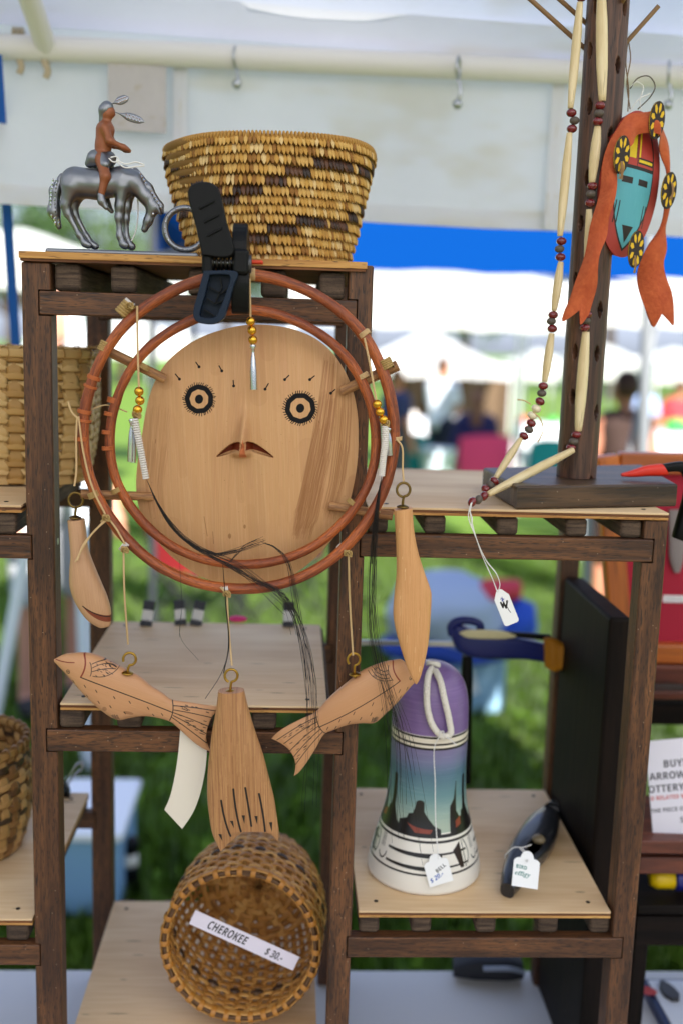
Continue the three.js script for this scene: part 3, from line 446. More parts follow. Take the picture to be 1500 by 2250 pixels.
  const strand = (pts, n, spread, r = 0.00015) => { for (let i = 0; i < n; i++) { const s = rr(-1, 1), s2 = rr(-1, 1), e = rr(0.75, 1.05); const keep = Math.max(3, Math.round(pts.length * e)); hairs.push(tube(pts.slice(0, keep).map(([x, y, z], k) => { const f = Math.pow(k / (pts.length - 1), 1.2); return P(x + s * spread * f + rr(-1, 1) * f * 4, y + s2 * spread * 0.7 * f, (z ?? zb) + rr(-0.002, 0.004)); }), r, 24, 4)); } };
  strand([[323, 1054], [345, 1100], [375, 1150], [410, 1190], [450, 1215], [500, 1240], [560, 1275], [615, 1300], [650, 1350], [675, 1430], [684, 1500], [684, 1600]], 16, 12, 0.0002);
  strand([[323, 1054], [345, 1105], [378, 1158], [420, 1195], [470, 1218], [520, 1210], [575, 1190]], 22, 8, 0.0002);
  strand([[324, 1056], [350, 1110], [390, 1165], [440, 1205], [520, 1240], [580, 1285], [640, 1340], [660, 1400]], 14, 22);
  strand([[575, 1192], [600, 1200], [630, 1230], [645, 1290], [660, 1380], [680, 1480], [690, 1600], [680, 1780]], 12, 18); strand([[500, 1240], [540, 1200], [575, 1185]], 8, 10);
  strand([[490, 1240], [496, 1320], [504, 1420], [490, 1480], [455, 1540]], 3, 8, 0.0003); strand([[395, 1230], [400, 1330], [398, 1400], [440, 1450]], 2, 4);
  strand([[838, 1047], [832, 1080], [826, 1130], [820, 1200], [816, 1300], [822, 1400], [850, 1520], [868, 1620], [872, 1760], [880, 1850]], 16, 30); strand([[838, 1047], [834, 1075], [828, 1120], [822, 1170], [818, 1240]], 30, 5, 0.0002);
  strand([[836, 1060], [828, 1150], [820, 1280], [815, 1380], [835, 1480], [880, 1600], [900, 1700], [930, 1880]], 8, 30);
  part(mask, 'horsehair', merge(hairs), M.hair, { kind: 'stuff' });
}

// ---------------------------------------------------------------- carved pendants hung from the outer hoop
const UPZ = V(0, 0, 1);
// screw eye: a brass cup and a bent ring, at a picture point, with the ring opening to a side
function screwEye(t, px, py, z, len, m, tilt = 0, R = 0.0062, open = 0.35) {
  const a = P(px, py, z), up = V(Math.sin(tilt), Math.cos(tilt), 0), c = a.clone().addScaledVector(up, len), pts = [a.clone().addScaledVector(up, -0.004), a.clone().addScaledVector(up, 0.35 * len)];
  for (let i = 0; i <= 14; i++) { const w = -Math.PI / 2 - tilt + 0.15 + (i / 14) * (2 * Math.PI - open); pts.push(c.clone().add(V(Math.cos(w) * R * 0.95, Math.sin(w) * R, 0.002 * i / 14))); }
  part(t, 'screw_eye', tube(pts, 0.0014, 60, 8), m);
  part(t, 'cup_washer', new THREE.LatheGeometry([[0.0012, 0.0022], [0.003, 0.0018], [0.0062, 0.0004], [0.0066, -0.0006], [0.006, -0.0012], [0, -0.0012]].map(([r, y]) => new THREE.Vector2(r, y)), 24).rotateZ(-tilt * 0.4).translate(a.x, a.y, a.z), m);
}
function pendant(name, label, rungs, z, conv, draw, group) {
  const R = rungs.map(([a, b, c, d, t, bx, by]) => { const A = P(...conv(a, b), z), B = P(...conv(c, d), z); const row = [A, B, t]; if (bx !== undefined) { const o = conv(0, 0), q = conv(bx, by); row.push(V((q[0] - o[0]) / 2080, -(q[1] - o[1]) / 2080, 0)); } return row; });
  const box = new THREE.Box3(); for (const r of R) { box.expandByPoint(r[0]); box.expandByPoint(r[1]); } box.expandByScalar(0.004);
  const w = box.max.x - box.min.x, h = box.max.y - box.min.y, K = Math.min(6000, 900 / Math.max(w, h));
  const map = painted(Math.ceil(w * K), Math.ceil(h * K), (x, cw, ch) => { x.fillStyle = 'rgb(194,142,98)'; x.fillRect(0, 0, cw, ch); draw(x, (a, b) => { const p = P(...conv(a, b), z + 0.006); return [(p.x - box.min.x) * K, (box.max.y - p.y) * K]; }, cw, ch, K); });
  const t = thing(name, label, 'pendant', V((box.min.x + box.max.x) / 2, box.min.y, z), group);
  part(t, 'body', loft(R, UPZ, q => [(q.x - box.min.x) / w, (q.y - box.min.y) / h]), new THREE.MeshPhysicalMaterial({ map, roughness: 0.5 }));
  return t;
}
const line = (x, c, pts, wd, col = '#15100e') => { x.strokeStyle = col; x.lineWidth = wd * 1.5; x.beginPath(); pts.forEach((p, i) => { const q = c(...p); i ? x.lineTo(...q) : x.moveTo(...q); }); x.stroke(); };
const bez = (x, c, pts, wd, col = '#15100e') => { x.strokeStyle = col; x.lineWidth = wd * 1.5; x.beginPath(); x.moveTo(...c(...pts[0])); if (pts.length === 3) x.quadraticCurveTo(...c(...pts[1]), ...c(...pts[2])); else x.bezierCurveTo(...c(...pts[1]), ...c(...pts[2]), ...c(...pts[3])); x.stroke(); };
const z7 = (a, b) => [100 + a / 3.261, 1380 + b / 3.261], z8 = (a, b) => [540 + a / 3.571, 1380 + b / 3.571], z5 = (a, b) => [120 + a / 3.571, 950 + b / 3.571], same = (a, b) => [a, b];
{
  const t = pendant('fish_pendant', 'carved wooden fish pendant with its head to the outside, tail behind the tail-shaped pendant', [[63, 224, 66, 242, 0.001], [130, 190, 130, 305, 0.006], [200, 180, 180, 358, 0.009], [300, 178, 255, 445, 0.012], [400, 205, 345, 535, 0.0135], [520, 265, 450, 620, 0.0135], [600, 305, 530, 655, 0.0125], [680, 350, 610, 640, 0.011], [760, 415, 700, 628, 0.009], [840, 465, 790, 638, 0.007], [905, 512, 893, 668, 0.005], [1020, 530, 960, 722, 0.0045], [1140, 548, 1060, 815, 0.004], [1225, 560, 1140, 868, 0.003, -20, -6], [1268, 570, 1184, 882, 0.0012, -75, -22]], 0.024, z7, (x, c, w, h, K) => {
    fibres(x, w, h, 900, ['#a87a50', '#dcb488', '#b98a5c'], 1, 0.4, 160, 1.6, 0.15);
    for (let i = 0; i < 50; i++) { x.globalAlpha = 0.3; x.fillStyle = '#6d482a'; x.beginPath(); x.arc(rr(0, w), rr(0, h), rr(0.6, 2), 0, 7); x.fill(); } x.globalAlpha = 0.4; x.fillStyle = '#70492b'; x.beginPath(); x.ellipse(...c(600, 600), 26, 9, 0.3, 0, 7); x.fill(); x.beginPath(); x.ellipse(...c(430, 570), 12, 14, 0.3, 0, 7); x.fill(); x.globalAlpha = 1;
    bez(x, c, [[70, 232], [140, 246], [212, 242]], 3, '#6e2412'); bez(x, c, [[272, 182], [320, 250], [262, 340]], 5, '#7c2a14'); bez(x, c, [[262, 342], [500, 420], [720, 520], [912, 608]], 3.2);
    x.strokeStyle = '#15100e'; x.lineWidth = 2.6; x.beginPath(); x.ellipse(...c(167, 309), 8.6, 10, 0, 0, 7); x.stroke(); x.fillStyle = '#15100e'; x.beginPath(); x.arc(...c(167, 309), 3.6, 0, 7); x.fill();
    for (const p of [[[325, 240], [345, 262], [340, 330], [330, 330]], [[340, 250], [420, 215], [480, 235], [525, 280]], [[350, 330], [430, 350], [490, 320], [525, 285]], [[345, 275], [420, 235], [470, 255], [510, 282]], [[345, 300], [420, 275], [470, 285], [505, 290]]]) bez(x, c, p, 2.2); for (let i = 0; i < 26; i++) { const a = rr(365, 480), b = rr(240, 325); line(x, c, [[a, b], [a + 12, b + 9]], 1.6); }
    for (const [a, b] of [[205, 380], [292, 405], [375, 437], [503, 483], [612, 520], [740, 570], [838, 620], [390, 520], [475, 550], [305, 482], [575, 598], [775, 625], [225, 420]]) line(x, c, [[a - 5, b - 8], [a + 5, b + 8]], 2.6);
    bez(x, c, [[903, 510], [935, 590], [890, 668]], 3.2); for (const [e, f, g, k] of [[920, 560, 1235, 606], [922, 590, 1200, 652], [920, 610, 1170, 712], [918, 630, 1165, 772], [910, 645, 1170, 845]]) bez(x, c, [[e, f], [(e + g) / 2, (f + k) / 2 - 8], [g, k]], 2.8);
    for (let i = 0; i < 26; i++) { const u = rr(0.15, 0.9), v = rr(0.05, 0.95), a = 920 + u * 290 - v * u * 70, b = 535 + v * 120 + u * (v * 210 + 20); line(x, c, [[a - 9, b - 3], [a + 9, b + 3]], 2.4); }
    for (let i = 0; i < 7; i++) line(x, c, [[478 + i * 7, 615 + rr(-6, 6)], [486 + i * 8, 655 + rr(-5, 5)]], 1.6);
  }, 'carved fish pendants');
  screwEye(t, 281, 1478, 0.03, 0.016, M.brass, 0.15, 0.0072, 1.2);
}
{
  const t = pendant('fish_pendant', 'carved wooden fish pendant whose head sits behind the paddle-shaped pendant beside the purple bell', [[203, 866, 378, 1162, 0.0012, 78, -34], [250, 818, 425, 1125, 0.003, 24, -10], [330, 765, 485, 1045, 0.004], [440, 710, 548, 945, 0.0045], [545, 662, 612, 835, 0.006], [640, 560, 690, 795, 0.009], [760, 455, 800, 755, 0.012], [900, 345, 910, 742, 0.0135], [1000, 295, 1010, 737, 0.0135], [1080, 268, 1100, 660, 0.013], [1160, 252, 1180, 585, 0.012], [1230, 252, 1250, 505, 0.009], [1290, 330, 1300, 450, 0.005], [1318, 424, 1320, 432, 0.001]], 0.026, z8, (x, c, w, h, K) => {
    fibres(x, w, h, 900, ['#b58248', '#e2b47c', '#c4925a'], 1, -0.55, 160, 1.6, 0.15);
    bez(x, c, [[575, 780], [800, 660], [1000, 540], [1205, 405]], 3.4); bez(x, c, [[1160, 252], [1130, 320], [1205, 405]], 5, '#7c2a14');
    x.strokeStyle = '#15100e'; x.lineWidth = 2.6; x.beginPath(); x.ellipse(...c(1290, 395), 7, 10, 0, 0, 7); x.stroke(); x.beginPath(); x.fillStyle = '#15100e'; x.arc(...c(1292, 398), 3, 0, 7); x.fill();
    for (const p of [[[1118, 292], [1100, 340], [1125, 370], [1148, 398]], [[960, 335], [1000, 400], [1080, 410], [1140, 395]], [[985, 325], [1020, 385], [1080, 390], [1120, 378]], [[1005, 318], [1040, 360], [1085, 365], [1112, 350]], [[1030, 310], [1060, 335], [1090, 335], [1108, 325]]]) bez(x, c, p, 2.3); for (let i = 0; i < 18; i++) { const a = rr(985, 1090), b = rr(310, 385); line(x, c, [[a, b], [a + 12, b + 6]], 1.5); }
    for (const [a, b] of [[990, 580], [1062, 625], [845, 655], [735, 718], [640, 787], [705, 780], [808, 735], [898, 700], [978, 662], [1135, 580], [1208, 540], [1110, 525], [1200, 485], [1262, 475]]) line(x, c, [[a + 6, b - 12], [a - 5, b + 12]], 2.5);
    bez(x, c, [[548, 662], [560, 790], [628, 835]], 3.4); for (const [e, f, g, k] of [[562, 700, 245, 892], [566, 735, 300, 918], [572, 770, 345, 975], [582, 798, 362, 1040], [600, 822, 375, 1108]]) bez(x, c, [[e, f], [(e + g) / 2 - 10, (f + k) / 2 - 14], [g, k]], 2.8);
    for (let i = 0; i < 24; i++) { const u = rr(0.1, 0.9), v = rr(0.05, 0.95), a = 545 - u * (300 - 150 * v), b = 690 + v * 110 + u * (160 + 190 * v); line(x, c, [[a - 10, b + 7], [a + 10, b - 7]], 2.3); }
    for (let i = 0; i < 8; i++) line(x, c, [[980 + i * 6, 735 + rr(-8, 6)], [992 + i * 6, 690 + rr(-5, 5)]], 1.6);
  }, 'carved fish pendants');
  screwEye(t, 779, 1481, 0.03, 0.017, M.brass, -0.1, 0.0072, 1.1);
}
{
  const t = pendant('tail_pendant', 'carved wooden tail pendant with forked lower end and black stripes', [[480, 1518, 537, 1516, 0.011], [475, 1560, 547, 1558, 0.0125], [466, 1610, 562, 1608, 0.0135], [460, 1660, 578, 1655, 0.0135], [456, 1710, 591, 1705, 0.012], [456, 1755, 602, 1750, 0.0095], [461, 1800, 609, 1795, 0.007], [468, 1835, 613, 1828, 0.005, 0, -8], [485, 1872, 611, 1848, 0.0015, 4, -44]], 0.05, same, (x, c, w, h, K) => {
    x.fillStyle = 'rgb(176,126,80)'; x.fillRect(0, 0, w, h); fibres(x, w, h, 500, ['#8a5c34', '#c8965e', '#7a4e2c'], 0.04, 1, 340, 5, 0.22); fibres(x, w, h, 900, ['#8f6238', '#d2a470', '#a67848'], 0.04, 1, 240, 2, 0.25);
    for (const p of [[[487, 1757], [492, 1800], [507, 1840]], [[514, 1730], [518, 1785], [530, 1828]], [[540, 1727], [548, 1775], [553, 1815]], [[570, 1742], [580, 1790], [583, 1828]]]) bez(x, c, p, 6.5);
    x.fillStyle = '#15100e'; for (const [a, b, d, e] of [[483, 1835, 489, 1852], [509, 1803, 515, 1820], [535, 1790, 538, 1810], [563, 1792, 566, 1812], [595, 1808, 598, 1830]]) { x.beginPath(); x.moveTo(...c(a - 3, b)); x.lineTo(...c(a + 4, b)); x.lineTo(...c(d, e)); x.fill(); }
    for (let i = 0; i < 30; i++) { x.globalAlpha = 0.4; x.fillStyle = '#5c3a20'; x.beginPath(); x.arc(rr(0, w), rr(0, h), rr(0.8, 2), 0, 7); x.fill(); } x.globalAlpha = 1;
  });
  screwEye(t, 507, 1519, 0.05, 0.018, M.brass, 0.03, 0.0072, 0.5);
}
{
  const t = pendant('head_pendant', 'smooth carved wooden head pendant with a red open mouth', [[105, 690, 237, 680, 0.0095], [115, 790, 250, 790, 0.0105], [125, 900, 262, 900, 0.0115], [128, 980, 285, 980, 0.0125], [120, 1090, 325, 1080, 0.0135], [122, 1200, 372, 1190, 0.0135], [150, 1300, 415, 1290, 0.0125], [205, 1400, 440, 1380, 0.011], [270, 1480, 446, 1440, 0.008], [350, 1530, 443, 1495, 0.004], [385, 1534, 430, 1522, 0.001]], 0.034, z5, (x, c, w, h, K) => {
    x.fillStyle = 'rgb(188,144,106)'; x.fillRect(0, 0, w, h); fibres(x, w, h, 900, ['#9c7048', '#cfa67c', '#ab7f56'], 0.1, 1, 240, 2, 0.16);
    x.fillStyle = '#7e3a22'; x.beginPath(); x.moveTo(...c(228, 1355)); x.quadraticCurveTo(...c(330, 1425), ...c(448, 1440)); x.lineTo(...c(446, 1492)); x.quadraticCurveTo(...c(330, 1492), ...c(228, 1355)); x.fill(); bez(x, c, [[230, 1357], [330, 1432], [445, 1452]], 5, '#2a140c');
  });
  screwEye(t, 166, 1137, 0.034, 0.019, M.oldBrass, 0.05, 0.0078, 0.15);
}
{
  const t = pendant('paddle_pendant', 'plain carved wooden paddle pendant with a pointed tip in front of the bell', [[865, 1120, 905, 1115, 0.0105], [868, 1170, 909, 1165, 0.0105], [870, 1220, 918, 1213, 0.0105], [870, 1262, 931, 1255, 0.0105], [866, 1300, 945, 1295, 0.0105], [863, 1340, 947, 1318, 0.0105], [866, 1372, 944, 1375, 0.0095], [876, 1412, 940, 1415, 0.008], [888, 1450, 932, 1455, 0.006], [902, 1487, 922, 1490, 0.004], [911, 1502, 915, 1503, 0.001]], 0.056, same, (x, c, w, h, K) => {
    x.fillStyle = 'rgb(208,152,98)'; x.fillRect(0, 0, w, h); fibres(x, w, h, 1100, ['#b07840', '#e2b27a', '#c08a50'], 0.04, 1, 240, 1.8, 0.18); fibres(x, w, h, 40, ['#f0d4a8'], 0, 1, 30, 2, 0.5);
  });
  screwEye(t, 884, 1113, 0.056, 0.018, M.oldBrass, 0.0, 0.0074, 0.25);
}
{ // blank paper strip hung behind the fish's tail
  const pl = [[397, 1600], [392, 1660], [384, 1710], [374, 1750], [362, 1779]], pr = [[456, 1640], [452, 1690], [440, 1745], [424, 1785], [401, 1821]];
  const cl = curve(pl.map(([x, y]) => P(x, y, 0.012))), cr = curve(pr.map(([x, y]) => P(x, y, 0.017))), g = grid(6, 30, (u, v) => { const p = cl.getPoint(v).lerp(cr.getPoint(v), u); return [p.x, p.y, p.z + 0.004 * Math.sin(v * 3)]; });
  const b = g.clone(); b.translate(0, 0, -0.0004); b.setIndex([...b.index.array].reverse()); b.computeVertexNormals();
  solo('paper_strip', merge([g, b]), std(0xe8decb, 0.8, { side: THREE.DoubleSide }), 'blank cream paper strip hanging below the fish tail', 'paper strip');
}

// ---------------------------------------------------------------- bodies: tapered capsules joined by a smooth minimum
function flesh(caps, cell, k = 0.01, pad = 0.03) {
  const box = new THREE.Box3(); for (const c of caps) { box.expandByPoint(V(c[0], c[1], c[2]).addScalar(Math.max(c[6], c[7]))); box.expandByPoint(V(c[0], c[1], c[2]).addScalar(-Math.max(c[6], c[7]))); box.expandByPoint(V(c[3], c[4], c[5]).addScalar(c[7])); box.expandByPoint(V(c[3], c[4], c[5]).addScalar(-c[7])); }
  const ctr = box.getCenter(V()), sz = box.getSize(V()), half = Math.max(sz.x, sz.y, sz.z) / 2 + pad, res = Math.min(150, Math.max(20, Math.ceil(2 * half / cell))), hs = res / 2;
  const mc = new MarchingCubes(res, new THREE.MeshBasicMaterial(), false, false, 200000); mc.isolation = 0;
  let i = 0;
  for (let z = 0; z < res; z++) for (let y = 0; y < res; y++) for (let x = 0; x < res; x++, i++) {
    const px = ctr.x + (x - hs) / hs * half, py = ctr.y + (y - hs) / hs * half, pz = ctr.z + (z - hs) / hs * half;
    if (px < box.min.x - pad || px > box.max.x + pad || py < box.min.y - pad || py > box.max.y + pad || pz < box.min.z - pad || pz > box.max.z + pad) { mc.field[i] = -1; continue; }
    let d = 1e9;
    for (const c of caps) {
      const dx = c[3] - c[0], dy = c[4] - c[1], dz = c[5] - c[2], l2 = dx * dx + dy * dy + dz * dz || 1e-9, t = clamp(((px - c[0]) * dx + (py - c[1]) * dy + (pz - c[2]) * dz) / l2);
      const e = Math.hypot(px - c[0] - dx * t, py - c[1] - dy * t, pz - c[2] - dz * t) - (c[6] + (c[7] - c[6]) * t);
      const h = clamp(0.5 + 0.5 * (d - e) / k); d = d * (1 - h) + e * h - (d < 1e8 ? k * h * (1 - h) : 0); if (d > 1e8) d = e;
    }
    mc.field[i] = -d;
  }
  mc.update();
  const n = mc.count, g = new THREE.BufferGeometry();
  g.setAttribute('position', new THREE.BufferAttribute(mc.positionArray.slice(0, n * 3), 3)); g.setAttribute('normal', new THREE.BufferAttribute(mc.normalArray.slice(0, n * 3), 3));
  g.setAttribute('uv', new THREE.BufferAttribute(new Float32Array(n * 2), 2));
  g.scale(half, half, half); g.translate(ctr.x, ctr.y, ctr.z); return g;
}
const SHELF = { top: EYE + 0.0775, right: EYE - 0.1853, low: EYE - 0.6705, leftUp: EYE - 0.1925, leftLow: EYE - 0.682, floor: EYE - 0.856, mid: EYE - 0.4178 };

// ---------------------------------------------------------------- pewter horse and rider on the top shelf (a plain stand-in)
{
  const Z = -0.05, s = 1 / 1880;   // metres for one photograph pixel at that depth
  const cp = (a, b, az, c, d, cz, r0, r1) => { const p = P(a, b, Z), q = P(c, d, Z); return [p.x, p.y, Z + az * s, q.x, q.y, Z + cz * s, r0 * s, r1 * s]; };
  const base = V(P(280, 545, Z).x, SHELF.top + 0.0005, Z);
  const t = thing('horse_figurine', 'small pewter horse figurine with a copper coloured rider on the top shelf', 'figurine', base);
  const y1 = SHELF.top + 0.0065, xl = P(108, 540, Z).x, xr = P(440, 545, Z).x;
  part(t, 'base_plate', new RoundedBoxGeometry(xr - xl, 0.006, 0.04, 3, 0.0028).translate((xl + xr) / 2, SHELF.top + 0.0035, Z), M.pewter);
  const horse = [];
  horse.push(cp(168, 402, 0, 215, 405, 0, 36, 33), cp(215, 405, 0, 272, 400, 0, 34, 32), cp(272, 395, 0, 292, 402, 0, 31, 24), cp(292, 398, 0, 322, 432, 0, 25, 17), cp(322, 432, 0, 338, 458, 0, 17, 14));
  horse.push(cp(338, 452, 0, 326, 486, 0, 14, 10), cp(326, 486, 0, 318, 504, 0, 9.5, 8), cp(346, 458, 5, 356, 474, 7, 4.5, 1.5), cp(346, 458, -5, 358, 472, -8, 4.5, 1.5));
  for (const [dz, dx] of [[13, 0], [-13, 10]]) {
    horse.push(cp(160 + dx, 415, dz, 148 + dx, 452, dz, 21, 12), cp(148 + dx, 452, dz, 152 + dx, 470, dz, 11, 8.5), cp(152 + dx, 470, dz, 178 + dx, 518, dz, 8, 6), cp(178 + dx, 518, dz, 190 + dx, 536, dz, 6.5, 7), cp(190 + dx, 536, dz, 198 + dx, 540, dz, 7.5, 8.5));
    horse.push(cp(272 + dx, 415, dz, 266 + dx, 455, dz, 17, 11), cp(266 + dx, 455, dz, 264 + dx, 480, dz, 10.5, 9), cp(264 + dx, 480, dz, 266 + dx, 520, dz, 8, 6.5), cp(266 + dx, 520, dz, 274 + dx, 538, dz, 7, 8), cp(274 + dx, 538, dz, 279 + dx, 541, dz, 8, 8.5));
  }
  part(t, 'horse', flesh(horse.map(c => [...c.slice(0, 6), c[6] * 0.9, c[7] * 0.86]), 0.0016, 0.0042, 0.006), M.pewter); for (const z of [1, -1]) part(t, 'eye', new THREE.SphereGeometry(0.0013, 10, 8).translate(...P(337, 470, Z + z * 11 * s).toArray()), M.facet);
  part(t, 'tail', flesh([cp(137, 388, 0, 122, 420, 0, 7, 11), cp(122, 420, 0, 119, 465, 0, 11, 12), cp(119, 465, 0, 130, 498, 0, 12, 6)], 0.0018, 0.005, 0.005), M.pewter);
  part(t, 'mane', flesh([cp(298, 376, 0, 326, 414, 0, 7, 9), cp(326, 414, 0, 352, 452, 0, 9, 6), cp(352, 452, 0, 358, 468, 0, 6, 3)], 0.0018, 0.005, 0.005), M.pewter);
  const facet = new THREE.OctahedronGeometry(1, 0), chip = (px, py, dz, a) => put(t, 'facet', facet, M.facet, P(px, py, Z + dz * s).clone(), new THREE.Quaternion().setFromEuler(new THREE.Euler(0, 0, a)), V(2.3 * s, 5 * s, 2.2 * s));
  for (let i = 0; i < 12; i++) for (const k of [-5, 4]) chip(122 + k - Math.sin(i / 11 * 3.1) * 5 + (i > 9 ? 5 : 0), 396 + i * 8.6, 12, 0.05);
  for (let i = 0; i < 11; i++) for (const k of [-4, 4]) chip(304 + i * 4.6 + k, 384 + i * 7.4 - k * 0.6, 9, 0.55);
  // rider sitting upright, hands on the mane
  const body = [cp(224, 352, 0, 228, 318, 0, 17, 15), cp(228, 318, 0, 232, 286, 0, 16, 19), cp(232, 286, 0, 235, 262, 0, 9, 7), cp(237, 250, 0, 239, 243, 0, 12.5, 12), cp(248, 248, 0, 252, 252, 0, 4, 2)];
  for (const z of [1, -1]) body.push(cp(234, 284, 17 * z, 246, 314, 21 * z, 8, 6.5), cp(246, 314, 21 * z, 274, 326, 12 * z, 6.5, 5), cp(274, 326, 12 * z, 283, 330, 9 * z, 5, 4.5), cp(226, 352, 14 * z, 238, 392, 30 * z, 13, 10), cp(238, 392, 30 * z, 228, 436, 31 * z, 9.5, 6.5));
  const skin = std(0x8e5230, 0.4, { metalness: 0.25 });
  part(t, 'rider', flesh(body, 0.0018, 0.004, 0.006), skin);
  for (const z of [1, -1]) part(t, 'moccasin', flesh([cp(228, 434, 31 * z, 230, 444, 31 * z, 7.5, 7.5), cp(230, 448, 31 * z, 240, 460, 32 * z, 7, 5)], 0.0016, 0.004, 0.004), M.pewter);
  part(t, 'hair', flesh([cp(233, 240, 0, 236, 236, 0, 13.5, 13), cp(228, 246, 0, 224, 268, 0, 9, 6)], 0.0018, 0.004, 0.005), M.pewter);
  part(t, 'loincloth', flesh([cp(212, 348, 0, 238, 350, 0, 18, 17), cp(206, 352, 0, 196, 360, 0, 12, 8), cp(230, 352, 14, 236, 366, 24, 13, 11), cp(230, 352, -14, 236, 366, -24, 13, 11)], 0.0018, 0.005, 0.005), M.pewter);
  const feather = (a, b, c, d) => { const p = P(a, b, Z), q = P(c, d, Z), dr = q.clone().sub(p).normalize(), n = V(-dr.y, dr.x, 0), w = 8 * s; part(t, 'feather', merge([loft([[p.clone(), p.clone().addScaledVector(n, 0.0006), 0.0007], [p.clone().lerp(q, 0.3).addScaledVector(n, -1.6 * s), p.clone().lerp(q, 0.3).addScaledVector(n, 1.6 * s), 0.001], [p.clone().lerp(q, 0.55).addScaledVector(n, -w), p.clone().lerp(q, 0.55).addScaledVector(n, w), 0.0012], [p.clone().lerp(q, 0.85).addScaledVector(n, -w * 0.9), p.clone().lerp(q, 0.85).addScaledVector(n, w * 0.9), 0.001], [q.clone().addScaledVector(n, -0.0006), q.clone().addScaledVector(n, 0.0006), 0.0003]], UPZ, null, 2, 4, 14)]), M.pewter); for (let i = 0; i < 5; i++) for (const k of [-1, 1]) put(t, 'facet', facet, M.facet, p.clone().lerp(q, 0.5 + i * 0.09).addScaledVector(n, k * 3 * s).add(V(0, 0, 0.0012)), new THREE.Quaternion().setFromEuler(new THREE.Euler(0, 0, Math.atan2(dr.y, dr.x) - 1.57)), V(1.7 * s, 3.6 * s, 1.4 * s)); };
  feather(236, 232, 284, 216 - 2); feather(240, 242, 318, 268);
  // standing ring at the end of the base, with cut facets
  const rc = P(408, 503, Z), R = 42 * s;
  part(t, 'ring', new THREE.TorusGeometry(R, 0.0034, 10, 48).scale(1, 1, 1.1).translate(rc.x, rc.y, rc.z), M.pewter);
  for (let i = 0; i < 22; i++) { const a = i / 22 * 6.2832; put(t, 'facet', facet, M.facet, V(rc.x + Math.cos(a) * R, rc.y + Math.sin(a) * R, rc.z + 0.0034), new THREE.Quaternion().setFromEuler(new THREE.Euler(0, 0, a)), V(1.8 * s, 4.6 * s, 1.6 * s)); }
  // string of a price tag round the rider's waist
  const st = (pts, r = 0.0008) => part(t, 'tag_string', tube(pts.map(([x, y, z]) => P(x, y, Z + z * s)), r, 24, 6), M.string);
  st([[240, 348, 30], [250, 356, 34], [262, 352, 34], [256, 344, 34], [244, 346, 32]]); st([[256, 354, 34], [275, 368, 36], [300, 366, 36], [318, 364, 34]]); st([[256, 352, 34], [278, 360, 36], [300, 356, 38], [318, 362, 34]]); st([[302, 420, -20], [304, 470, -18], [298, 510, -14], [288, 532, -10]]);
}

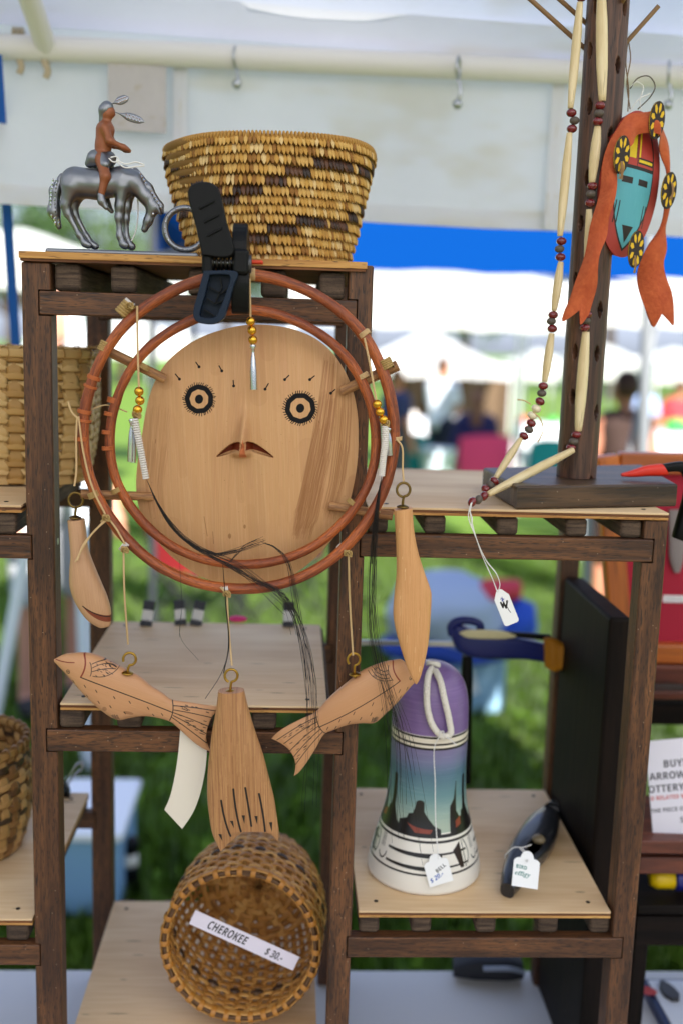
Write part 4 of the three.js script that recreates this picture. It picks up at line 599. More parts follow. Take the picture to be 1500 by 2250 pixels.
// ---------------------------------------------------------------- coiled basket on the top shelf
{
  const cz = -0.155, rimL = P(357, 330, cz), rimR = P(832, 345, cz), R1 = (rimR.x - rimL.x) / 2, cx = (rimR.x + rimL.x) / 2, y1 = (rimL.y + rimR.y) / 2, y0 = SHELF.top + 0.001, R0 = R1 * 0.715, ROWS = 13, hRow = (y1 - y0) / ROWS;
  const t = thing('coiled_basket', 'flared coiled straw basket with dark stepped pattern on the top shelf', 'basket', V(cx, y0, cz));
  const rad = f => R0 + (R1 - R0) * (0.86 * f + 0.14 * Math.sin(f * 1.57));
  const lean = (a, f) => 0.004 * f * Math.sin(a * 2 + 0.8) + 0.0022 * Math.sin(a * 5 + f * 4);
  // dark blocks: row counted from the rim, picture span in an enlargement (2.885 times, from 340)
  const dark = [[], [[45, 95], [1340, 1400]], [[110, 168], [975, 1215], [1235, 1335]], [[168, 245], [832, 975]], [[245, 335], [705, 845]], [[370, 465], [538, 695]], [[112, 165], [455, 565], [1275, 1318]], [[178, 235], [1205, 1258]], [[895, 1095], [1100, 1200], [1300, 1335]], [[738, 905]], [[585, 745]], [[585, 622]], []];
  const tones = ['#d2a85e', '#c59648', '#dfbf84', '#b98a42', '#cda25a', '#94662e'].map(c => std(c, 0.82)), darks = ['#3a2418', '#4a2e1c', '#5c3820', '#2c1c14'].map(c => std(c, 0.55));
  const seedG = new THREE.LatheGeometry([[0.001, -1], [0.45, -0.72], [0.9, -0.3], [1, 0.05], [0.85, 0.4], [0.4, 0.78], [0.001, 1]].map(q => new THREE.Vector2(...q)), 6); const all = [];
  part(t, 'coil_core', new THREE.LatheGeometry(Array.from({ length: ROWS * 6 + 1 }, (_, i) => { const f = i / (ROWS * 6); return new THREE.Vector2(rad(f) - 0.0035 + 0.0022 * Math.abs(Math.sin(f * ROWS * Math.PI)), y0 + f * (y1 - y0)); }).concat([new THREE.Vector2(R1 - 0.010, y1 - 0.002), ...Array.from({ length: 20 }, (_, i) => new THREE.Vector2(rad(1 - i / 19) - 0.011, y1 - 0.004 - i / 19 * (y1 - y0 - 0.01)))]), 96).translate(cx, 0, cz), std(0x8a6430, 0.9, { side: THREE.DoubleSide }));
  part(t, 'base', new THREE.CylinderGeometry(R0 - 0.004, R0 - 0.005, 0.008, 64).translate(cx, y0 + 0.0042, cz), std(0x9a7238, 0.9));
  for (let r = 0; r < ROWS; r++) {
    const f = 1 - (r + 0.5) / ROWS, rd = rad(f), n = Math.round(rd * 6.2832 / 0.0047);
    for (let i = 0; i < n; i++) {
      const a = (i + (r % 2) * 0.5 + rr(-0.12, 0.12)) / n * 6.2832, x = Math.sin(a), z = Math.cos(a);
      const zx = ((cx + x * rd - cx) / R1) * 685 + 728, front = z > -0.05, dk = front && (dark[r] || []).some(([p, q]) => zx > p && zx < q) || (!front && (dark[r] || []).some(([p, q]) => 1456 - zx > p && 1456 - zx < q));
      const pos = V(cx + x * (rd + lean(a, f)), y0 + (y1 - y0) * f + rr(-0.0004, 0.0004) + 0.0012 * Math.sin(a * 2.0 + r), cz + z * (rd + lean(a, f)));
      const q = new THREE.Quaternion().setFromEuler(new THREE.Euler(-0.32, a, rr(-0.02, 0.3), 'YXZ'));
      all.push({ pos, q, s: V(0.0031 * rr(0.8, 1.12), hRow * rr(0.62, 0.76), 0.0019 * rr(0.8, 1.3)), m: dk ? darks[Math.floor(rnd() * 4)] : tones[Math.floor(Math.pow(rnd(), 1.4) * 6)], w: z - Math.abs(r - 5) * 0.03 });
    }
  }
  all.sort((a, b) => b.w - a.w);
  const low = new THREE.SphereGeometry(1, 6, 4), rest = new Map();
  all.forEach((o, i) => { if (i < 300) put(t, 'stitch', seedG, o.m, o.pos, o.q, o.s); else { if (!rest.has(o.m)) rest.set(o.m, []); rest.get(o.m).push((o.w > 0 ? seedG : low).clone().applyMatrix4(new THREE.Matrix4().compose(o.pos, o.q, o.s))); } });
  for (const [m, l] of rest) part(t, 'stitches', merge(l), m, { kind: 'stuff' });
  const rimS = []; for (let i = 0; i < 190; i++) { const a = i / 190 * 6.2832; rimS.push(new THREE.SphereGeometry(1, 6, 4).scale(0.0021, 0.0052, 0.0062).rotateY(a).translate(cx + Math.sin(a) * (R1 - 0.004 + lean(a, 1)), y1 - 0.001 + 0.0012 * Math.sin(a * 2), cz + Math.cos(a) * (R1 - 0.004 + lean(a, 1)))); }
  part(t, 'rim', merge(rimS), tones[3]);
}

// ---------------------------------------------------------------- black spring clamp pinching hoop and top board
{
  const Z = 0.062, t = thing('spring_clamp', 'black plastic spring clamp gripping the hoop to the top shelf edge', 'clamp', P(500, 700, Z));
  const pts = l => new THREE.Shape(new THREE.SplineCurve(l.map(([x, y]) => { const p = P(x, y, Z); return new THREE.Vector2(p.x, p.y); })).getPoints(60));
  const ext = (l, z, d, b = 0.002) => new THREE.ExtrudeGeometry(pts(l), { depth: d, bevelEnabled: true, bevelThickness: b, bevelSize: b * 0.6, bevelSegments: 3 }).translate(0, 0, z);
  // upper handle: leaning paddle with a raised grip
  const uh = [[450, 560], [437, 500], [421, 440], [424, 418], [445, 408], [470, 412], [484, 430], [497, 490], [512, 560], [450, 561]];
  part(t, 'handle', ext(uh, Z + 0.004, 0.012, 0.0025), M.blackPlastic);
  for (const [x, y] of [[455, 450], [465, 480], [472, 510]]) part(t, 'grip_rib', new RoundedBoxGeometry(0.017, 0.0022, 0.003, 2, 0.0009).rotateZ(0.5).translate(...P(x, y, Z + 0.0195).toArray()), M.blackPlastic);
  // lower handle: an open trough with ribs
  const lo = [[452, 600], [442, 640], [431, 680], [432, 700], [445, 709], [470, 711], [490, 702], [500, 680], [514, 630], [520, 600], [452, 599]], li = [[463, 605], [452, 650], [441, 690], [450, 700], [476, 700], [486, 684], [503, 640], [508, 606], [463, 604]];
  const outer = pts(lo); outer.holes.push(new THREE.Path(pts(li).getPoints()));
  part(t, 'handle', merge([new THREE.ExtrudeGeometry(outer, { depth: 0.014, bevelEnabled: true, bevelThickness: 0.001, bevelSize: 0.0008, bevelSegments: 2 }).translate(0, 0, Z + 0.002), ext(lo, Z - 0.001, 0.003, 0.0008)]), M.bluePlastic);
  const rib = (a, b, c, d) => { const p = P(a, b, Z + 0.01), q = P(c, d, Z + 0.01), L = p.distanceTo(q); part(t, 'rib', new THREE.BoxGeometry(L, 0.0012, 0.006).rotateZ(Math.atan2(q.y - p.y, q.x - p.x)).translate((p.x + q.x) / 2, (p.y + q.y) / 2, Z + 0.008), M.blackPlastic); };
  rib(484, 610, 488, 630); rib(488, 630, 473, 668); rib(460, 630, 486, 645); rib(455, 655, 473, 668); rib(448, 680, 470, 693); rib(502, 632, 486, 645); rib(492, 660, 473, 668);
  // pivot cheeks, spring, pin
  for (const [x0, x1] of [[446, 470], [512, 548]]) { const a = P(x0, 548, Z), b = P(x1, 606, Z); part(t, 'cheek', new RoundedBoxGeometry(b.x - a.x, a.y - b.y, 0.03, 3, 0.004).translate((a.x + b.x) / 2, (a.y + b.y) / 2, Z - 0.002), M.blackPlastic); }
  { const c = P(492, 578, Z + 0.004); part(t, 'spring', helix(c, V(1, 0, 0), 0.007, 0.0016, 6, 0.0042, 16, 0), std(0x33302c, 0.35, { metalness: 0.9 })); part(t, 'pin', rod(P(450, 576, Z + 0.002), P(549, 580, Z + 0.002), 0.0035), M.steel); const d = P(550, 580, Z + 0.002); part(t, 'pivot_cap', new THREE.CylinderGeometry(0.009, 0.009, 0.003, 20).rotateZ(Math.PI / 2).translate(d.x, d.y, d.z), std(0x4a4a4c, 0.4, { metalness: 0.6 })); }
  // jaws reach back over the board above and behind the hoop below
  const side = (l, m, n, x0, x1) => { const sh = new THREE.Shape(new THREE.SplineCurve(l.map(([z, y]) => new THREE.Vector2(z, y))).getPoints(40)); const w = P(x1, 560, Z).x - P(x0, 560, Z).x; part(t, n, new THREE.ExtrudeGeometry(sh, { depth: w, bevelEnabled: true, bevelThickness: 0.0015, bevelSize: 0.001, bevelSegments: 2 }).rotateY(-Math.PI / 2).translate(P(x0, 560, Z).x + w, 0, 0), m); };
  const yt = SHELF.top, yb = EYE + 0.036;
  side([[Z + 0.008, yt - 0.012], [Z + 0.006, yt + 0.014], [Z - 0.012, yt + 0.03], [Z - 0.035, yt + 0.022], [Z - 0.062, yt + 0.003], [Z - 0.056, yt + 0.0015], [Z - 0.03, yt + 0.006], [Z - 0.012, yt - 0.002], [Z - 0.006, yt - 0.014], [Z + 0.008, yt - 0.013]], M.blackPlastic, 'jaw', 514, 540);
  side([[Z + 0.006, yt - 0.015], [Z - 0.008, yt - 0.02], [Z - 0.010, yt - 0.046], [Z - 0.004, yt - 0.058], [Z + 0.004, yt - 0.052], [Z + 0.008, yt - 0.03], [Z + 0.006, yt - 0.016]], M.blackPlastic, 'jaw', 514, 546);
  { const a = P(566, 577, 0.03); part(t, 'jaw_pad', new RoundedBoxGeometry(0.016, 0.004, 0.014, 2, 0.0018).translate(a.x - 0.002, a.y, 0.034), std(0xd8401c, 0.5)); }
}

// ---------------------------------------------------------------- right shelf: pole stand, necklace, sun-face mask, clamp
const ZP = -0.10;
{
  const top = SHELF.right + 0.0275, t = thing('jewelry_stand', 'dark perforated wooden pole on a scuffed slab base with thin pegs', 'stand', V(P(1265, 1050, ZP).x, SHELF.right + 0.0003, ZP));
  const c = [[1139, 1066], [1482, 1062], [1405, 1020], [1066, 1027]].map(([x, y]) => H(x, y, top)), sh = new THREE.Shape(c.map(p => new THREE.Vector2(p.x, -p.z)));
  part(t, 'slab', boxUV(new THREE.ExtrudeGeometry(sh, { depth: 0.0215, bevelEnabled: true, bevelThickness: 0.0025, bevelSize: 0.0025, bevelSegments: 3 }).rotateX(-Math.PI / 2).translate(0, SHELF.right + 0.003, 0), 'x', 0.3, 0.1), M.block);
  const b = H(1265, 1047, top), R = 0.0232, yTop = P(1334, -160, b.z).y, holes = [];
  // spots of the pole's natural holes: angle from the viewer, height in the picture
  for (let k = 0; k < 26; k++) for (const [a0, off] of [[-0.85, 0], [0.5, 34], [1.9, -28], [3.2, 40], [-2.2, 10]]) holes.push([a0 + 0.16 * Math.sin(k * 1.7 + a0), 1010 - k * 128 + off + 20 * Math.sin(k * 2.1 + a0 * 3)]);
  const hs = holes.map(([a, py]) => [a, P(1290, py, b.z + R).y]);
  const NY = 620, NU = 110;
  const g = grid(NU, NY, (u, v) => { const a = u * 6.2832 + Math.PI, y = top + v * (yTop - top); let d = 0; for (const [ha, hy] of hs) { if (Math.abs(y - hy) > 0.014) continue; let da = ((a - ha + Math.PI) % 6.2832 + 6.2832) % 6.2832 - Math.PI; const q = Math.pow(da * R / 0.0032, 2) + Math.pow((y - hy) / 0.0095, 2) + Math.abs(da * R / 0.0032) * Math.abs((y - hy) / 0.0095) * 0.9; d = Math.max(d, 1 - sst(0.55, 1.1, q)); }
    const r = R * (1 + 0.018 * Math.sin(a * 3 + y * 5) + 0.012 * vn(a * 3, y * 20, 999, 999, 4)) - 0.012 * d; return [b.x + Math.sin(a) * r, y, b.z + Math.cos(a) * r, y, a * R]; }, true);
  part(t, 'pole', g, M.pole);
  const peg = (a, b2, c2, d, z0, z1) => part(t, 'peg', rod(P(a, b2, z0), P(c2, d, z1), 0.0026, 0.0026, 10), std(0x8a6a48, 0.6));
  peg(1150, -14, 1290, 112, ZP + 0.03, ZP); peg(1212, -16, 1292, 56, ZP + 0.03, ZP); peg(1374, 94, 1446, 13, ZP, ZP + 0.01); peg(1355, 22, 1376, -14, ZP + 0.015, ZP + 0.05);
}
{ // bone pipe necklace
  const t = thing('bone_necklace', 'long necklace of bone pipes with dark red and grey beads draped on the pole', 'necklace', P(1150, 1100, -0.01));
  const bone = wood({ light: [234, 216, 174], dark: [208, 184, 134], pore: 25, s: 51, bands: 3, w: 512, h: 128, su: 0.1, sv: 0.04, bump: 0.0001, rough: 0.35 });
  const pipe = (a, b, k = 1) => { const d = b.clone().sub(a), L = d.length(), r = 0.0052 * k, gg = new THREE.LatheGeometry([[0, 0.0012], [0, 0.62 * r], [0.06, 0.72 * r], [0.3, 0.97 * r], [0.5, r], [0.7, 0.96 * r], [0.94, 0.7 * r], [1, 0.6 * r], [1, 0.0012]].map(([y, q]) => new THREE.Vector2(Math.max(q, 0.001), y * L)), 16); const u = gg.attributes.uv; for (let i = 0; i < u.count; i++) u.setXY(i, u.getY(i) * L + rr(0, 0.0002), u.getX(i) * 0.03); gg.applyQuaternion(new THREE.Quaternion().setFromUnitVectors(V(0, 1, 0), d.normalize())); gg.translate(a.x, a.y, a.z); part(t, 'bone_pipe', gg, bone); };
  const red = phys(0x6e1014, 0.22, { clearcoat: 0.6 }), grey = std(0x5a5046, 0.6), ivory = std(0xe6dab8, 0.4), bg = new THREE.SphereGeometry(1, 18, 12);
  const bead = (x, y, z, m, tilt = 0) => put(t, 'bead', bg, m, P(x, y, z), new THREE.Quaternion().setFromEuler(new THREE.Euler(0, 0, tilt)), V(0.0058, 0.0046, 0.0058).multiplyScalar(m === grey ? 0.95 : 1));
  const z = -0.068, seg = (l, zz = z) => l.forEach(([x0, y0, x1, y1, k]) => pipe(P(x0, y0, zz), P(x1, y1, zz), k));
  seg([[1273, 5, 1252, 238, 1.0], [1250, 292, 1229, 519, 1.0], [1231, 575, 1216, 683, 0.95], [1211, 732, 1195, 839, 0.95]]); pipe(P(1143, 964, z + 0.006), P(1087, 1051, -0.04), 0.85);
  pipe(P(1300, -180, z), P(1276, -18, z)); bead(1276, -6, z, red);
  for (const [x, y, m] of [[1254, 248, red], [1261, 265, grey], [1255, 283, red], [1232, 530, red], [1228, 547, grey], [1230, 565, red], [1214, 692, red], [1210, 706, grey], [1212, 722, red], [1192, 848, red], [1189, 864, grey], [1185, 882, red], [1177, 898, ivory], [1168, 913, ivory], [1166, 930, red], [1161, 944, grey], [1150, 958, red]]) bead(x, y, z + (y > 840 ? 0.004 : 0), m, y > 880 ? -0.5 : 0);
  for (const [x, y, zz, m] of [[1085, 1057, -0.036, red], [1076, 1066, -0.03, grey], [1066, 1075, -0.024, red]]) bead(x, y, zz, m, -0.7);
  seg([[1320, -30, 1322, 222, 1.25], [1312, 278, 1299, 402, 1.1], [1293, 460, 1290, 682, 1.0], [1286, 729, 1269, 947, 1.25]], z + 0.006);
  for (const [x, y, m] of [[1317, 232, red], [1315, 249, grey], [1312, 267, red], [1300, 409, red], [1297, 426, grey], [1295, 446, red], [1289, 691, red], [1286, 705, grey], [1284, 720, red], [1265, 955, red], [1259, 970, grey], [1253, 984, red]]) bead(x, y, z + 0.008, m);
  pipe(P(1258, 989, z + 0.014), P(1071, 1086, -0.012), 1.05); for (const [x, y, zz, m] of [[1062, 1090, -0.006, red], [1050, 1098, 0.0, grey], [1036, 1103, 0.004, red]]) bead(x, y, zz, m, 1.1);
  for (const l of [[[1170, 905], [1185, 920], [1192, 945], [1180, 972]], [[1165, 888], [1150, 880], [1135, 878]]]) part(t, 'cord_end', tube(l.map(([x, y]) => P(x, y, z + 0.008)), 0.0008, 16, 6), M.sinew);
}
// ---- price tags
function tagShape(w, h, kind) {
  const s = new THREE.Shape();
  if (kind === 'cut') { s.moveTo(-w / 2, 0.004); s.lineTo(-w / 2, h * 0.78); s.lineTo(-w * 0.22, h * 0.96); s.quadraticCurveTo(0, h * 1.06, w * 0.22, h * 0.96); s.lineTo(w / 2, h * 0.78); s.lineTo(w / 2, 0.004); s.quadraticCurveTo(w / 2, 0, w / 2 - 0.004, 0); s.lineTo(-w / 2 + 0.004, 0); s.quadraticCurveTo(-w / 2, 0, -w / 2, 0.004); }
  else { s.moveTo(-w / 2, 0); s.lineTo(-w / 2, h * 0.70); s.quadraticCurveTo(-w * 0.44, h * 0.80, -w * 0.26, h * 0.80); s.quadraticCurveTo(-w * 0.2, h, 0, h); s.quadraticCurveTo(w * 0.2, h, w * 0.26, h * 0.80); s.quadraticCurveTo(w * 0.44, h * 0.80, w / 2, h * 0.70); s.lineTo(w / 2, 0); s.lineTo(-w / 2, 0); }
  const hole = new THREE.Path(); hole.absarc(0, h * (kind === 'cut' ? 0.84 : 0.74), w * 0.075, 0, 6.2832); s.holes.push(hole); return s;
}
function tag(name, label, o, ang, w, h, kind, draw, strings, tiltX = 0) {
  const t = thing(name, label, 'price tag', o), map = painted(300, Math.round(300 * h / w), (x, cw, ch) => { x.fillStyle = '#f0f0ee'; x.fillRect(0, 0, cw, ch); draw(x, cw, ch); });
  const q = new THREE.Quaternion().setFromEuler(new THREE.Euler(tiltX, 0, ang)), fr = new THREE.Matrix4().compose(o, q, V(1, 1, 1));
  const g = sheet(tagShape(w, h, kind), 0.0005, fr, [-w / 2, 0, w, h]);
  part(t, 'card', g, new THREE.MeshStandardMaterial({ map, roughness: 0.75 }));
  for (const l of strings) part(t, 'string', rope(l, 0.0004, 0.0004, 2, 260, 60), M.string);
  return t;
}
const hand = (x, pts, wd, col) => { x.strokeStyle = col; x.lineWidth = wd; x.beginPath(); pts.forEach((p, i) => i ? x.lineTo(...p) : x.moveTo(...p)); x.stroke(); };
{
  const zt = 0.012, o = P(1124, 1371, zt);
  tag('necklace_tag', 'small white price tag hanging from the bone necklace on a long twisted string', o, 0.42, 0.0175, 0.043, 'cut', (x, w, h) => { x.save(); x.translate(w / 2 + 6, h * 0.42); x.rotate(0.25);
    hand(x, [[-70, -40], [-40, 60], [-18, -30], [20, 80], [44, -10], [52, -55]], 34, '#15110f'); hand(x, [[52, -55], [30, 20], [60, 120], [95, 180]], 12, '#15110f'); hand(x, [[-60, -130], [-10, -100], [-50, -70], [-5, -60]], 14, '#2a3a8c'); hand(x, [[-36, -150], [-28, -50]], 10, '#2a3a8c'); hand(x, [[-70, -105], [0, -100]], 10, '#2a3a8c'); x.restore(); },
  [[P(1035, 1106, 0.012), P(1032, 1125, 0.014), P(1036, 1150, zt), P(1058, 1220, zt), P(1080, 1270, zt), P(1092, 1302, zt + 0.001)], [P(1033, 1106, 0.013), P(1028, 1135, 0.014), P(1040, 1170, zt), P(1066, 1230, zt + 0.001), P(1090, 1262, zt), P(1097, 1285, zt + 0.001), P(1092, 1302, zt + 0.001)], [P(1036, 1104, 0.010), P(1030, 1118, 0.013), P(1036, 1140, 0.013), P(1034, 1158, 0.012)]]);
}
{ // sun-face mask: a thick round disc turned to the side, wrapped in a leather band
  const c = P(1370, 408, -0.085), R = 0.081, OV = 0.53, TH = 0.020, yaw = 26 * RAD;
  const t = thing('sun_face_mask', 'round painted turquoise face mask wrapped in an orange leather band with forked tails', 'mask', V(c.x, c.y - 0.17, c.z));
  const Q = new THREE.Quaternion().setFromEuler(new THREE.Euler(0, yaw, -0.10, 'YXZ')), N = 512;
  const map = painted(N, N, (x) => {
    x.fillStyle = '#a83a30'; x.fillRect(0, 0, N, N);
    const face = () => { x.beginPath(); x.moveTo(96, 200); x.lineTo(416, 200); x.bezierCurveTo(440, 330, 360, 430, 256, 486); x.bezierCurveTo(150, 430, 72, 330, 96, 200); };
    x.fillStyle = '#58a8b4'; face(); x.fill(); x.save(); face(); x.clip(); fibres(x, N, N, 500, ['#3c8e9c', '#7cc4cc', '#4a9caa'], 0.2, 1, 30, 4, 0.16); x.restore(); x.strokeStyle = '#1c1512'; x.lineWidth = 9; face(); x.stroke();
    x.beginPath(); x.moveTo(96, 200); x.bezierCurveTo(110, 90, 190, 30, 256, 20); x.bezierCurveTo(322, 30, 402, 90, 416, 200); x.closePath(); x.fillStyle = '#b0392c'; x.fill(); x.lineWidth = 12; x.stroke();
    x.fillStyle = '#e2c21a'; x.beginPath(); x.moveTo(112, 168); x.bezierCurveTo(130, 90, 190, 45, 240, 40); x.lineTo(240, 168); x.fill(); x.strokeStyle = '#1c1512'; x.lineWidth = 6; x.stroke(); x.fillStyle = '#e2c21a'; x.fillRect(262, 40, 14, 140); x.fillRect(262, 166, 140, 16); x.strokeRect(262, 166, 140, 16); x.beginPath(); x.moveTo(252, 30); x.lineTo(252, 196); x.stroke();
    x.fillStyle = '#241a16'; x.fillRect(140, 236, 90, 22); x.fillRect(282, 236, 90, 22); for (const a of [122, 148, 364, 390]) x.fillRect(a, 322, 9, 78); x.beginPath(); x.moveTo(206, 402); x.lineTo(306, 402); x.lineTo(256, 462); x.fill();
  });
  const loc = g => { g.scale(OV, 1, 1); g.applyQuaternion(Q); g.translate(c.x, c.y, c.z); return g; };
  const face = new THREE.CircleGeometry(R * 0.985, 64); { const p = face.attributes.position; for (let i = 0; i < p.count; i++) { const r = Math.hypot(p.getX(i), p.getY(i)) / R; p.setZ(i, TH / 2 + 0.006 * (1 - r * r)); } }
  part(t, 'face', loc(grid(64, 12, (u, v) => { const a = u * 6.2832, r = R * v; return [Math.cos(a) * r, Math.sin(a) * r, TH / 2 + 0.008 * (1 - v * v), 0.5 + 0.5 * v * Math.cos(a), 0.5 + 0.5 * v * Math.sin(a)]; }, true)), new THREE.MeshStandardMaterial({ map, roughness: 0.6, side: THREE.DoubleSide }));
  part(t, 'drum_side', loc(new THREE.CylinderGeometry(R, R * 0.94, TH, 64, 1, false).rotateX(Math.PI / 2)), std(0xa2342a, 0.55));
  const rosMap = painted(160, 160, x => { x.fillStyle = '#2a1f19'; x.fillRect(0, 0, 160, 160); x.fillStyle = '#e0b41e'; for (let i = 0; i < 8; i++) { x.save(); x.translate(80, 80); x.rotate(i * Math.PI / 4 + 0.2); x.beginPath(); x.moveTo(0, -28); x.lineTo(14, -48); x.lineTo(8, -72); x.lineTo(-8, -72); x.lineTo(-13, -48); x.fill(); x.restore(); } });
  for (const [a, b] of [[0.12, 0.92], [-0.98, 0.30], [0.96, -0.02], [0.05, -0.98]]) part(t, 'rosette', loc(merge([new THREE.CylinderGeometry(0.0205, 0.0205, 0.0022, 32).rotateX(Math.PI / 2).translate(a * R * 0.92, b * R * 0.92, TH / 2 + 0.022)])), new THREE.MeshStandardMaterial({ map: rosMap, roughness: 0.7 }));
  for (const [a, b] of [[-0.98, 0.2], [0.02, -1.08], [1, 0.1]]) { const o = []; for (let i = 0; i < 9; i++) { const p = V(a * R * 0.92 + rr(-0.003, 0.003), b * R * 0.92, TH / 2 + 0.0235); o.push(tube([p, p.clone().add(V(rr(-0.003, 0.003), -0.008, 0.003)), p.clone().add(V(rr(-0.005, 0.005), -0.019, 0.002))], 0.0006, 8, 4)); } part(t, 'feather_tuft', loc(merge(o)), std(0xa07c50, 0.8)); }
  // leather: outline pairs across the band from the left tail up over the disc and down to the right tail
  const felt = new THREE.MeshPhysicalMaterial({ map: data(256, 256, (u, v) => { const a = fbm(u, v, 30, 30, 91, 3), b = fbm(u, v, 5, 5, 95, 3); return mix3([166, 70, 36], [206, 106, 60], clamp(a * 0.6 + b * 0.6 - 0.1)); }), bumpMap: data(256, 256, (u, v) => { const k = 255 * fbm(u, v, 60, 60, 98, 3); return [k, k, k]; }, false), bumpScale: 0.0006, roughness: 0.95, sheen: 0.5, sheenColor: new THREE.Color(0.9, 0.5, 0.3), sheenRoughness: 0.6, side: THREE.DoubleSide });
  felt.map.repeat.set(9, 9); felt.bumpMap.repeat.set(9, 9);
  const band = (rows, tip, tip0) => {
    const cl = curve(rows.map(r => P(r[0], r[1], r[4]))), cr = curve(rows.map(r => P(r[2], r[3], r[5] ?? r[4]))), n = 150;
    const sheetG = off => grid(16, n, (u, v) => { const p = cl.getPoint(v).lerp(cr.getPoint(v), u), k = Math.abs(u - 0.5) * 2, w = k > 0.999 ? 0.15 : 1 - Math.abs(k - 0.72) / 0.72; p.addScaledVector(tip, sst(0.93, 1, v) * w * 0.9).addScaledVector(tip0, sst(0.07, 0, v) * w * 0.9);
      return [p.x + 0.0014 * Math.sin(v * 52 + u * 2), p.y + 0.0008 * Math.sin(v * 70 + u * 9), p.z + 0.005 * Math.sin(u * 3.14) + 0.0032 * Math.sin(v * 43 + u) * (0.3 + u) + off, p.x + p.z, p.y]; });
    return merge([sheetG(0.0012), sheetG(-0.0012)]);
  };
  const rightRows = [[1442, 250, 1440, 294, -0.075, -0.062], [1460, 298, 1450, 325, -0.088, -0.072], [1470, 360, 1460, 372, -0.10, -0.085], [1471, 430, 1461, 430, -0.105, -0.09], [1464, 490, 1452, 490, -0.11, -0.095], [1462, 535, 1424, 540, -0.105, -0.10], [1458, 575, 1400, 585, -0.10], [1468, 625, 1404, 630, -0.10], [1478, 685, 1416, 690, -0.10]].reverse();
  part(t, 'leather_band', band([...rightRows, [1405, 246, 1405, 296, -0.068, -0.058], [1370, 262, 1384, 318, -0.062, -0.052], [1342, 300, 1365, 346, -0.057, -0.046], [1325, 360, 1352, 398, -0.053, -0.042], [1312, 430, 1343, 460, -0.050, -0.040], [1298, 500, 1334, 505, -0.048, -0.038], [1278, 570, 1316, 560, -0.046, -0.036], [1262, 630, 1310, 625, -0.047, -0.038], [1240, 676, 1297, 684, -0.05, -0.042]], P(1222, 716, -0.05).sub(P(1240, 680, -0.05)), P(1436, 726, -0.10).sub(P(1430, 690, -0.10))), felt);
  const wire = (l, m) => part(t, 'hanging_wire', tube(l.map(([x, y, z]) => P(x, y, z ?? -0.085)), 0.0007, 30, 5), m);
  const tan = std(0x7a6040, 0.6); wire([[1378, 90, ZP], [1374, 140], [1380, 200], [1378, 245]], tan); wire([[1380, 92, ZP], [1384, 130], [1376, 180], [1383, 240]], tan); wire([[1383, 195], [1400, 172], [1425, 168], [1438, 190], [1428, 212], [1400, 240]], std(0x4a3c2c, 0.6)); wire([[1385, 190], [1396, 180], [1412, 190], [1405, 220], [1408, 245]], M.string); wire([[1428, 205], [1400, 220], [1380, 250]], M.string);
}
{ // red-tipped black clamp at the end of the slab
  const Z = -0.07, t = thing('spring_clamp', 'black clamp with a bright red rubber tip biting the scuffed slab base', 'clamp', P(1500, 1120, Z));
  const p = (x, y, z = Z) => P(x, y, z);
  part(t, 'rubber_tip', loft([[p(1364, 1040), p(1364, 1047), 0.003], [p(1385, 1034), p(1390, 1048), 0.005], [p(1415, 1024), p(1425, 1046), 0.0065], [p(1440, 1020), p(1455, 1046), 0.0075], [p(1452, 1019), p(1466, 1043), 0.0075]], UPZ, null, 2.6), std(0xd82a12, 0.45));
  part(t, 'jaw', loft([[p(1446, 1022), p(1452, 1040), 0.005], [p(1475, 1016), p(1478, 1036), 0.006], [p(1500, 1014), p(1496, 1040), 0.007], [p(1530, 1020), p(1502, 1060), 0.008], [p(1545, 1060), p(1500, 1090), 0.009], [p(1540, 1110), p(1492, 1120), 0.009], [p(1540, 1160), p(1478, 1170), 0.009], [p(1560, 1210), p(1476, 1180), 0.008]], UPZ, null, 3), M.blackPlastic);
}

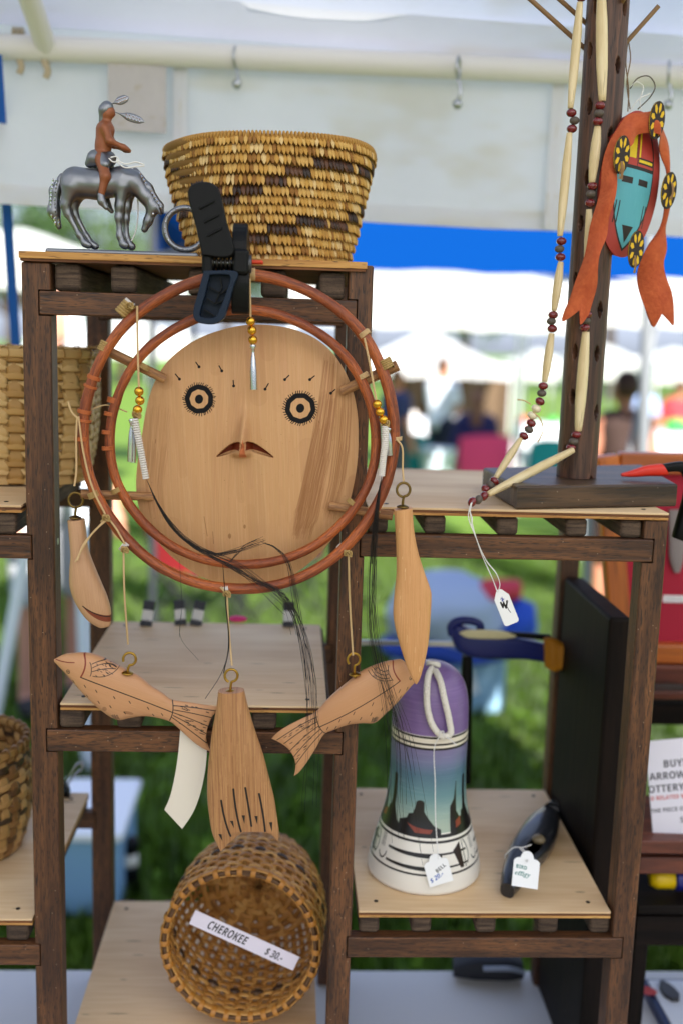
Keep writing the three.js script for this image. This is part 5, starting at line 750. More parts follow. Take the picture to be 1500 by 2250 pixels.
// ---------------------------------------------------------------- lower right shelf: bell and stone bird
{
  const yb = SHELF.low + 0.0003, zf = H(930, 1971, yb).z, wl = P(808, 1935, zf - 0.06).x, wr = P(1053, 1935, zf - 0.06).x, R = (wr - wl) / 2, cx = (wl + wr) / 2, cz = zf - R, hTop = P(945, 1452, cz).y - yb;
  const t = thing('pottery_bell', 'tall painted pottery bell, purple on top with desert landscape bands', 'bell', V(cx, yb, cz));
  // half width against height, from the outline in the photograph
  const prof = [[0.0, 0.955], [0.012, 0.995], [0.03, 1.0], [0.08, 0.975], [0.16, 0.90], [0.25, 0.80], [0.34, 0.715], [0.44, 0.675], [0.56, 0.665], [0.68, 0.668], [0.78, 0.66], [0.85, 0.635], [0.90, 0.585], [0.94, 0.50], [0.97, 0.38], [0.99, 0.22], [1.0, 0.02]];
  const cv = new THREE.SplineCurve(prof.map(([h, r]) => new THREE.Vector2(r * R, h * hTop))), pr = cv.getPoints(120);
  const g = new THREE.LatheGeometry(pr, 96); { const p = g.attributes.position, u = g.attributes.uv; for (let i = 0; i < p.count; i++) u.setY(i, p.getY(i) / hTop); } g.rotateY(Math.PI);
  const W = 2048, Hh = 900, vy = v => (1 - v) * Hh;
  const map = painted(W, Hh, x => {
    x.fillStyle = '#ece6da'; x.fillRect(0, 0, W, Hh);
    const band = (v0, v1, c) => { x.fillStyle = c; x.fillRect(0, vy(v1), W, vy(v0) - vy(v1)); };
    const gr = x.createLinearGradient(0, vy(0.65), 0, vy(0.30)); gr.addColorStop(0, '#7c7398'); gr.addColorStop(0.18, '#75799a'); gr.addColorStop(0.36, '#527486'); gr.addColorStop(0.62, '#678e92'); gr.addColorStop(0.85, '#93aba0'); gr.addColorStop(1, '#a8b6a2'); x.fillStyle = gr; x.fillRect(0, vy(0.65), W, vy(0.27) - vy(0.65));
    x.save(); x.beginPath(); x.rect(0, vy(0.65), W, vy(0.27) - vy(0.65)); x.clip(); fibres(x, W, Hh, 1500, ['#ffffff', '#3c5a80', '#6a8ea0'], 1, 0.01, 260, 3, 0.05); x.restore();
    band(0.71, 1, '#7f6599'); x.save(); x.beginPath(); x.rect(0, 0, W, vy(0.71)); x.clip(); fibres(x, W, Hh, 900, ['#987db0', '#6a5088', '#a890be'], 1, 0, 420, 2.4, 0.22); x.restore();
    for (const [a, b] of [[0.645, 0.655], [0.667, 0.676], [0.698, 0.707]]) band(a, b, '#15100f'); band(0.655, 0.667, '#e9dfca'); band(0.676, 0.698, '#e9dfca');
    // landscape: flat-topped rocks repeated round the bell, each a little different
    const rock = (cx0, w, h, k) => { x.fillStyle = '#17110f'; x.beginPath(); const b = vy(0.262), top = vy(0.285 + h); x.moveTo(cx0 - w, b); x.lineTo(cx0 - w, vy(0.31)); x.lineTo(cx0 - w * 0.62, vy(0.325)); x.lineTo(cx0 - w * 0.55, vy(0.345)); if (k % 2) { x.lineTo(cx0 - w * 0.5, top - 40 * 0); } x.lineTo(cx0 - w * 0.34, vy(0.35)); x.lineTo(cx0 - w * 0.24, vy(0.38)); x.lineTo(cx0 - w * 0.2, top + 6); x.quadraticCurveTo(cx0, top - 8, cx0 + w * 0.2, top + 6); x.lineTo(cx0 + w * 0.22, vy(0.36)); x.lineTo(cx0 + w * 0.4, vy(0.335)); x.lineTo(cx0 + w * 0.7, vy(0.30)); x.lineTo(cx0 + w, vy(0.285)); x.lineTo(cx0 + w, b); x.fill(); };
    const spire = (cx0, h) => { x.fillStyle = '#17110f'; x.beginPath(); x.moveTo(cx0 - 60, vy(0.262)); x.lineTo(cx0 - 52, vy(0.33)); x.lineTo(cx0 - 46, vy(0.38)); x.lineTo(cx0 - 6, vy(0.41)); x.lineTo(cx0 + 6, vy(0.45)); x.lineTo(cx0 + 12, vy(0.29 + h)); x.lineTo(cx0 + 20, vy(0.29 + h)); x.lineTo(cx0 + 18, vy(0.35)); x.lineTo(cx0 + 60, vy(0.31)); x.lineTo(cx0 + 90, vy(0.262)); x.fill(); };
    const mid = 1024; for (let k = -2; k <= 2; k++) { const o = mid + k * 683; rock(o - 94, 165, 0.125, 0); spire(o + 205, 0.20); rock(o - 350, 100, 0.22, 0); }
    x.fillStyle = '#8a3c28'; for (let k = -2; k <= 2; k++) { const o = mid + k * 683; x.beginPath(); x.moveTo(o - 190, vy(0.305)); x.quadraticCurveTo(o - 100, vy(0.285), o + 10, vy(0.286)); x.lineTo(o - 6, vy(0.268)); x.lineTo(o - 120, vy(0.268)); x.fill(); x.beginPath(); x.moveTo(o + 205, vy(0.31)); x.lineTo(o + 260, vy(0.325)); x.lineTo(o + 255, vy(0.29)); x.lineTo(o + 200, vy(0.28)); x.fill(); }
    band(0.25, 0.264, '#17110f'); band(0.238, 0.25, '#ece6da'); band(0.228, 0.238, '#17110f');
    const brush = (v, th, a) => { x.fillStyle = '#17110f'; for (let k = -2; k <= 2; k++) { const o = mid + k * 683; x.beginPath(); x.moveTo(o - 300, vy(v)); x.lineTo(o + 60, vy(v)); x.quadraticCurveTo(o + 90, vy(v - th), o + 40, vy(v - th)); x.quadraticCurveTo(o - 120, vy(v - th * 0.9), o - 300, vy(v - 0.010)); x.fill(); x.fillRect(o + 40, vy(v), 220, 7); } };
    brush(0.186, 0.020, 0); brush(0.130, 0.018, 0); band(0.092, 0.100, '#17110f');
    for (let k = -2; k <= 2; k++) { const o = mid + k * 683 + 190; x.fillStyle = '#2a1a14'; x.beginPath(); x.moveTo(o - 40, vy(0.19)); x.lineTo(o + 20, vy(0.222)); x.lineTo(o + 34, vy(0.11)); x.lineTo(o + 6, vy(0.11)); x.fill(); x.strokeStyle = '#17110f'; x.lineWidth = 6; x.beginPath(); x.moveTo(o + 40, vy(0.222)); x.lineTo(o + 52, vy(0.11)); x.stroke(); x.beginPath(); x.moveTo(o + 58, vy(0.222)); x.quadraticCurveTo(o + 110, vy(0.17), o + 70, vy(0.12)); x.stroke(); x.beginPath(); x.arc(o + 150, vy(0.16), 36, 0.2, 2.6); x.stroke(); for (const d of [120, 132, 146]) { x.lineWidth = 4; x.beginPath(); x.moveTo(o + d, vy(0.225)); x.lineTo(o + d + 8, vy(0.17)); x.stroke(); } }
  });
  part(t, 'body', g.translate(cx, yb, cz), new THREE.MeshPhysicalMaterial({ map, roughness: 0.34, clearcoat: 0.15, clearcoatRoughness: 0.3 }));
  // rope loop through the crown
  const z = (py) => cz + R * (py < 1480 ? 0.30 : 0.72) + 0.004, L = l => l.map(([x, y, zz]) => P(x, y, zz ?? z(y)));
  const zc = cz + 0.0;
  part(t, 'rope_loop', rope([P(948, 1468, cz + 0.02), P(940, 1485, cz + R * 0.5), P(937, 1515, cz + R * 0.68), P(938, 1555, cz + R * 0.72), P(950, 1595, cz + R * 0.73), P(972, 1618, cz + R * 0.74), P(988, 1612, cz + R * 0.73), P(986, 1585, cz + R * 0.73), P(975, 1535, cz + R * 0.72), P(966, 1495, cz + R * 0.6), P(955, 1472, cz + R * 0.34)], 0.0021, 0.0021, 3, 95, 150), std(0xe4ded0, 0.9));
  part(t, 'rope_knot', merge([0, 1, 2, 3, 4].map(i => { const c = P(951, 1460, cz + R * 0.16); return tube(Array.from({ length: 10 }, (_, k) => { const a = k / 9 * 6.28; return c.clone().add(V(0.007 * Math.cos(a + i * 1.2), 0.004 * Math.sin(a * 1.0 + i), 0.007 * Math.sin(a + i * 1.2))); }), 0.0023, 24, 7); })), std(0xe4ded0, 0.9));
  const zt = cz + R * 1.02;
  tag('bell_tag', 'white scalloped price tag lettered BELL hanging from the rope of the bell', P(972, 1935, zt).add(V(-0.002, -0.002, 0.004)), 0.28, 0.030, 0.0365, 'scallop', (x, w, h) => { x.save(); x.translate(w * 0.52, h * 0.60); x.rotate(-0.42); x.fillStyle = '#141414'; x.font = 'bold 62px sans-serif'; x.fillText('BELL', -28, 0); x.restore(); x.save(); x.translate(30, h * 0.90); x.rotate(-0.34); x.fillStyle = '#1f4ea8'; x.font = 'italic bold 72px sans-serif'; x.fillText('$ 20.-', 0, 0); x.restore(); },
    [[P(966, 1615, cz + R * 0.80), P(954, 1640, cz + R * 0.78), P(955, 1720, cz + R * 0.80), P(956, 1800, cz + R * 0.92), P(962, 1888, zt + 0.006)], [P(964, 1612, cz + R * 0.82), P(972, 1606, cz + R * 0.83), P(975, 1618, cz + R * 0.82)], [P(980, 1620, cz + R * 0.82), P(992, 1628, cz + R * 0.8), P(1002, 1638, cz + R * 0.78)]], -0.28);
}
{ // stone bird
  const y = SHELF.low, h = (a, b, dy) => H(a, b, y + dy), t = thing('stone_bird', 'polished dark grey stone bird carving lying on the low shelf', 'carving', H(1160, 1880, y));
  const rows = [[1098, 1952, 1128, 1962, 0.010], [1100, 1925, 1150, 1935, 0.0135], [1108, 1895, 1180, 1900, 0.017], [1120, 1862, 1205, 1872, 0.0195], [1140, 1830, 1220, 1846, 0.0205], [1160, 1806, 1226, 1822, 0.0195], [1182, 1790, 1228, 1800, 0.017], [1198, 1778, 1228, 1786, 0.015], [1210, 1768, 1226, 1774, 0.011], [1219, 1762, 1224, 1764, 0.004]];
  const lf = rows.map(([a, b, c, d, th], i) => { const up = i > 6 ? 0.012 : 0; return [h(a, b, th * 0.9 + up), h(c, d, th * 0.9 + up), th * 0.9]; });
  const map = painted(512, 512, (x, w, hh) => { x.fillStyle = '#1c1d20'; x.fillRect(0, 0, w, hh); fibres(x, w, hh, 300, ['#3c3e42', '#0c0c0e', '#2a2c30'], 0.3, 1, 160, 4, 0.3); fibres(x, w, hh, 70, ['#a8a49a', '#8c887e'], 0.4, 1, 50, 1.2, 0.6); });
  const g = loft(lf, V(0, 1, 0), null, 2.6);
  let br = new Brush(g); br.updateMatrixWorld(); const c = h(1178, 1852, 0.040), cut = new Brush(clean(new THREE.SphereGeometry(1, 32, 20).scale(0.0145, 0.012, 0.030).rotateY(-0.42).translate(c.x, c.y, c.z))); cut.updateMatrixWorld();
  const ev = new Evaluator(); ev.useGroups = false; const out = clean(ev.evaluate(br, cut, SUBTRACTION).geometry);
  part(t, 'body', out, new THREE.MeshPhysicalMaterial({ map, roughness: 0.28, clearcoat: 0.3, clearcoatRoughness: 0.2 }));
  const kc = h(1182, 1844, 0.034); part(t, 'stone_knob', new THREE.SphereGeometry(1, 24, 16).scale(0.0088, 0.006, 0.0088).translate(kc.x, kc.y, kc.z), std(0x6a5c42, 0.45));
  tag('bird_tag', 'white scalloped tag with green handwriting tied to the stone bird', h(1151, 1950, 0.026), -0.14, 0.0315, 0.042, 'scallop', (x, w, hh) => { x.fillStyle = '#0f6a5e'; x.font = 'bold 56px sans-serif'; x.save(); x.translate(26, hh * 0.50); x.rotate(0.06); x.fillText('BIRD', 0, 0); x.font = 'italic bold 62px serif'; x.fillText('effigy', -4, 74); x.restore(); },
    [[h(1108, 1880, 0.02), h(1115, 1872, 0.034), h(1128, 1862, 0.042), h(1148, 1862, 0.046), h(1166, 1856, 0.047)], [h(1140, 1862, 0.047), h(1150, 1875, 0.05), h(1156, 1893, 0.056)], [h(1144, 1862, 0.047), h(1158, 1878, 0.052), h(1158, 1893, 0.056)], [h(1108, 1880, 0.02), h(1110, 1890, 0.015), h(1114, 1900, 0.01)]], -0.45);
}

// ---------------------------------------------------------------- woven baskets
// a flat reed bent along a closed path: half width across, half thickness through
function reed(n, at, across, hw, ht) {   // at(k) point, across(k) direction of the width
  return grid(6, n, (u, v) => { const p = at(v), w = across(v), p2 = at(v + 0.0005), tg = p2.clone().sub(p).normalize(), nn = tg.clone().cross(w).normalize(), a = u * 6.2832, q = p.clone().addScaledVector(w, Math.cos(a) * hw).addScaledVector(nn, Math.sin(a) * ht); return [q.x, q.y, q.z]; }, true);
}
const caneTones = ['#c08a44', '#ae7834', '#cf9c54', '#98662a', '#b8823e'].map(c => std(c, 0.5)), caneDark = [std('#5a3c1e', 0.55), std('#3e2a18', 0.55)];
{ // round wicker basket on its side, mouth to the viewer
  const mouth = P(529, 2074, -0.045), ax = V(0.10, -0.075, -1).normalize(), U = V(1, 0, 0.10).normalize(), W = U.clone().cross(ax).normalize(); if (W.y < 0) W.negate();
  const Rm = 0.0935, LEN = 0.165, prof = f => Rm * (1 + 0.045 * Math.sin(Math.min(1, f / 0.75) * Math.PI) - 0.16 * Math.pow(clamp((f - 0.55) / 0.45), 2));
  const t = thing('wicker_basket', 'round wicker basket lying on its side with its mouth open', 'basket', V(mouth.x, SHELF.floor, mouth.z - 0.08));
  const pt = (a, f, dr = 0) => mouth.clone().addScaledVector(ax, f * LEN).addScaledVector(U, Math.cos(a) * (prof(f) + dr)).addScaledVector(W, Math.sin(a) * (prof(f) + dr));
  const ST = 42, ROWS = 21;
  for (let i = 0; i < ST; i++) { const a = i / ST * 6.2832; part(t, 'stake', reed(20, v => pt(a, v * 1.0), () => U.clone().multiplyScalar(-Math.sin(a)).addScaledVector(W, Math.cos(a)), 0.0046, 0.0009), caneTones[i % 3]); }
  for (let r = 0; r < ROWS; r++) {
    const f = (r + 0.9) / (ROWS + 0.6), ph = r % 2 ? Math.PI : 0;
    part(t, 'weaver', reed(ST * 8, v => { const a = v * 6.2832; return pt(a, f + 0.006 * Math.sin(a * 3 + r), 0.0022 * Math.sin(a * ST / 2 + ph) + 0.0006 * Math.sin(a * 7 + r * 2)); }, () => ax, LEN / ROWS * 0.6, 0.0011), [7].includes(r) ? caneDark[r % 2] : caneTones[(r * 7) % 5]);
  }
  // woven bottom
  for (let i = 0; i < 9; i++) { const a = i / 9 * Math.PI + 0.3; part(t, 'spoke', reed(10, v => pt(a, 0.985).lerp(pt(a + Math.PI, 0.985), v), () => U.clone().multiplyScalar(-Math.sin(a)).addScaledVector(W, Math.cos(a)), 0.0075, 0.0009), caneTones[i % 3]); }
  for (let k = 0; k < 8; k++) { const rf = 0.95 - k * 0.115, c0 = pt(0, 0.985).add(pt(Math.PI, 0.985)).multiplyScalar(0.5); part(t, 'weaver', reed(120, v => { const a = v * 6.2832; return c0.clone().lerp(pt(a, 0.985), rf).addScaledVector(ax, 0.0016 * Math.sin(a * 9 + (k % 2) * Math.PI)); }, v => { const a = v * 6.2832; return U.clone().multiplyScalar(Math.cos(a)).addScaledVector(W, Math.sin(a)); }, 0.0042, 0.0009), caneTones[(k * 3) % 5]); }
  for (const [dr, m] of [[0.0042, caneTones[4]], [-0.0036, caneTones[0]]]) part(t, 'rim_hoop', reed(120, v => pt(v * 6.2832, -0.004, dr + 0.0008 * Math.sin(v * 40)), () => ax, 0.0058, 0.0016), m);
  for (const dd of [-0.01, 0.0]) part(t, 'rim_hoop', reed(120, v => pt(v * 6.2832, -0.03 + dd, 0.0003 + 0.001 * Math.sin(v * 60 + dd * 300)), v => { const a = v * 6.2832; return U.clone().multiplyScalar(Math.cos(a)).addScaledVector(W, Math.sin(a)); }, 0.0022, 0.001), caneDark[0]);
  const wrapG = new THREE.TorusGeometry(0.0060, 0.0007, 6, 18).scale(1, 1.25, 5.2), amber = std('#b0752c', 0.42);
  for (let i = 0; i < 36; i++) { const a = (i + rr(-0.15, 0.15)) / 36 * 6.2832, p = pt(a, -0.006, 0.0005), tg = U.clone().multiplyScalar(-Math.sin(a)).addScaledVector(W, Math.cos(a)), rd = U.clone().multiplyScalar(Math.cos(a)).addScaledVector(W, Math.sin(a)).addScaledVector(ax, rr(-0.1, 0.1)); const q = new THREE.Quaternion().setFromRotationMatrix(new THREE.Matrix4().makeBasis(rd.normalize(), tg.clone().cross(rd).normalize(), tg)); put(t, 'lashing', wrapG, amber, p, q); }
  // paper strip set in the mouth
  const A = P(418, 2013, -0.062), B = P(646, 2116, -0.050), d = B.clone().sub(A), w = d.length(), hgt = 0.0195;
  const map = painted(1024, 96, (x, cw, ch) => { x.fillStyle = '#e4dce6'; x.fillRect(0, 0, cw, ch); x.fillStyle = '#181414'; x.font = 'italic bold 76px sans-serif'; x.fillText('CHEROKEE', 150, 74); x.font = 'italic bold 68px sans-serif'; x.fillText('$ 30.-', 720, 76); });
  const fr = frameOf(A.clone().add(V(-0.001, -0.010, 0)), d, V(-d.y, d.x, -0.008)), sh = new THREE.Shape([[0, 0], [w, 0], [w, hgt], [0, hgt]].map(p => new THREE.Vector2(...p)));
  solo('basket_label', sheet(sh, 0.0006, fr, [0, 0, w, hgt]), new THREE.MeshStandardMaterial({ map, roughness: 0.7 }), 'pale paper strip lettered CHEROKEE set inside the mouth of the wicker basket', 'label');
}
// upright splint basket; plan is a superellipse, outline = bulge of the side
function splintBasket(name, label, c, rx, rz, h, rows, cols, power, tones, darkEvery, bulge, turn = 0, rimH = 0.012) {
  const t = thing(name, label, 'basket', c);
  const plan = (a, k, dr) => { const ca = Math.cos(a), sa = Math.sin(a), x = Math.sign(ca) * Math.pow(Math.abs(ca), 2 / power) * (rx * k + dr), z = Math.sign(sa) * Math.pow(Math.abs(sa), 2 / power) * (rz * k + dr); return [x * Math.cos(turn) + z * Math.sin(turn), -x * Math.sin(turn) + z * Math.cos(turn)]; };
  const kf = f => 1 + bulge * Math.sin(f * Math.PI) - 0.10 * Math.pow(1 - f, 3);
  // even spacing round the plan
  const N = 720, cum = [0]; for (let i = 1; i <= N; i++) { const p = plan(i / N * 6.2832, 1, 0), q = plan((i - 1) / N * 6.2832, 1, 0); cum.push(cum[i - 1] + Math.hypot(p[0] - q[0], p[1] - q[1])); }
  const ang = s => { s = ((s % 1) + 1) % 1 * cum[N]; let lo = 0, hi = N; while (hi - lo > 1) { const m = (lo + hi) >> 1; cum[m] <= s ? lo = m : hi = m; } return (lo + (s - cum[lo]) / (cum[hi] - cum[lo] || 1)) / N * 6.2832; };
  const pt = (s, f, dr) => { const p = plan(ang(s), kf(f), dr); return V(c.x + p[0], c.y + 0.002 + f * h, c.z + p[1]); };
  const up = V(0, 1, 0);
  for (let i = 0; i < cols; i++) { const s = (i + 0.5) / cols; part(t, 'upright_splint', reed(rows * 4, v => pt(s, Math.min(v, 0.9995), 0.0012 * Math.cos(v * rows * Math.PI + i * Math.PI)), () => pt(s + 0.002, 0.5, 0).sub(pt(s - 0.002, 0.5, 0)).normalize(), cum[N] / cols * 0.47, 0.0005), tones[i % tones.length]); }
  for (let r = 0; r < rows; r++) { const f = (r + 0.5) / rows; part(t, 'weaver_splint', reed(cols * 6, v => pt(v, f, -0.0012 * Math.cos((v * cols - 0.5) * Math.PI + r * Math.PI) + 0.0002), () => up, h / rows * 0.46, 0.0005), darkEvery && r % darkEvery === 2 ? caneDark[r % 2] : tones[(r * 5 + 1) % tones.length]); }
  for (const dr of [-0.0022, 0.0022]) part(t, 'rim_splint', reed(cols * 4, v => pt(v, 1.0, dr).add(V(0, 0.001, 0)), () => up, rimH / 2, 0.0009), tones[0]);
  const g = new THREE.TorusGeometry(0.0056, 0.0006, 6, 14).scale(1, 1.4, 6); for (let i = 0; i < cols; i++) { const s = i / cols, p = pt(s, 1, 0).add(V(0, 0.001, 0)), tg = pt(s + 0.003, 1, 0).sub(pt(s - 0.003, 1, 0)).normalize(), q = new THREE.Quaternion().setFromRotationMatrix(new THREE.Matrix4().makeBasis(tg.clone().cross(up).normalize(), up, tg.clone())); put(t, 'rim_lashing', g, tones[1], p, q); }
  part(t, 'bottom', grid(48, 2, (u, v) => { const p = pt(u, 0.01, 0); return [c.x + (p.x - c.x) * v, p.y, c.z + (p.z - c.z) * v]; }), tones[1]);
  return t;
}
const ash = ['#c6a063', '#b98f4e', '#d0ad72', '#ac8244'].map(c => std(c, 0.6, { side: THREE.DoubleSide })), ashD = ['#a9814a', '#8f683a', '#b98f58', '#7c5428'].map(c => std(c, 0.55, { side: THREE.DoubleSide }));
{
  const yb = SHELF.leftUp + 0.0005, zf = H(60, 1075, yb).z, xr = P(206, 900, zf - 0.09).x, rx = 0.118, h = P(160, 782, zf - 0.06).y - yb;
  splintBasket('splint_basket', 'square pale woven splint basket on the upper side shelf', V(xr - rx * 1.01, yb, zf - 0.105), rx, 0.095, h, 15, 36, 5, ash, 0, 0.02, 0.1);
}
{
  const yb = SHELF.leftLow + 0.0005, zf = H(5, 1930, yb).z, xr = P(64, 1800, zf - 0.08).x, R = 0.088, h = P(30, 1648, zf - 0.07).y - yb;
  splintBasket('twill_basket', 'brown and dark banded woven splint basket on the lower side shelf', V(xr - R * 1.06, yb, zf - R), R, R, h, 13, 34, 2, ashD, 3, 0.09, 0.2);
}

// ---------------------------------------------------------------- small clips
function binderClip(px, py, lab) {
  const c = H(px, py, SHELF.leftLow + 0.004), t = thing('binder_clip', lab, 'clip', c);
  const s = new THREE.Shape([[-0.006, 0], [0.006, 0], [0.002, 0.016], [-0.002, 0.016]].map(p => new THREE.Vector2(...p)));
  part(t, 'body', new THREE.ExtrudeGeometry(s, { depth: 0.026, bevelEnabled: true, bevelThickness: 0.0006, bevelSize: 0.0006, bevelSegments: 2 }).rotateY(0.25).rotateX(0.3).translate(c.x - 0.006, c.y - 0.002, c.z - 0.012), M.blackPlastic);
  for (const k of [0.0, 0.007]) part(t, 'wire_handle', tube([[-0.004, 0.012, 0], [0.006, 0.03, k], [0.013, 0.042, k], [0.019, 0.046, k], [0.023, 0.042, k], [0.021, 0.036, k], [0.012, 0.028, k], [0.0, 0.010, 0.006]].map(([x, y, z]) => V(c.x + x, c.y + y, c.z + z)), 0.0011, 40, 8), M.steel);
}
binderClip(150, 1738, 'black binder clip with wire handles at the shelf edge beside the post'); binderClip(48, 1735, 'black binder clip with wire handles behind the brown banded basket');
{
  const dk = std(0x2c3038, 0.5), wh = std(0xe6e4de, 0.7);
  const mk = (px, py, turn, i) => {
    const c = H(px, py, SHELF.mid + 0.001), t = thing('marker_clip', 'small dark clip with a white label band on the rear edge of the middle shelf', 'clip', c, 'clips along the rear shelf edge');
    t.rotation.set(-0.35, 0, turn);
    const bx = (w, y0, y1, d, z) => new RoundedBoxGeometry(w, y1 - y0, d, 2, 0.0015).translate(c.x, c.y + (y0 + y1) / 2, c.z + z);
    part(t, 'jaw', bx(0.017, -0.003, 0.005, 0.010, 0.002), dk); part(t, 'label_band', bx(0.0155, 0.005, 0.021, 0.006, 0), wh); part(t, 'grip', bx(0.0165, 0.021, 0.034, 0.008, 0), dk);
  };
  mk(322, 1372, -0.1, 0); mk(398, 1370, 0.12, 1); mk(431, 1371, -0.18, 2); mk(634, 1374, 0.0, 3);
  const c = H(523, 1366, SHELF.mid); solo('pink_eraser', new THREE.SphereGeometry(1, 20, 12).scale(0.014, 0.005, 0.008).translate(c.x, c.y + 0.004, c.z), std(0xe0357a, 0.6), 'bright pink rubber lump at the rear of the middle shelf', 'eraser');
}

// ---------------------------------------------------------------- dark plank, bar clamp, case under the shelves
{
  const t = thing('dark_plank', 'thick dark stained board standing upright inside the right bay of the stand', 'board', V(0.41, EYE + TABLE, -0.25));
  const y1 = P(1265, 1262, -0.36).y - EYE; part(t, 'board', wbox(0.3995, 0.4285, TABLE + 0.0005, y1, -0.344, -0.115, 'y', 0.006, 3), M.plank);
}
{ // blue bar clamp spanning the rear posts
  const Z = -0.345, t = thing('bar_clamp', 'blue trigger bar clamp with a yellow pad fixed to the rear post', 'clamp', P(1100, 1730, Z)), p = (x, y, z = Z) => P(x, y, z), nv = phys(0x12216a, 0.38), yl = std(0xb8780e, 0.5);
  part(t, 'bar', new THREE.BoxGeometry(p(1215, 0).x - p(760, 0).x, 0.0075, 0.004).translate((p(1215, 1418).x + p(760, 1418).x) / 2, p(980, 1416).y, Z - 0.004), M.steel);
  part(t, 'body', loft([[p(988, 1378), p(990, 1400), 0.010], [p(1005, 1366), p(1004, 1428), 0.015], [p(1040, 1384), p(1040, 1443), 0.016], [p(1100, 1392), p(1090, 1446), 0.015], [p(1150, 1402), p(1150, 1447), 0.013], [p(1200, 1414), p(1205, 1455), 0.011], [p(1216, 1418), p(1216, 1456), 0.010]], UPZ, null, 3.5), nv);
  part(t, 'thumb_hook', tube([[992, 1396], [990, 1374], [1006, 1364], [1040, 1365], [1054, 1374], [1052, 1390]].map(([x, y]) => p(x, y, Z + 0.006)), 0.006, 30, 10), nv);
  part(t, 'name_plate', loft([[p(1008, 1390, Z + 0.016), p(1008, 1392, Z + 0.016), 0.001], [p(1030, 1384, Z + 0.016), p(1030, 1402, Z + 0.016), 0.002], [p(1100, 1386, Z + 0.016), p(1100, 1404, Z + 0.016), 0.002], [p(1132, 1396, Z + 0.014), p(1132, 1400, Z + 0.014), 0.001]], UPZ, null, 3), std(0xe2d9a8, 0.5));
  part(t, 'trigger', loft([[p(1014, 1440), p(1036, 1442), 0.008], [p(1012, 1500), p(1037, 1500), 0.008], [p(1012, 1600), p(1035, 1600), 0.007], [p(1014, 1720), p(1034, 1720), 0.006]], UPZ, null, 3), M.blackPlastic);
  part(t, 'lever', loft([[p(1060, 1383, Z + 0.01), p(1060, 1394, Z + 0.01), 0.004], [p(1130, 1388, Z + 0.01), p(1130, 1400, Z + 0.01), 0.004], [p(1208, 1394, Z + 0.01), p(1208, 1408, Z + 0.01), 0.004]], UPZ, null, 3), M.blackPlastic);
  part(t, 'pad', loft([[p(1194, 1402, Z + 0.02), p(1196, 1464, Z + 0.02), 0.004], [p(1212, 1400, Z + 0.012), p(1214, 1474, Z + 0.012), 0.012], [p(1234, 1412, Z + 0.012), p(1233, 1468, Z + 0.012), 0.012]], UPZ, null, 4), yl);
}
{ const y = EYE + TABLE, a = H(1095, 2150, y); const t = thing('tool_pouch', 'black soft tool pouch lying on the table below the low shelf', 'pouch', a);
  part(t, 'pouch', loft([[a.clone().add(V(-0.075, 0.016, 0.012)), a.clone().add(V(-0.07, 0.016, -0.03)), 0.010], [a.clone().add(V(-0.04, 0.02, 0.018)), a.clone().add(V(-0.04, 0.02, -0.035)), 0.018], [a.clone().add(V(0.01, 0.02, 0.020)), a.clone().add(V(0.01, 0.02, -0.035)), 0.019], [a.clone().add(V(0.036, 0.016, 0.014)), a.clone().add(V(0.036, 0.016, -0.03)), 0.013]], V(0, 1, 0), null, 3), std(0x1c1e24, 0.7));
  part(t, 'handle', tube([[-0.03, 0.03, 0.02], [0.01, 0.036, 0.03], [0.034, 0.024, 0.02]].map(([x, y2, z]) => a.clone().add(V(x, y2, z))), 0.004, 16, 8), std(0x8a94a4, 0.4)); }

// ---------------------------------------------------------------- the next table to the right: framed case, sign, trays
{
  const Z = -0.42, p = (x, y, z = Z) => P(x, y, z), t = thing('framed_display', 'orange wooden picture frame holding a crimson mat with a stone blade', 'frame', p(1500, 1470));
  const bar = (a, b, c, d, w) => { const A = p(a, b), B = p(c, d), L = A.distanceTo(B), g = boxUV(new RoundedBoxGeometry(L, w, 0.026, 3, 0.004), 'x', rr(0, 1), rr(0, 1)); g.rotateZ(Math.atan2(B.y - A.y, B.x - A.x)); return g.translate((A.x + B.x) / 2, (A.y + B.y) / 2, Z); };
  part(t, 'frame_bar', bar(1330, 1000, 1364, 1456, 0.034), M.orangeFrame); part(t, 'frame_bar', bar(1388, 1432, 1900, 1440, 0.031), M.orangeFrame); part(t, 'frame_bar', bar(1356, 1016, 1900, 1024, 0.032), M.orangeFrame); part(t, 'frame_bar', bar(1906, 1010, 1880, 1450, 0.034), M.orangeFrame);
  const s = new THREE.Shape([[1345, 1015], [1890, 1020], [1880, 1440], [1372, 1440]].map(([x, y]) => { const q = p(x, y); return new THREE.Vector2(q.x, q.y); }));
  part(t, 'mat', new THREE.ExtrudeGeometry(s, { depth: 0.004, bevelEnabled: false }).translate(0, 0, Z - 0.010), std(0xa81c34, 0.85));
  const q = p(1520, 1318, Z); part(t, 'label_strip', new THREE.BoxGeometry(0.098, 0.011, 0.001).translate(q.x + 0.004, q.y, Z - 0.004), new THREE.MeshStandardMaterial({ map: painted(512, 64, (x, w, h) => { x.fillStyle = '#e8e4e4'; x.fillRect(0, 0, w, h); hand(x, Array.from({ length: 40 }, (_, i) => [20 + i * 8, 34 + 10 * Math.sin(i * 1.9) * Math.cos(i * 0.7)]), 4, '#4a4448'); }), roughness: 0.8 }));
  part(t, 'stone_blade', loft([[p(1468, 1120, Z), p(1512, 1120, Z), 0.004], [p(1468, 1180, Z), p(1508, 1180, Z), 0.006], [p(1470, 1230, Z), p(1500, 1230, Z), 0.005], [p(1480, 1258, Z), p(1492, 1258, Z), 0.002]], UPZ, null, 2), std(0x8a7f7c, 0.7));
}
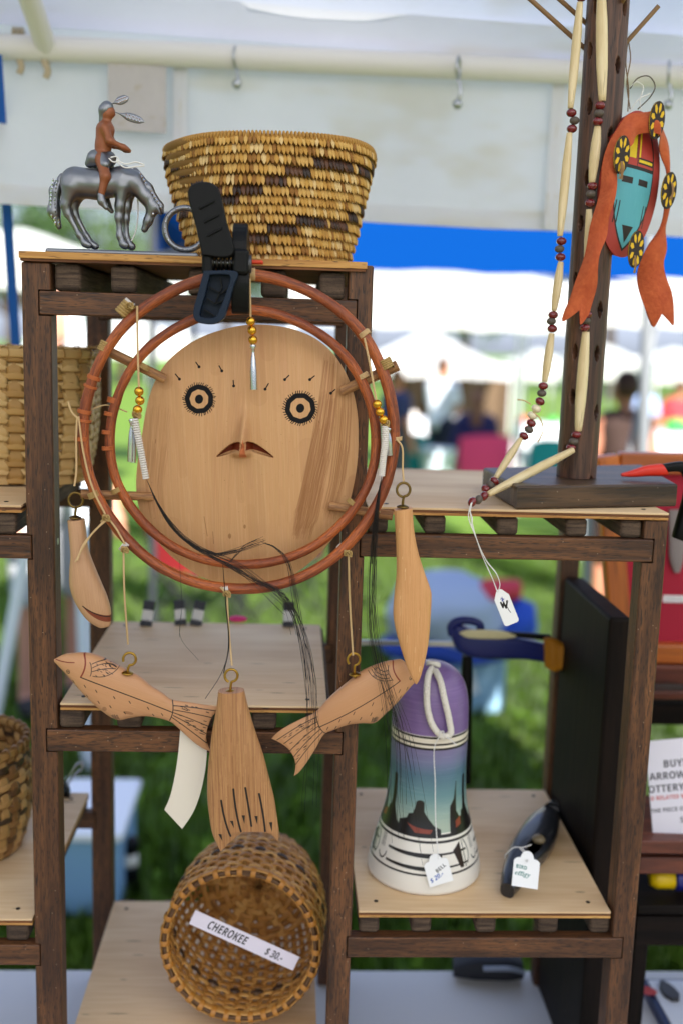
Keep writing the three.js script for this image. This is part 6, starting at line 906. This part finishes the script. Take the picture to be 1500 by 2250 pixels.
{
  const t = thing('side_cabinet', 'low reddish brown wooden shelf unit beside the stand under the crimson frame', 'shelf unit', V(0.7, EYE + TABLE, -0.4));
  const B = (a, b, c, d, z0, z1, m = M.cherry, n = 'shelf') => { const A = P(a, b, z1), C = P(c, d, z1); part(t, n, wbox(A.x, C.x, C.y - EYE, A.y - EYE, z0, z1, 'x', 0.003), m); };
  B(1372, 1462, 1960, 1512, -0.50, -0.40); B(1376, 1518, 1960, 1545, -0.52, -0.405, M.cherry, 'moulding'); 
  B(1375, 1548, 1960, 1600, -0.55, -0.42, M.plank, 'apron');
  { const x0 = P(1385, 1500, -0.42).x, x1 = P(1960, 1500, -0.42).x; for (const x of [x0, x1 - 0.03]) part(t, 'leg', wbox(x, x + 0.03, TABLE + 0.0005, P(1500, 1598, -0.42).y - EYE, -0.50, -0.45, 'y', 0.002), M.plank); }
}
{ // white notice leaning behind the post
  const Z = -0.20, a = P(1418, 1592, Z), b = P(1440, 1842, Z + 0.02), w = 0.26, h = 0.135;
  const map = painted(1024, 532, (x) => { x.fillStyle = '#e6e2ea'; x.fillRect(0, 0, 1024, 532); x.fillStyle = '#2c2a30'; x.font = 'bold 54px sans-serif'; x.fillText('BUYING', 84, 150); x.fillText('ARROWHEADS', 6, 214); x.fillText('POTTERY AND', -40, 282); x.fillStyle = '#c23a30'; x.font = 'bold 30px sans-serif'; x.fillText('AND RELATED MATERIALS', -40, 324); x.fillStyle = '#2c2a30'; x.font = 'bold 30px sans-serif'; x.fillText('BY THE PIECE OR COLLECTION', -46, 392); x.font = 'bold 42px sans-serif'; x.fillText('SELL', 150, 458); });
  const fr = frameOf(b.clone().add(V(-0.004, 0, 0)), V(1, 0.13, 0.05), V(-0.1, 1, -0.12)), s = new THREE.Shape([[0, 0], [w, 0], [w, h], [0, h]].map(q => new THREE.Vector2(...q)));
  solo('notice_card', sheet(s, 0.0012, fr, [0, 0, w, h]), new THREE.MeshStandardMaterial({ map, roughness: 0.6 }), 'white printed notice card with black and red lettering leaning beside the right post', 'sign');
}
{ // wooden trays under the notice and a glazed stone case on the table
  const t = thing('wooden_tray', 'dark brown wooden tray with a raised rim below the white notice card', 'tray', P(1500, 2090, -0.20));
  const B = (a, b, c, d, z0, z1, n, m) => { const A = P(a, b, z1), C = P(c, d, z1); part(t, n, wbox(A.x, C.x, C.y - EYE, A.y - EYE, z0, z1, 'x', 0.002), m); };
  B(1402, 1848, 1900, 1880, -0.30, -0.155, 'ledge', M.cherry); B(1404, 1884, 1900, 1924, -0.30, -0.165, 'front_board', M.cherry); B(1400, 1990, 1900, 2012, -0.30, -0.150, 'ledge', M.plank); B(1398, 2014, 1900, 2080, -0.30, -0.160, 'front_board', M.plank); B(1402, 1880, 1420, 2010, -0.30, -0.285, 'back_post', M.plank); B(1860, 1880, 1890, 2010, -0.30, -0.285, 'back_post', M.plank);
  { const x0 = P(1400, 2050, -0.16).x, x1 = P(1900, 2050, -0.16).x, y1 = P(1500, 2078, -0.16).y - EYE; for (const x of [x0, x1 - 0.02]) for (const z of [-0.28, -0.19]) part(t, 'foot', wbox(x, x + 0.02, TABLE + 0.0005, y1, z, z + 0.02, 'y', 0.002), M.plank); }
  const c = P(1420, 1990, -0.2), u = thing('squeeze_bottle', 'blue squeeze bottle with a yellow cap lying on the dark tray', 'bottle', c), r = 0.017, y = P(1500, 1990, -0.150).y + r + 0.001;
  part(u, 'bottle_body', new THREE.LatheGeometry([[0.001, 0], [0.015, 0], [r, 0.004], [r, 0.09], [0.012, 0.1], [0.001, 0.1]].map(q => new THREE.Vector2(...q)), 24).rotateZ(-Math.PI / 2).translate(c.x + 0.03, y, -0.19), phys(0x1a1f6e, 0.3)); part(u, 'cap', new THREE.LatheGeometry([[0.001, 0], [0.010, 0], [0.0145, 0.01], [0.0145, 0.032], [0.001, 0.032]].map(q => new THREE.Vector2(...q)), 20).rotateZ(-Math.PI / 2).translate(c.x - 0.003, y, -0.19), std(0xd8b400, 0.4));
}
{
  const y = EYE + TABLE, t = thing('stone_case', 'shallow blue edged display case of dark stone points with a red oval sticker', 'display case', H(1500, 2200, y));
  const x0 = H(1392, 2150, y).x, g = wbox(x0, x0 + 0.30, TABLE + 0.0006, TABLE + 0.018, -0.34, -0.02, 'x', 0.002); part(t, 'case_box', g, std(0x1a2c58, 0.5));
  part(t, 'padding', wbox(x0 + 0.008, x0 + 0.292, TABLE + 0.018, TABLE + 0.0215, -0.332, -0.028, 'x', 0.002), std(0xd6dae2, 0.95));
  const pt = (cx, cz, w, l, a, m) => { const s = new THREE.Shape(); s.moveTo(0, l); s.quadraticCurveTo(w, l * 0.3, w * 0.8, -l * 0.5); s.lineTo(w * 0.3, -l); s.lineTo(-w * 0.3, -l); s.lineTo(-w * 0.8, -l * 0.5); s.quadraticCurveTo(-w, l * 0.3, 0, l); part(t, 'stone_point', new THREE.ExtrudeGeometry(s, { depth: 0.003, bevelEnabled: true, bevelThickness: 0.0018, bevelSize: 0.003, bevelSegments: 2 }).rotateX(-Math.PI / 2).rotateY(a).translate(cx, EYE + TABLE + 0.0225, cz), m); };
  const dk = std(0x2c2a2c, 0.5), br = std(0x6e6258, 0.6);
  pt(x0 + 0.03, -0.30, 0.012, 0.022, 0.1, dk); pt(x0 + 0.08, -0.295, 0.018, 0.030, -0.5, dk); pt(x0 + 0.13, -0.30, 0.013, 0.024, 0.3, dk); pt(x0 + 0.05, -0.13, 0.015, 0.028, 0.2, br); pt(x0 + 0.10, -0.15, 0.013, 0.024, -0.3, br); pt(x0 + 0.15, -0.13, 0.014, 0.026, 0.5, dk); pt(x0 + 0.2, -0.28, 0.014, 0.026, -0.2, br); pt(x0 + 0.21, -0.12, 0.014, 0.026, 0.2, br);
  { const q = H(1416, 2176, y + 0.0225); part(t, 'oval_sticker', new THREE.CylinderGeometry(1, 1, 0.0006, 32).scale(0.016, 1, 0.011).rotateY(-0.3).translate(q.x + 0.002, y + 0.0222, q.z), std(0xb02a22, 0.6)); }
}

// ---------------------------------------------------------------- behind the stall: bin, lantern, bags, chairs
{
  const z = -1.75, a = P(98, 1828, z), b = P(262, 2062, z), t = thing('storage_bin', 'pale blue white plastic storage bin on the grass behind the stand', 'bin', V((a.x + b.x) / 2, 0, z - 0.16)), w = b.x - a.x, m = new THREE.MeshPhysicalMaterial({ color: 0x7fa6c4, roughness: 0.45 });
  part(t, 'bin_body', new RoundedBoxGeometry(w, a.y - 0.02, 0.36, 3, 0.02).translate((a.x + b.x) / 2, (a.y - 0.02) / 2, z - 0.18), m); part(t, 'bin_lid', new RoundedBoxGeometry(w + 0.03, 0.03, 0.39, 3, 0.01).translate((a.x + b.x) / 2, a.y - 0.012, z - 0.18), M.white);
  const zl = -1.9, c = P(286, 1900, zl), u = thing('camp_stool_lantern', 'black and white camping lantern on the grass beside the pale bin', 'lantern', V(c.x, 0, zl)), L = (r, y0, y1, m2, n) => part(u, n, new THREE.LatheGeometry([[0.001, y0], [r * 0.9, y0], [r, y0 + 0.01], [r * 0.96, y1 - 0.01], [r * 0.8, y1], [0.001, y1]].map(q => new THREE.Vector2(...q)), 28).translate(c.x, 0, zl), m2);
  const yt = P(286, 1843, zl).y, ym = P(286, 1872, zl).y, yl = P(286, 1900, zl).y; L(0.028, ym, yt, M.blackPlastic, 'lantern_cap'); L(0.026, yl, ym, std(0xe8e2d4, 0.5), 'lantern_globe'); L(0.03, 0.0, yl, M.blackPlastic, 'lantern_base');
}
function lump(c, r, s, seedN, amp) { const g = mergeVertices(new THREE.IcosahedronGeometry(1, 5).deleteAttribute('uv')), p = g.attributes.position; for (let i = 0; i < p.count; i++) { const v = V().fromBufferAttribute(p, i), n = fbm(0.5 + v.x * 0.23 + v.z * 0.11, 0.5 + v.y * 0.25 + v.z * 0.13, 6, 6, seedN, 4) - 0.5; v.multiplyScalar(1 + amp * n * 2); p.setXYZ(i, v.x, v.y, v.z); } g.computeVertexNormals(); g.scale(r * s[0], r * s[1], r * s[2]); return g.translate(c.x, c.y, c.z); }
{
  const z = -3.5, W = 2317 / (CZ - z);
  const t = thing('cooler_bag', 'white and blue cloth bundle with a red corner heaped on a pale cooler', 'bundle', V(P(1000, 1500, z).x, 0, z));
  const at = (x, y, dz = 0) => P(x, y, z + dz), q = at(985, 1345); part(t, 'white_cloth', lump(q, 0.22, [1.25, 0.80, 0.8], 7, 0.35), std(0xa8b4c8, 0.8)); part(t, 'red_cloth', lump(at(1090, 1295, 0.02), 0.11, [1.1, 0.5, 0.8], 17, 0.3), std(0xc83a48, 0.8)); part(t, 'blue_cloth', lump(at(1120, 1375, 0.02), 0.14, [0.85, 0.95, 0.8], 27, 0.3), std(0x1848b0, 0.75)); part(t, 'blue_lining', lump(at(985, 1415, -0.05), 0.26, [1.2, 0.32, 0.8], 37, 0.2), std(0x163a90, 0.75));
  const c = at(1000, 1500, -0.15), top = at(1000, 1430).y; part(t, 'cooler_box', new RoundedBoxGeometry(0.50, top, 0.40, 3, 0.03).translate(c.x - 0.03, top / 2 + gy(0, z), c.z - 0.1), new THREE.MeshPhysicalMaterial({ color: 0x8fb4d0, roughness: 0.5 }));
  part(t, 'paper_sheet', new THREE.BoxGeometry(0.16, 0.12, 0.004).rotateZ(0.3).translate(at(1010, 1510).x, at(1010, 1510).y, c.z + 0.12), M.white);
}
function campChair(label, c, yaw, color, frame = 0x24262a, w = 0.52) {
  const t = thing('camp_chair', label, 'chair', V(c.x, c.y, c.z)); t.rotation.y = yaw; bases.set(t, V(0, 0, 0));
  const m = std(color, 0.85, { side: THREE.DoubleSide }), f = std(frame, 0.5), h = w / 2, rodp = (a, b) => part(t, 'frame_tube', rod(V(...a), V(...b), 0.0095), f);
  rodp([-h, 0, 0.22], [h, 0.42, 0.22]); rodp([h, 0, 0.22], [-h, 0.42, 0.22]); rodp([-h, 0, -0.22], [h, 0.42, -0.22]); rodp([h, 0, -0.22], [-h, 0.42, -0.22]); for (const s of [-1, 1]) { rodp([s * h, 0, -0.22], [s * h, 0.42, 0.22]); rodp([s * h, 0, 0.22], [s * h, 0.42, -0.22]); rodp([s * h, 0.38, -0.22], [s * h, 0.92, -0.32]); rodp([s * h, 0.38, 0.24], [s * h, 0.62, 0.24]); part(t, 'arm_rest', grid(3, 8, (u, v) => [s * h + (u - 0.5) * 0.08, 0.63 - 0.02 * Math.sin(v * 3.14), 0.25 - v * 0.53]), m); }
  part(t, 'seat', grid(10, 10, (u, v) => [(u - 0.5) * w, 0.42 - 0.06 * Math.sin(u * 3.14) * Math.sin(v * 3.14), 0.23 - v * 0.45]), m);
  part(t, 'backrest', grid(10, 10, (u, v) => [(u - 0.5) * w, 0.40 + v * 0.54 - 0.05 * Math.pow(Math.abs(u - 0.5) * 2, 2) * v, -0.22 - v * 0.1 - 0.04 * Math.sin(u * 3.14)]), m);
  return t;
}
const G = (px, depth) => { const z = CZ - depth, x = P(px, 900, z).x; return V(x, gy(x, z), z); };
campChair('red folding camp chair on the lawn behind the hoop mask', G(455, 6.4), 2.7, 0x7e0a12, 0x101214, 0.5);
campChair('dark red folding camp chair on the lawn beyond the middle shelf', G(612, 7.0), 3.5, 0x560a10, 0x16181c, 0.5);
campChair('pink striped folding chair behind the bone necklace', G(1070, 14), 3.1, 0xd8407c, 0x6a3040, 0.78);
campChair('teal folding chair beside the white bucket', G(905, 14), 3.0, 0x0a7a80, 0x203a3c, 0.5); campChair('teal folding chair half hidden by the perforated pole', G(1195, 13.5), 3.2, 0x0a7a90, 0x203a3c, 0.5);
{ const c = G(965, 13.2), t = thing('plastic_bucket', 'white plastic bucket standing on the lawn in front of the pink chair', 'bucket', c), y0 = 0.0, top = P(965, 985, c.z).y - c.y; part(t, 'stool', new THREE.LatheGeometry([[0.001, 0], [0.24, 0], [0.2, top - 0.34], [0.001, top - 0.34]].map(q => new THREE.Vector2(...q)), 24).translate(c.x, c.y, c.z), M.white); part(t, 'bucket_body', new THREE.LatheGeometry([[0.001, top - 0.33], [0.18, top - 0.33], [0.23, top], [0.22, top], [0.17, top - 0.31]].map(q => new THREE.Vector2(...q)), 28).translate(c.x, c.y, c.z), std(0xcfdcea, 0.5)); }

// ---------------------------------------------------------------- people in the background
function person(label, px, depth, h, yaw, o) {
  const c = G(px, depth), t = thing('person', label, 'person', c); t.rotation.y = yaw; bases.set(t, V(0, 0, 0));
  const k = h / 1.75, sit = o.sit ? 0.42 : 0, dy = o.sit ? -0.42 : 0, J = (x, y, z, x2, y2, z2, r, r2) => [x * k, (y + dy) * k, z * k, x2 * k, (y2 + dy) * k, z2 * k, r * k, r2 * k], lean = o.lean ?? 0;
  const L = (y, z = 0) => z + lean * (y - 0.95);
  const torso = [J(0, 0.98, 0, 0, 1.18, L(1.18), 0.15, 0.14), J(-0.05, 1.2, L(1.2), -0.09, 1.38, L(1.38), 0.115, 0.11), J(0.05, 1.2, L(1.2), 0.09, 1.38, L(1.38), 0.115, 0.11), J(-0.15, 1.41, L(1.41), 0.15, 1.41, L(1.41), 0.065, 0.065)];
  const arm = s => o.armsFwd ? [J(s * 0.19, 1.40, L(1.4), s * 0.23, 1.13, L(1.13, 0.06), 0.055, 0.043), J(s * 0.23, 1.13, L(1.13, 0.06), s * 0.14, 1.06, L(1.06, 0.30), 0.042, 0.032)] : [J(s * 0.19, 1.40, L(1.4), s * 0.25, 1.12, L(1.12, -0.02), 0.055, 0.043), J(s * 0.25, 1.12, L(1.12, -0.02), s * 0.26, 0.87, L(0.87, 0.06), 0.041, 0.03)];
  const handc = s => { const e = arm(s)[1], a = V(e[3], e[4], e[5]), d = a.clone().sub(V(e[0], e[1], e[2])).normalize(), out = [[a.x, a.y, a.z, ...a.clone().addScaledVector(d, 0.07 * k).toArray(), 0.03 * k, 0.034 * k]]; for (let i = 0; i < 4; i++) { const b = a.clone().addScaledVector(d, 0.08 * k).add(V(0, 0, (i - 1.5) * 0.019 * k)); out.push([...b.toArray(), ...b.clone().addScaledVector(d, (0.07 - 0.006 * Math.abs(i - 1)) * k).toArray(), 0.0095 * k, 0.008 * k]); } out.push([...a.clone().addScaledVector(d, 0.03 * k).toArray(), ...a.clone().addScaledVector(d, 0.08 * k).add(V(-s * 0.02, 0, 0.045).multiplyScalar(k)).toArray(), 0.011 * k, 0.009 * k]); return out; };
  const leg = s => o.sit ? [J(s * 0.1, 0.93, 0, s * 0.13, 0.90, 0.42, 0.085, 0.062), J(s * 0.13, 0.90, 0.42, s * 0.13, 0.50, 0.44, 0.058, 0.04), J(s * 0.13, 0.46, 0.42, s * 0.14, 0.45, 0.60, 0.04, 0.035)] : [J(s * 0.1, 0.93, 0, s * 0.12, 0.5, 0.01 + (o.stride ?? 0) * s, 0.088, 0.058), J(s * 0.12, 0.5, 0.01 + (o.stride ?? 0) * s, s * 0.12, 0.09, -0.02 + (o.stride ?? 0) * 1.4 * s, 0.055, 0.038), J(s * 0.12, 0.05, (o.stride ?? 0) * 1.4 * s, s * 0.13, 0.035, 0.14 + (o.stride ?? 0) * 1.4 * s, 0.045, 0.033)];
  const hz = L(1.62, o.head ?? 0.02), head = [J(0, 1.42, L(1.42), 0, 1.54, L(1.52), 0.058, 0.052), J(0, 1.62, hz, 0, 1.68, hz - 0.012, 0.082, 0.092), J(0, 1.575, hz + 0.04, 0, 1.56, hz + 0.05, 0.045, 0.035), J(0, 1.64, hz + 0.09, 0, 1.615, hz + 0.108, 0.012, 0.014), J(-0.085, 1.63, hz, -0.092, 1.65, hz - 0.01, 0.016, 0.018), J(0.085, 1.63, hz, 0.092, 1.65, hz - 0.01, 0.016, 0.018)];
  const skin = std(o.skin ?? 0xb87c5c, 0.6), all = [...torso, ...arm(1), ...arm(-1), ...handc(1), ...handc(-1), ...leg(1), ...leg(-1), ...head], cell = o.cell ?? 0.02;
  part(t, 'body', flesh(all, cell, 0.035 * k, 0.04), skin);
  const fat = (l, d) => l.map(c2 => [...c2.slice(0, 6), c2[6] + d * k, c2[7] + d * k]);
  const cut = (c2, f) => [c2[0], c2[1], c2[2], c2[0] + (c2[3] - c2[0]) * f, c2[1] + (c2[4] - c2[1]) * f, c2[2] + (c2[5] - c2[2]) * f, c2[6], c2[6] + (c2[7] - c2[6]) * f];
  if (o.shirt !== undefined) part(t, 'shirt', flesh(fat([...torso, ...(o.sleeve === 2 ? [...arm(1), ...arm(-1)] : o.sleeve === 0 ? [] : [cut(arm(1)[0], 0.62), cut(arm(-1)[0], 0.62)])], 0.018), cell, 0.04 * k, 0.05), std(o.shirt, 0.85));
  if (o.pants !== undefined) part(t, o.long ? 'trousers' : 'shorts', flesh(fat([J(0, 0.98, 0, 0, 1.04, 0, 0.145, 0.14), ...[1, -1].flatMap(s => o.long ? leg(s).slice(0, 2) : [cut(leg(s)[0], 0.92)])], 0.022), cell, 0.04 * k, 0.05), std(o.pants, 0.85));
  if (o.dress !== undefined) part(t, 'dress', flesh([...fat(torso.slice(0, 3), 0.02), J(0, 1.0, 0, 0, 0.55, 0, 0.17, 0.24)], cell, 0.04 * k, 0.05), std(o.dress, 0.85));
  const hc = [J(0, 1.665, hz - 0.025, 0, 1.71, hz - 0.02, 0.092, 0.088)]; if (o.longHair) hc.push(J(0, 1.66, hz - 0.06, 0, 1.40, L(1.4, -0.10), 0.085, 0.07)); if (o.hair !== undefined) part(t, 'hair', flesh(hc, Math.min(cell, 0.015), 0.03 * k, 0.03), std(o.hair, 0.7));
  part(t, 'shoe', flesh([...fat([leg(1)[2]], 0.012)], 0.012, 0.01, 0.02), std(0x2a2624, 0.7)); part(t, 'shoe', flesh([...fat([leg(-1)[2]], 0.012)], 0.012, 0.01, 0.02), std(0x2a2624, 0.7));
  return t;
}
person('person in a white t-shirt and dark shorts standing under the far canopy', 968, 15, 1.90, 2.3, { shirt: 0xe6ecf4, pants: 0x1c2236, hair: 0x4a3020, armsFwd: true });
person('person in a navy top with brown hair seated in the pink chair', 1046, 14.1, 1.92, 3.0, { sit: true, shirt: 0x14164a, sleeve: 2, pants: 0x30343c, long: true, hair: 0x6a4630, longHair: true });
person('person in a brown sleeveless dress seen from behind beyond the pole', 1372, 7.2, 1.64, 3.3, { dress: 0x34211c, hair: 0x4c2e22, longHair: false, skin: 0xb4765c });
person('person in a pale blue shirt and black shorts walking on the lawn', 1410, 17, 1.72, 2.6, { shirt: 0x9ab4e4, pants: 0x14161c, hair: 0x3a2a20, stride: 0.12 });
person('person in a red top and blue shorts at the far tables', 1490, 16, 1.7, 2.9, { shirt: 0xb03a44, pants: 0x1a4a9c, hair: 0x5a3a28 });
person('dark haired person in grey shorts standing behind the pale splint basket', 112, 4.7, 1.93, 0.9, { shirt: 0xd8dce2, pants: 0xa8aab0, hair: 0x2a1c16, skin: 0xc08870 });
person('person in an orange top standing under the white canopy on the lawn', 868, 13, 1.7, 2.2, { shirt: 0x26305a, pants: 0x40444c, long: true, hair: 0x6a4a30 });

// ---------------------------------------------------------------- canopies, tables, trees
function canopy(label, x0, x1, z, d, top, bottom, peak, m, o = {}) {   // x0, x1 world; top and bottom of the valance, world heights
  const cx = (x0 + x1) / 2, t = thing('canopy_tent', label, 'canopy', V(cx, gy(cx, z), z - d / 2), o.group), zb = z - d, pm = std(o.legs ?? 0xd4d6d8, 0.5);
  const apex = V(cx, peak, z - d / 2), cs = [V(x0, top, z), V(x1, top, z), V(x1, top, zb), V(x0, top, zb)];
  for (let i = 0; i < 4; i++) { const a = cs[i], b = cs[(i + 1) % 4]; part(t, 'roof_panel', grid(10, 10, (u, v) => { const p = a.clone().lerp(b, u).lerp(apex, v); return [p.x, p.y - 0.12 * Math.sin(v * 3.14) * (1 - v), p.z, p.x, p.z + p.y]; }), m);
    part(t, 'valance', grid(24, 3, (u, v) => { const p = a.clone().lerp(b, u), sw = o.swoop && i === 0 ? o.swoop * sst(0.16, 0, u) : 0; return [p.x + (o.swoop && i === 0 ? sw * (1 - v) * 1.5 : 0), (i === 2 ? top - 0.06 : bottom) + sw * (1 - v) + 0.02 * Math.abs(Math.sin(u * 20)) * (1 - v) + (top - (i === 2 ? top - 0.06 : bottom)) * v, p.z, p.x + p.z, v * 0.3]; }), m);
    part(t, 'leg', rod(V(a.x, gy(a.x, a.z), a.z), a, 0.02, 0.02, 8), pm);
    const inw = apex.clone().sub(a.clone().lerp(b, 0.5)).setY(0).normalize().multiplyScalar(0.07), brace = a.clone().lerp(b, 0.5).setY(top - 0.1).add(inw); part(t, 'truss_bar', rod(a.clone().setY(top - 0.25).add(inw), brace, 0.012, 0.012, 6), pm); part(t, 'truss_bar', rod(b.clone().setY(top - 0.25).add(inw), brace, 0.012, 0.012, 6), pm); }
  return t;
}
const wx = (px, z) => P(px, 700, z).x, wy = (px, py, z) => P(px, py, z).y;
canopy('bright blue canopy tent standing behind the white tent', wx(336, -4.4), wx(1900, -4.4), -4.4, 2.2, wy(1000, 470, -4.4), wy(1000, 605, -4.4), wy(1000, 470, -4.4) + 0.5, M.blueTent, { swoop: 0.26, legs: 0x2c3036 });
canopy('large white canopy with a tall valance left of the perforated pole', wx(640, -8), wx(1300, -8), -8, 3, wy(1000, 625, -8), wy(1000, 728, -8), wy(1000, 470, -8), M.tent);
canopy('large white canopy beside the turquoise mask with a low valance', wx(1312, -8.6), wx(1900, -8.6), -8.6, 3, wy(1400, 620, -8.6), wy(1400, 722, -8.6), wy(1400, 470, -8.6), M.tent);
canopy('large white canopy behind the horse figurine', wx(-420, -8.5), wx(330, -8.5), -8.5, 3, wy(100, 560, -8.5), wy(100, 640, -8.5), wy(100, 470, -8.5), M.tent);
canopy('wide pale canopy over the dark stall where the white shirted person stands', wx(800, -17), wx(1130, -17), -17, 3, wy(960, 800, -17), wy(960, 832, -17), wy(960, 722, -17), M.tent);
canopy('white canopy farther down the slope, between the bone strands', wx(1150, -22), wx(1290, -22), -22, 3, wy(1200, 800, -22), wy(1200, 840, -22), wy(1200, 768, -22), M.tent, { group: 'small white canopies down the slope' });
canopy('small white canopy down the slope beyond the brown dressed person', wx(1315, -20), wx(1442, -20), -20, 3, wy(1400, 790, -20), wy(1400, 838, -20), wy(1400, 758, -20), M.tent, { group: 'small white canopies down the slope' });
canopy('small white canopy down the slope behind the person in the red top', wx(1452, -19), wx(1640, -19), -19, 3, wy(1500, 795, -19), wy(1500, 846, -19), wy(1500, 765, -19), M.tent, { group: 'small white canopies down the slope' });
canopy('white canopy on the lawn seen through the gap beside the hoops', wx(60, -15), wx(420, -15), -15, 3, wy(300, 740, -15), wy(300, 790, -15), wy(300, 690, -15), M.tent);
{ // dark booth walls under the far canopy
  const z = -18.5, m = std(0x4a3c30, 0.9), t = thing('booth_wall', 'dark brown hanging cloth at the back of the far stall', 'cloth', V(wx(980, z), gy(0, z), z));
  part(t, 'hanging', grid(40, 6, (u, v) => { const x = wx(860, z) + u * (wx(1128, z) - wx(860, z)); return [x, gy(x, z) + v * (wy(960, 806, z) - gy(x, z)), z + 0.08 * Math.sin(u * 40)]; }), new THREE.MeshStandardMaterial({ map: data(128, 64, (u, v) => mix3([66, 50, 38], [116, 96, 72], fbm(u, v, 10, 3, 41, 3)), true), roughness: 0.9, side: THREE.DoubleSide }));
}
function trestle(label, px, py, depth, w, color, goods) {
  const z = CZ - depth, c = P(px, py, z), y0 = gy(c.x, z), t = thing('stall_table', label, 'table', V(c.x, y0, z)), h = c.y - y0;
  part(t, 'tablecloth', new RoundedBoxGeometry(w, h * 0.75, 0.7, 2, 0.02).translate(c.x, y0 + h * 0.625, z - 0.35), std(color, 0.85)); for (const s of [-1, 1]) part(t, 'leg', new THREE.BoxGeometry(0.05, h * 0.3, 0.5).translate(c.x + s * w * 0.42, y0 + h * 0.15, z - 0.35), M.steel);
  goods.forEach((col, i) => part(t, 'goods', lump(V(c.x + (i / (goods.length - 1 || 1) - 0.5) * w * 0.85, c.y + 0.05, z - 0.25 - 0.1 * (i % 2)), 0.11, [1, 0.7, 0.8], i + 50, 0.3), std(col, 0.7)));
}
trestle('white clothed stall table beside the teal chair', 935, 925, 17, 1.4, 0xe2e6ee, [0xd8a080, 0xe8e0d8, 0xc8703c, 0xf0f0f0]);
trestle('stall table heaped with green and orange goods beyond the perforated pole', 1475, 955, 9.5, 1.0, 0xe6e0ee, [0x2f8a3a, 0xd86a2a, 0x3aa04a, 0xc83030]);
trestle('stall table with red and green produce behind the necklace', 1225, 935, 17, 1.2, 0xd8dce4, [0xc03a28, 0x3a9c3c, 0xd88a30]);
solo('tent_pole', rod(P(1318, 1090, -2.9).setY(0), P(1318, 300, -2.9), 0.017), std(0x74787e, 0.5), 'pale grey upright tent pole beside the perforated pole', 'pole', 'upright tent poles');
solo('tent_pole', rod(P(1438, 1090, -2.9).setY(0), P(1432, 300, -2.9), 0.022), std(0x74787e, 0.5), 'pale grey upright tent pole behind the orange leather tail', 'pole', 'upright tent poles');
solo('tent_pole', rod(P(1360, 1100, -2.9), P(1456, 640, -3.1), 0.012), std(0x74787e, 0.5), 'pale grey slanting brace between two upright tent poles', 'pole');
solo('tent_pole', rod(P(-40, 1720, -2.6), P(64, 1180, -2.6), 0.022), std(0xe2e6ea, 0.5), 'white slanting pole beyond the side shelf post', 'pole');
solo('tent_pole', rod(P(196, 1440, -2.8).setY(0), P(160, 560, -2.8), 0.032), std(0xd8dfe8, 0.5), 'thick white pole behind the splint basket', 'pole');
function tree(label, x, z, h, cr, s) {
  const y = gy(x, z), t = thing('tree', label, 'tree', V(x, y, z), 'trees at the edge of the fairground'), limbs = [rod(V(x, y, z), V(x + rr(-0.3, 0.3), y + h * 0.55, z), h * 0.03, h * 0.016, 8)], tips = [];
  for (let i = 0; i < 9; i++) { const a = i * 2.4, y0 = y + h * rr(0.3, 0.55), e = V(x + Math.cos(a) * cr * rr(0.4, 0.8), y + h * rr(0.5, 0.92), z + Math.sin(a) * cr * rr(0.4, 0.8)); limbs.push(rod(V(x, y0, z), e, h * 0.012, h * 0.004, 6)); tips.push(e); }
  part(t, 'trunk', merge(limbs), std(0x3a2c20, 0.9));
  const pos = [], nrm = [];
  for (let i = 0; i < 3600; i++) { const b = tips[i % tips.length], d = V(rr(-1, 1), rr(-1, 1), rr(-1, 1)).normalize().multiplyScalar(cr * 0.55 * Math.cbrt(rnd())), p = b.clone().add(d), n = V(rr(-1, 1), rr(-0.2, 1), rr(-1, 1)).normalize(), a = n.clone().cross(V(rr(-1, 1), rr(-1, 1), rr(-1, 1))).normalize(), c = n.clone().cross(a), k = rr(0.12, 0.24); for (const q of [[-1, 0], [0, -0.6], [1, 0], [-1, 0], [1, 0], [0, 0.6]]) { const v = p.clone().addScaledVector(a, q[0] * k).addScaledVector(c, q[1] * k); pos.push(v.x, v.y, v.z); nrm.push(n.x, n.y, n.z); } }
  const g = new THREE.BufferGeometry(); g.setAttribute('position', new THREE.Float32BufferAttribute(pos, 3)); g.setAttribute('normal', new THREE.Float32BufferAttribute(nrm, 3));
  part(t, 'crown', g, new THREE.MeshPhysicalMaterial({ color: new THREE.Color(0.05 + 0.02 * s, 0.12, 0.025), roughness: 0.7, transmission: 0.3, thickness: 0, side: THREE.DoubleSide }));
}
for (let i = 0; i < 9; i++) tree('broad leafy green tree at the far edge of the fairground', -22 + i * 6.2 + rr(-1.5, 1.5), -46 - rr(0, 12), rr(9, 12), rr(3.4, 4.4), rnd());

renderer.render(scene, camera);
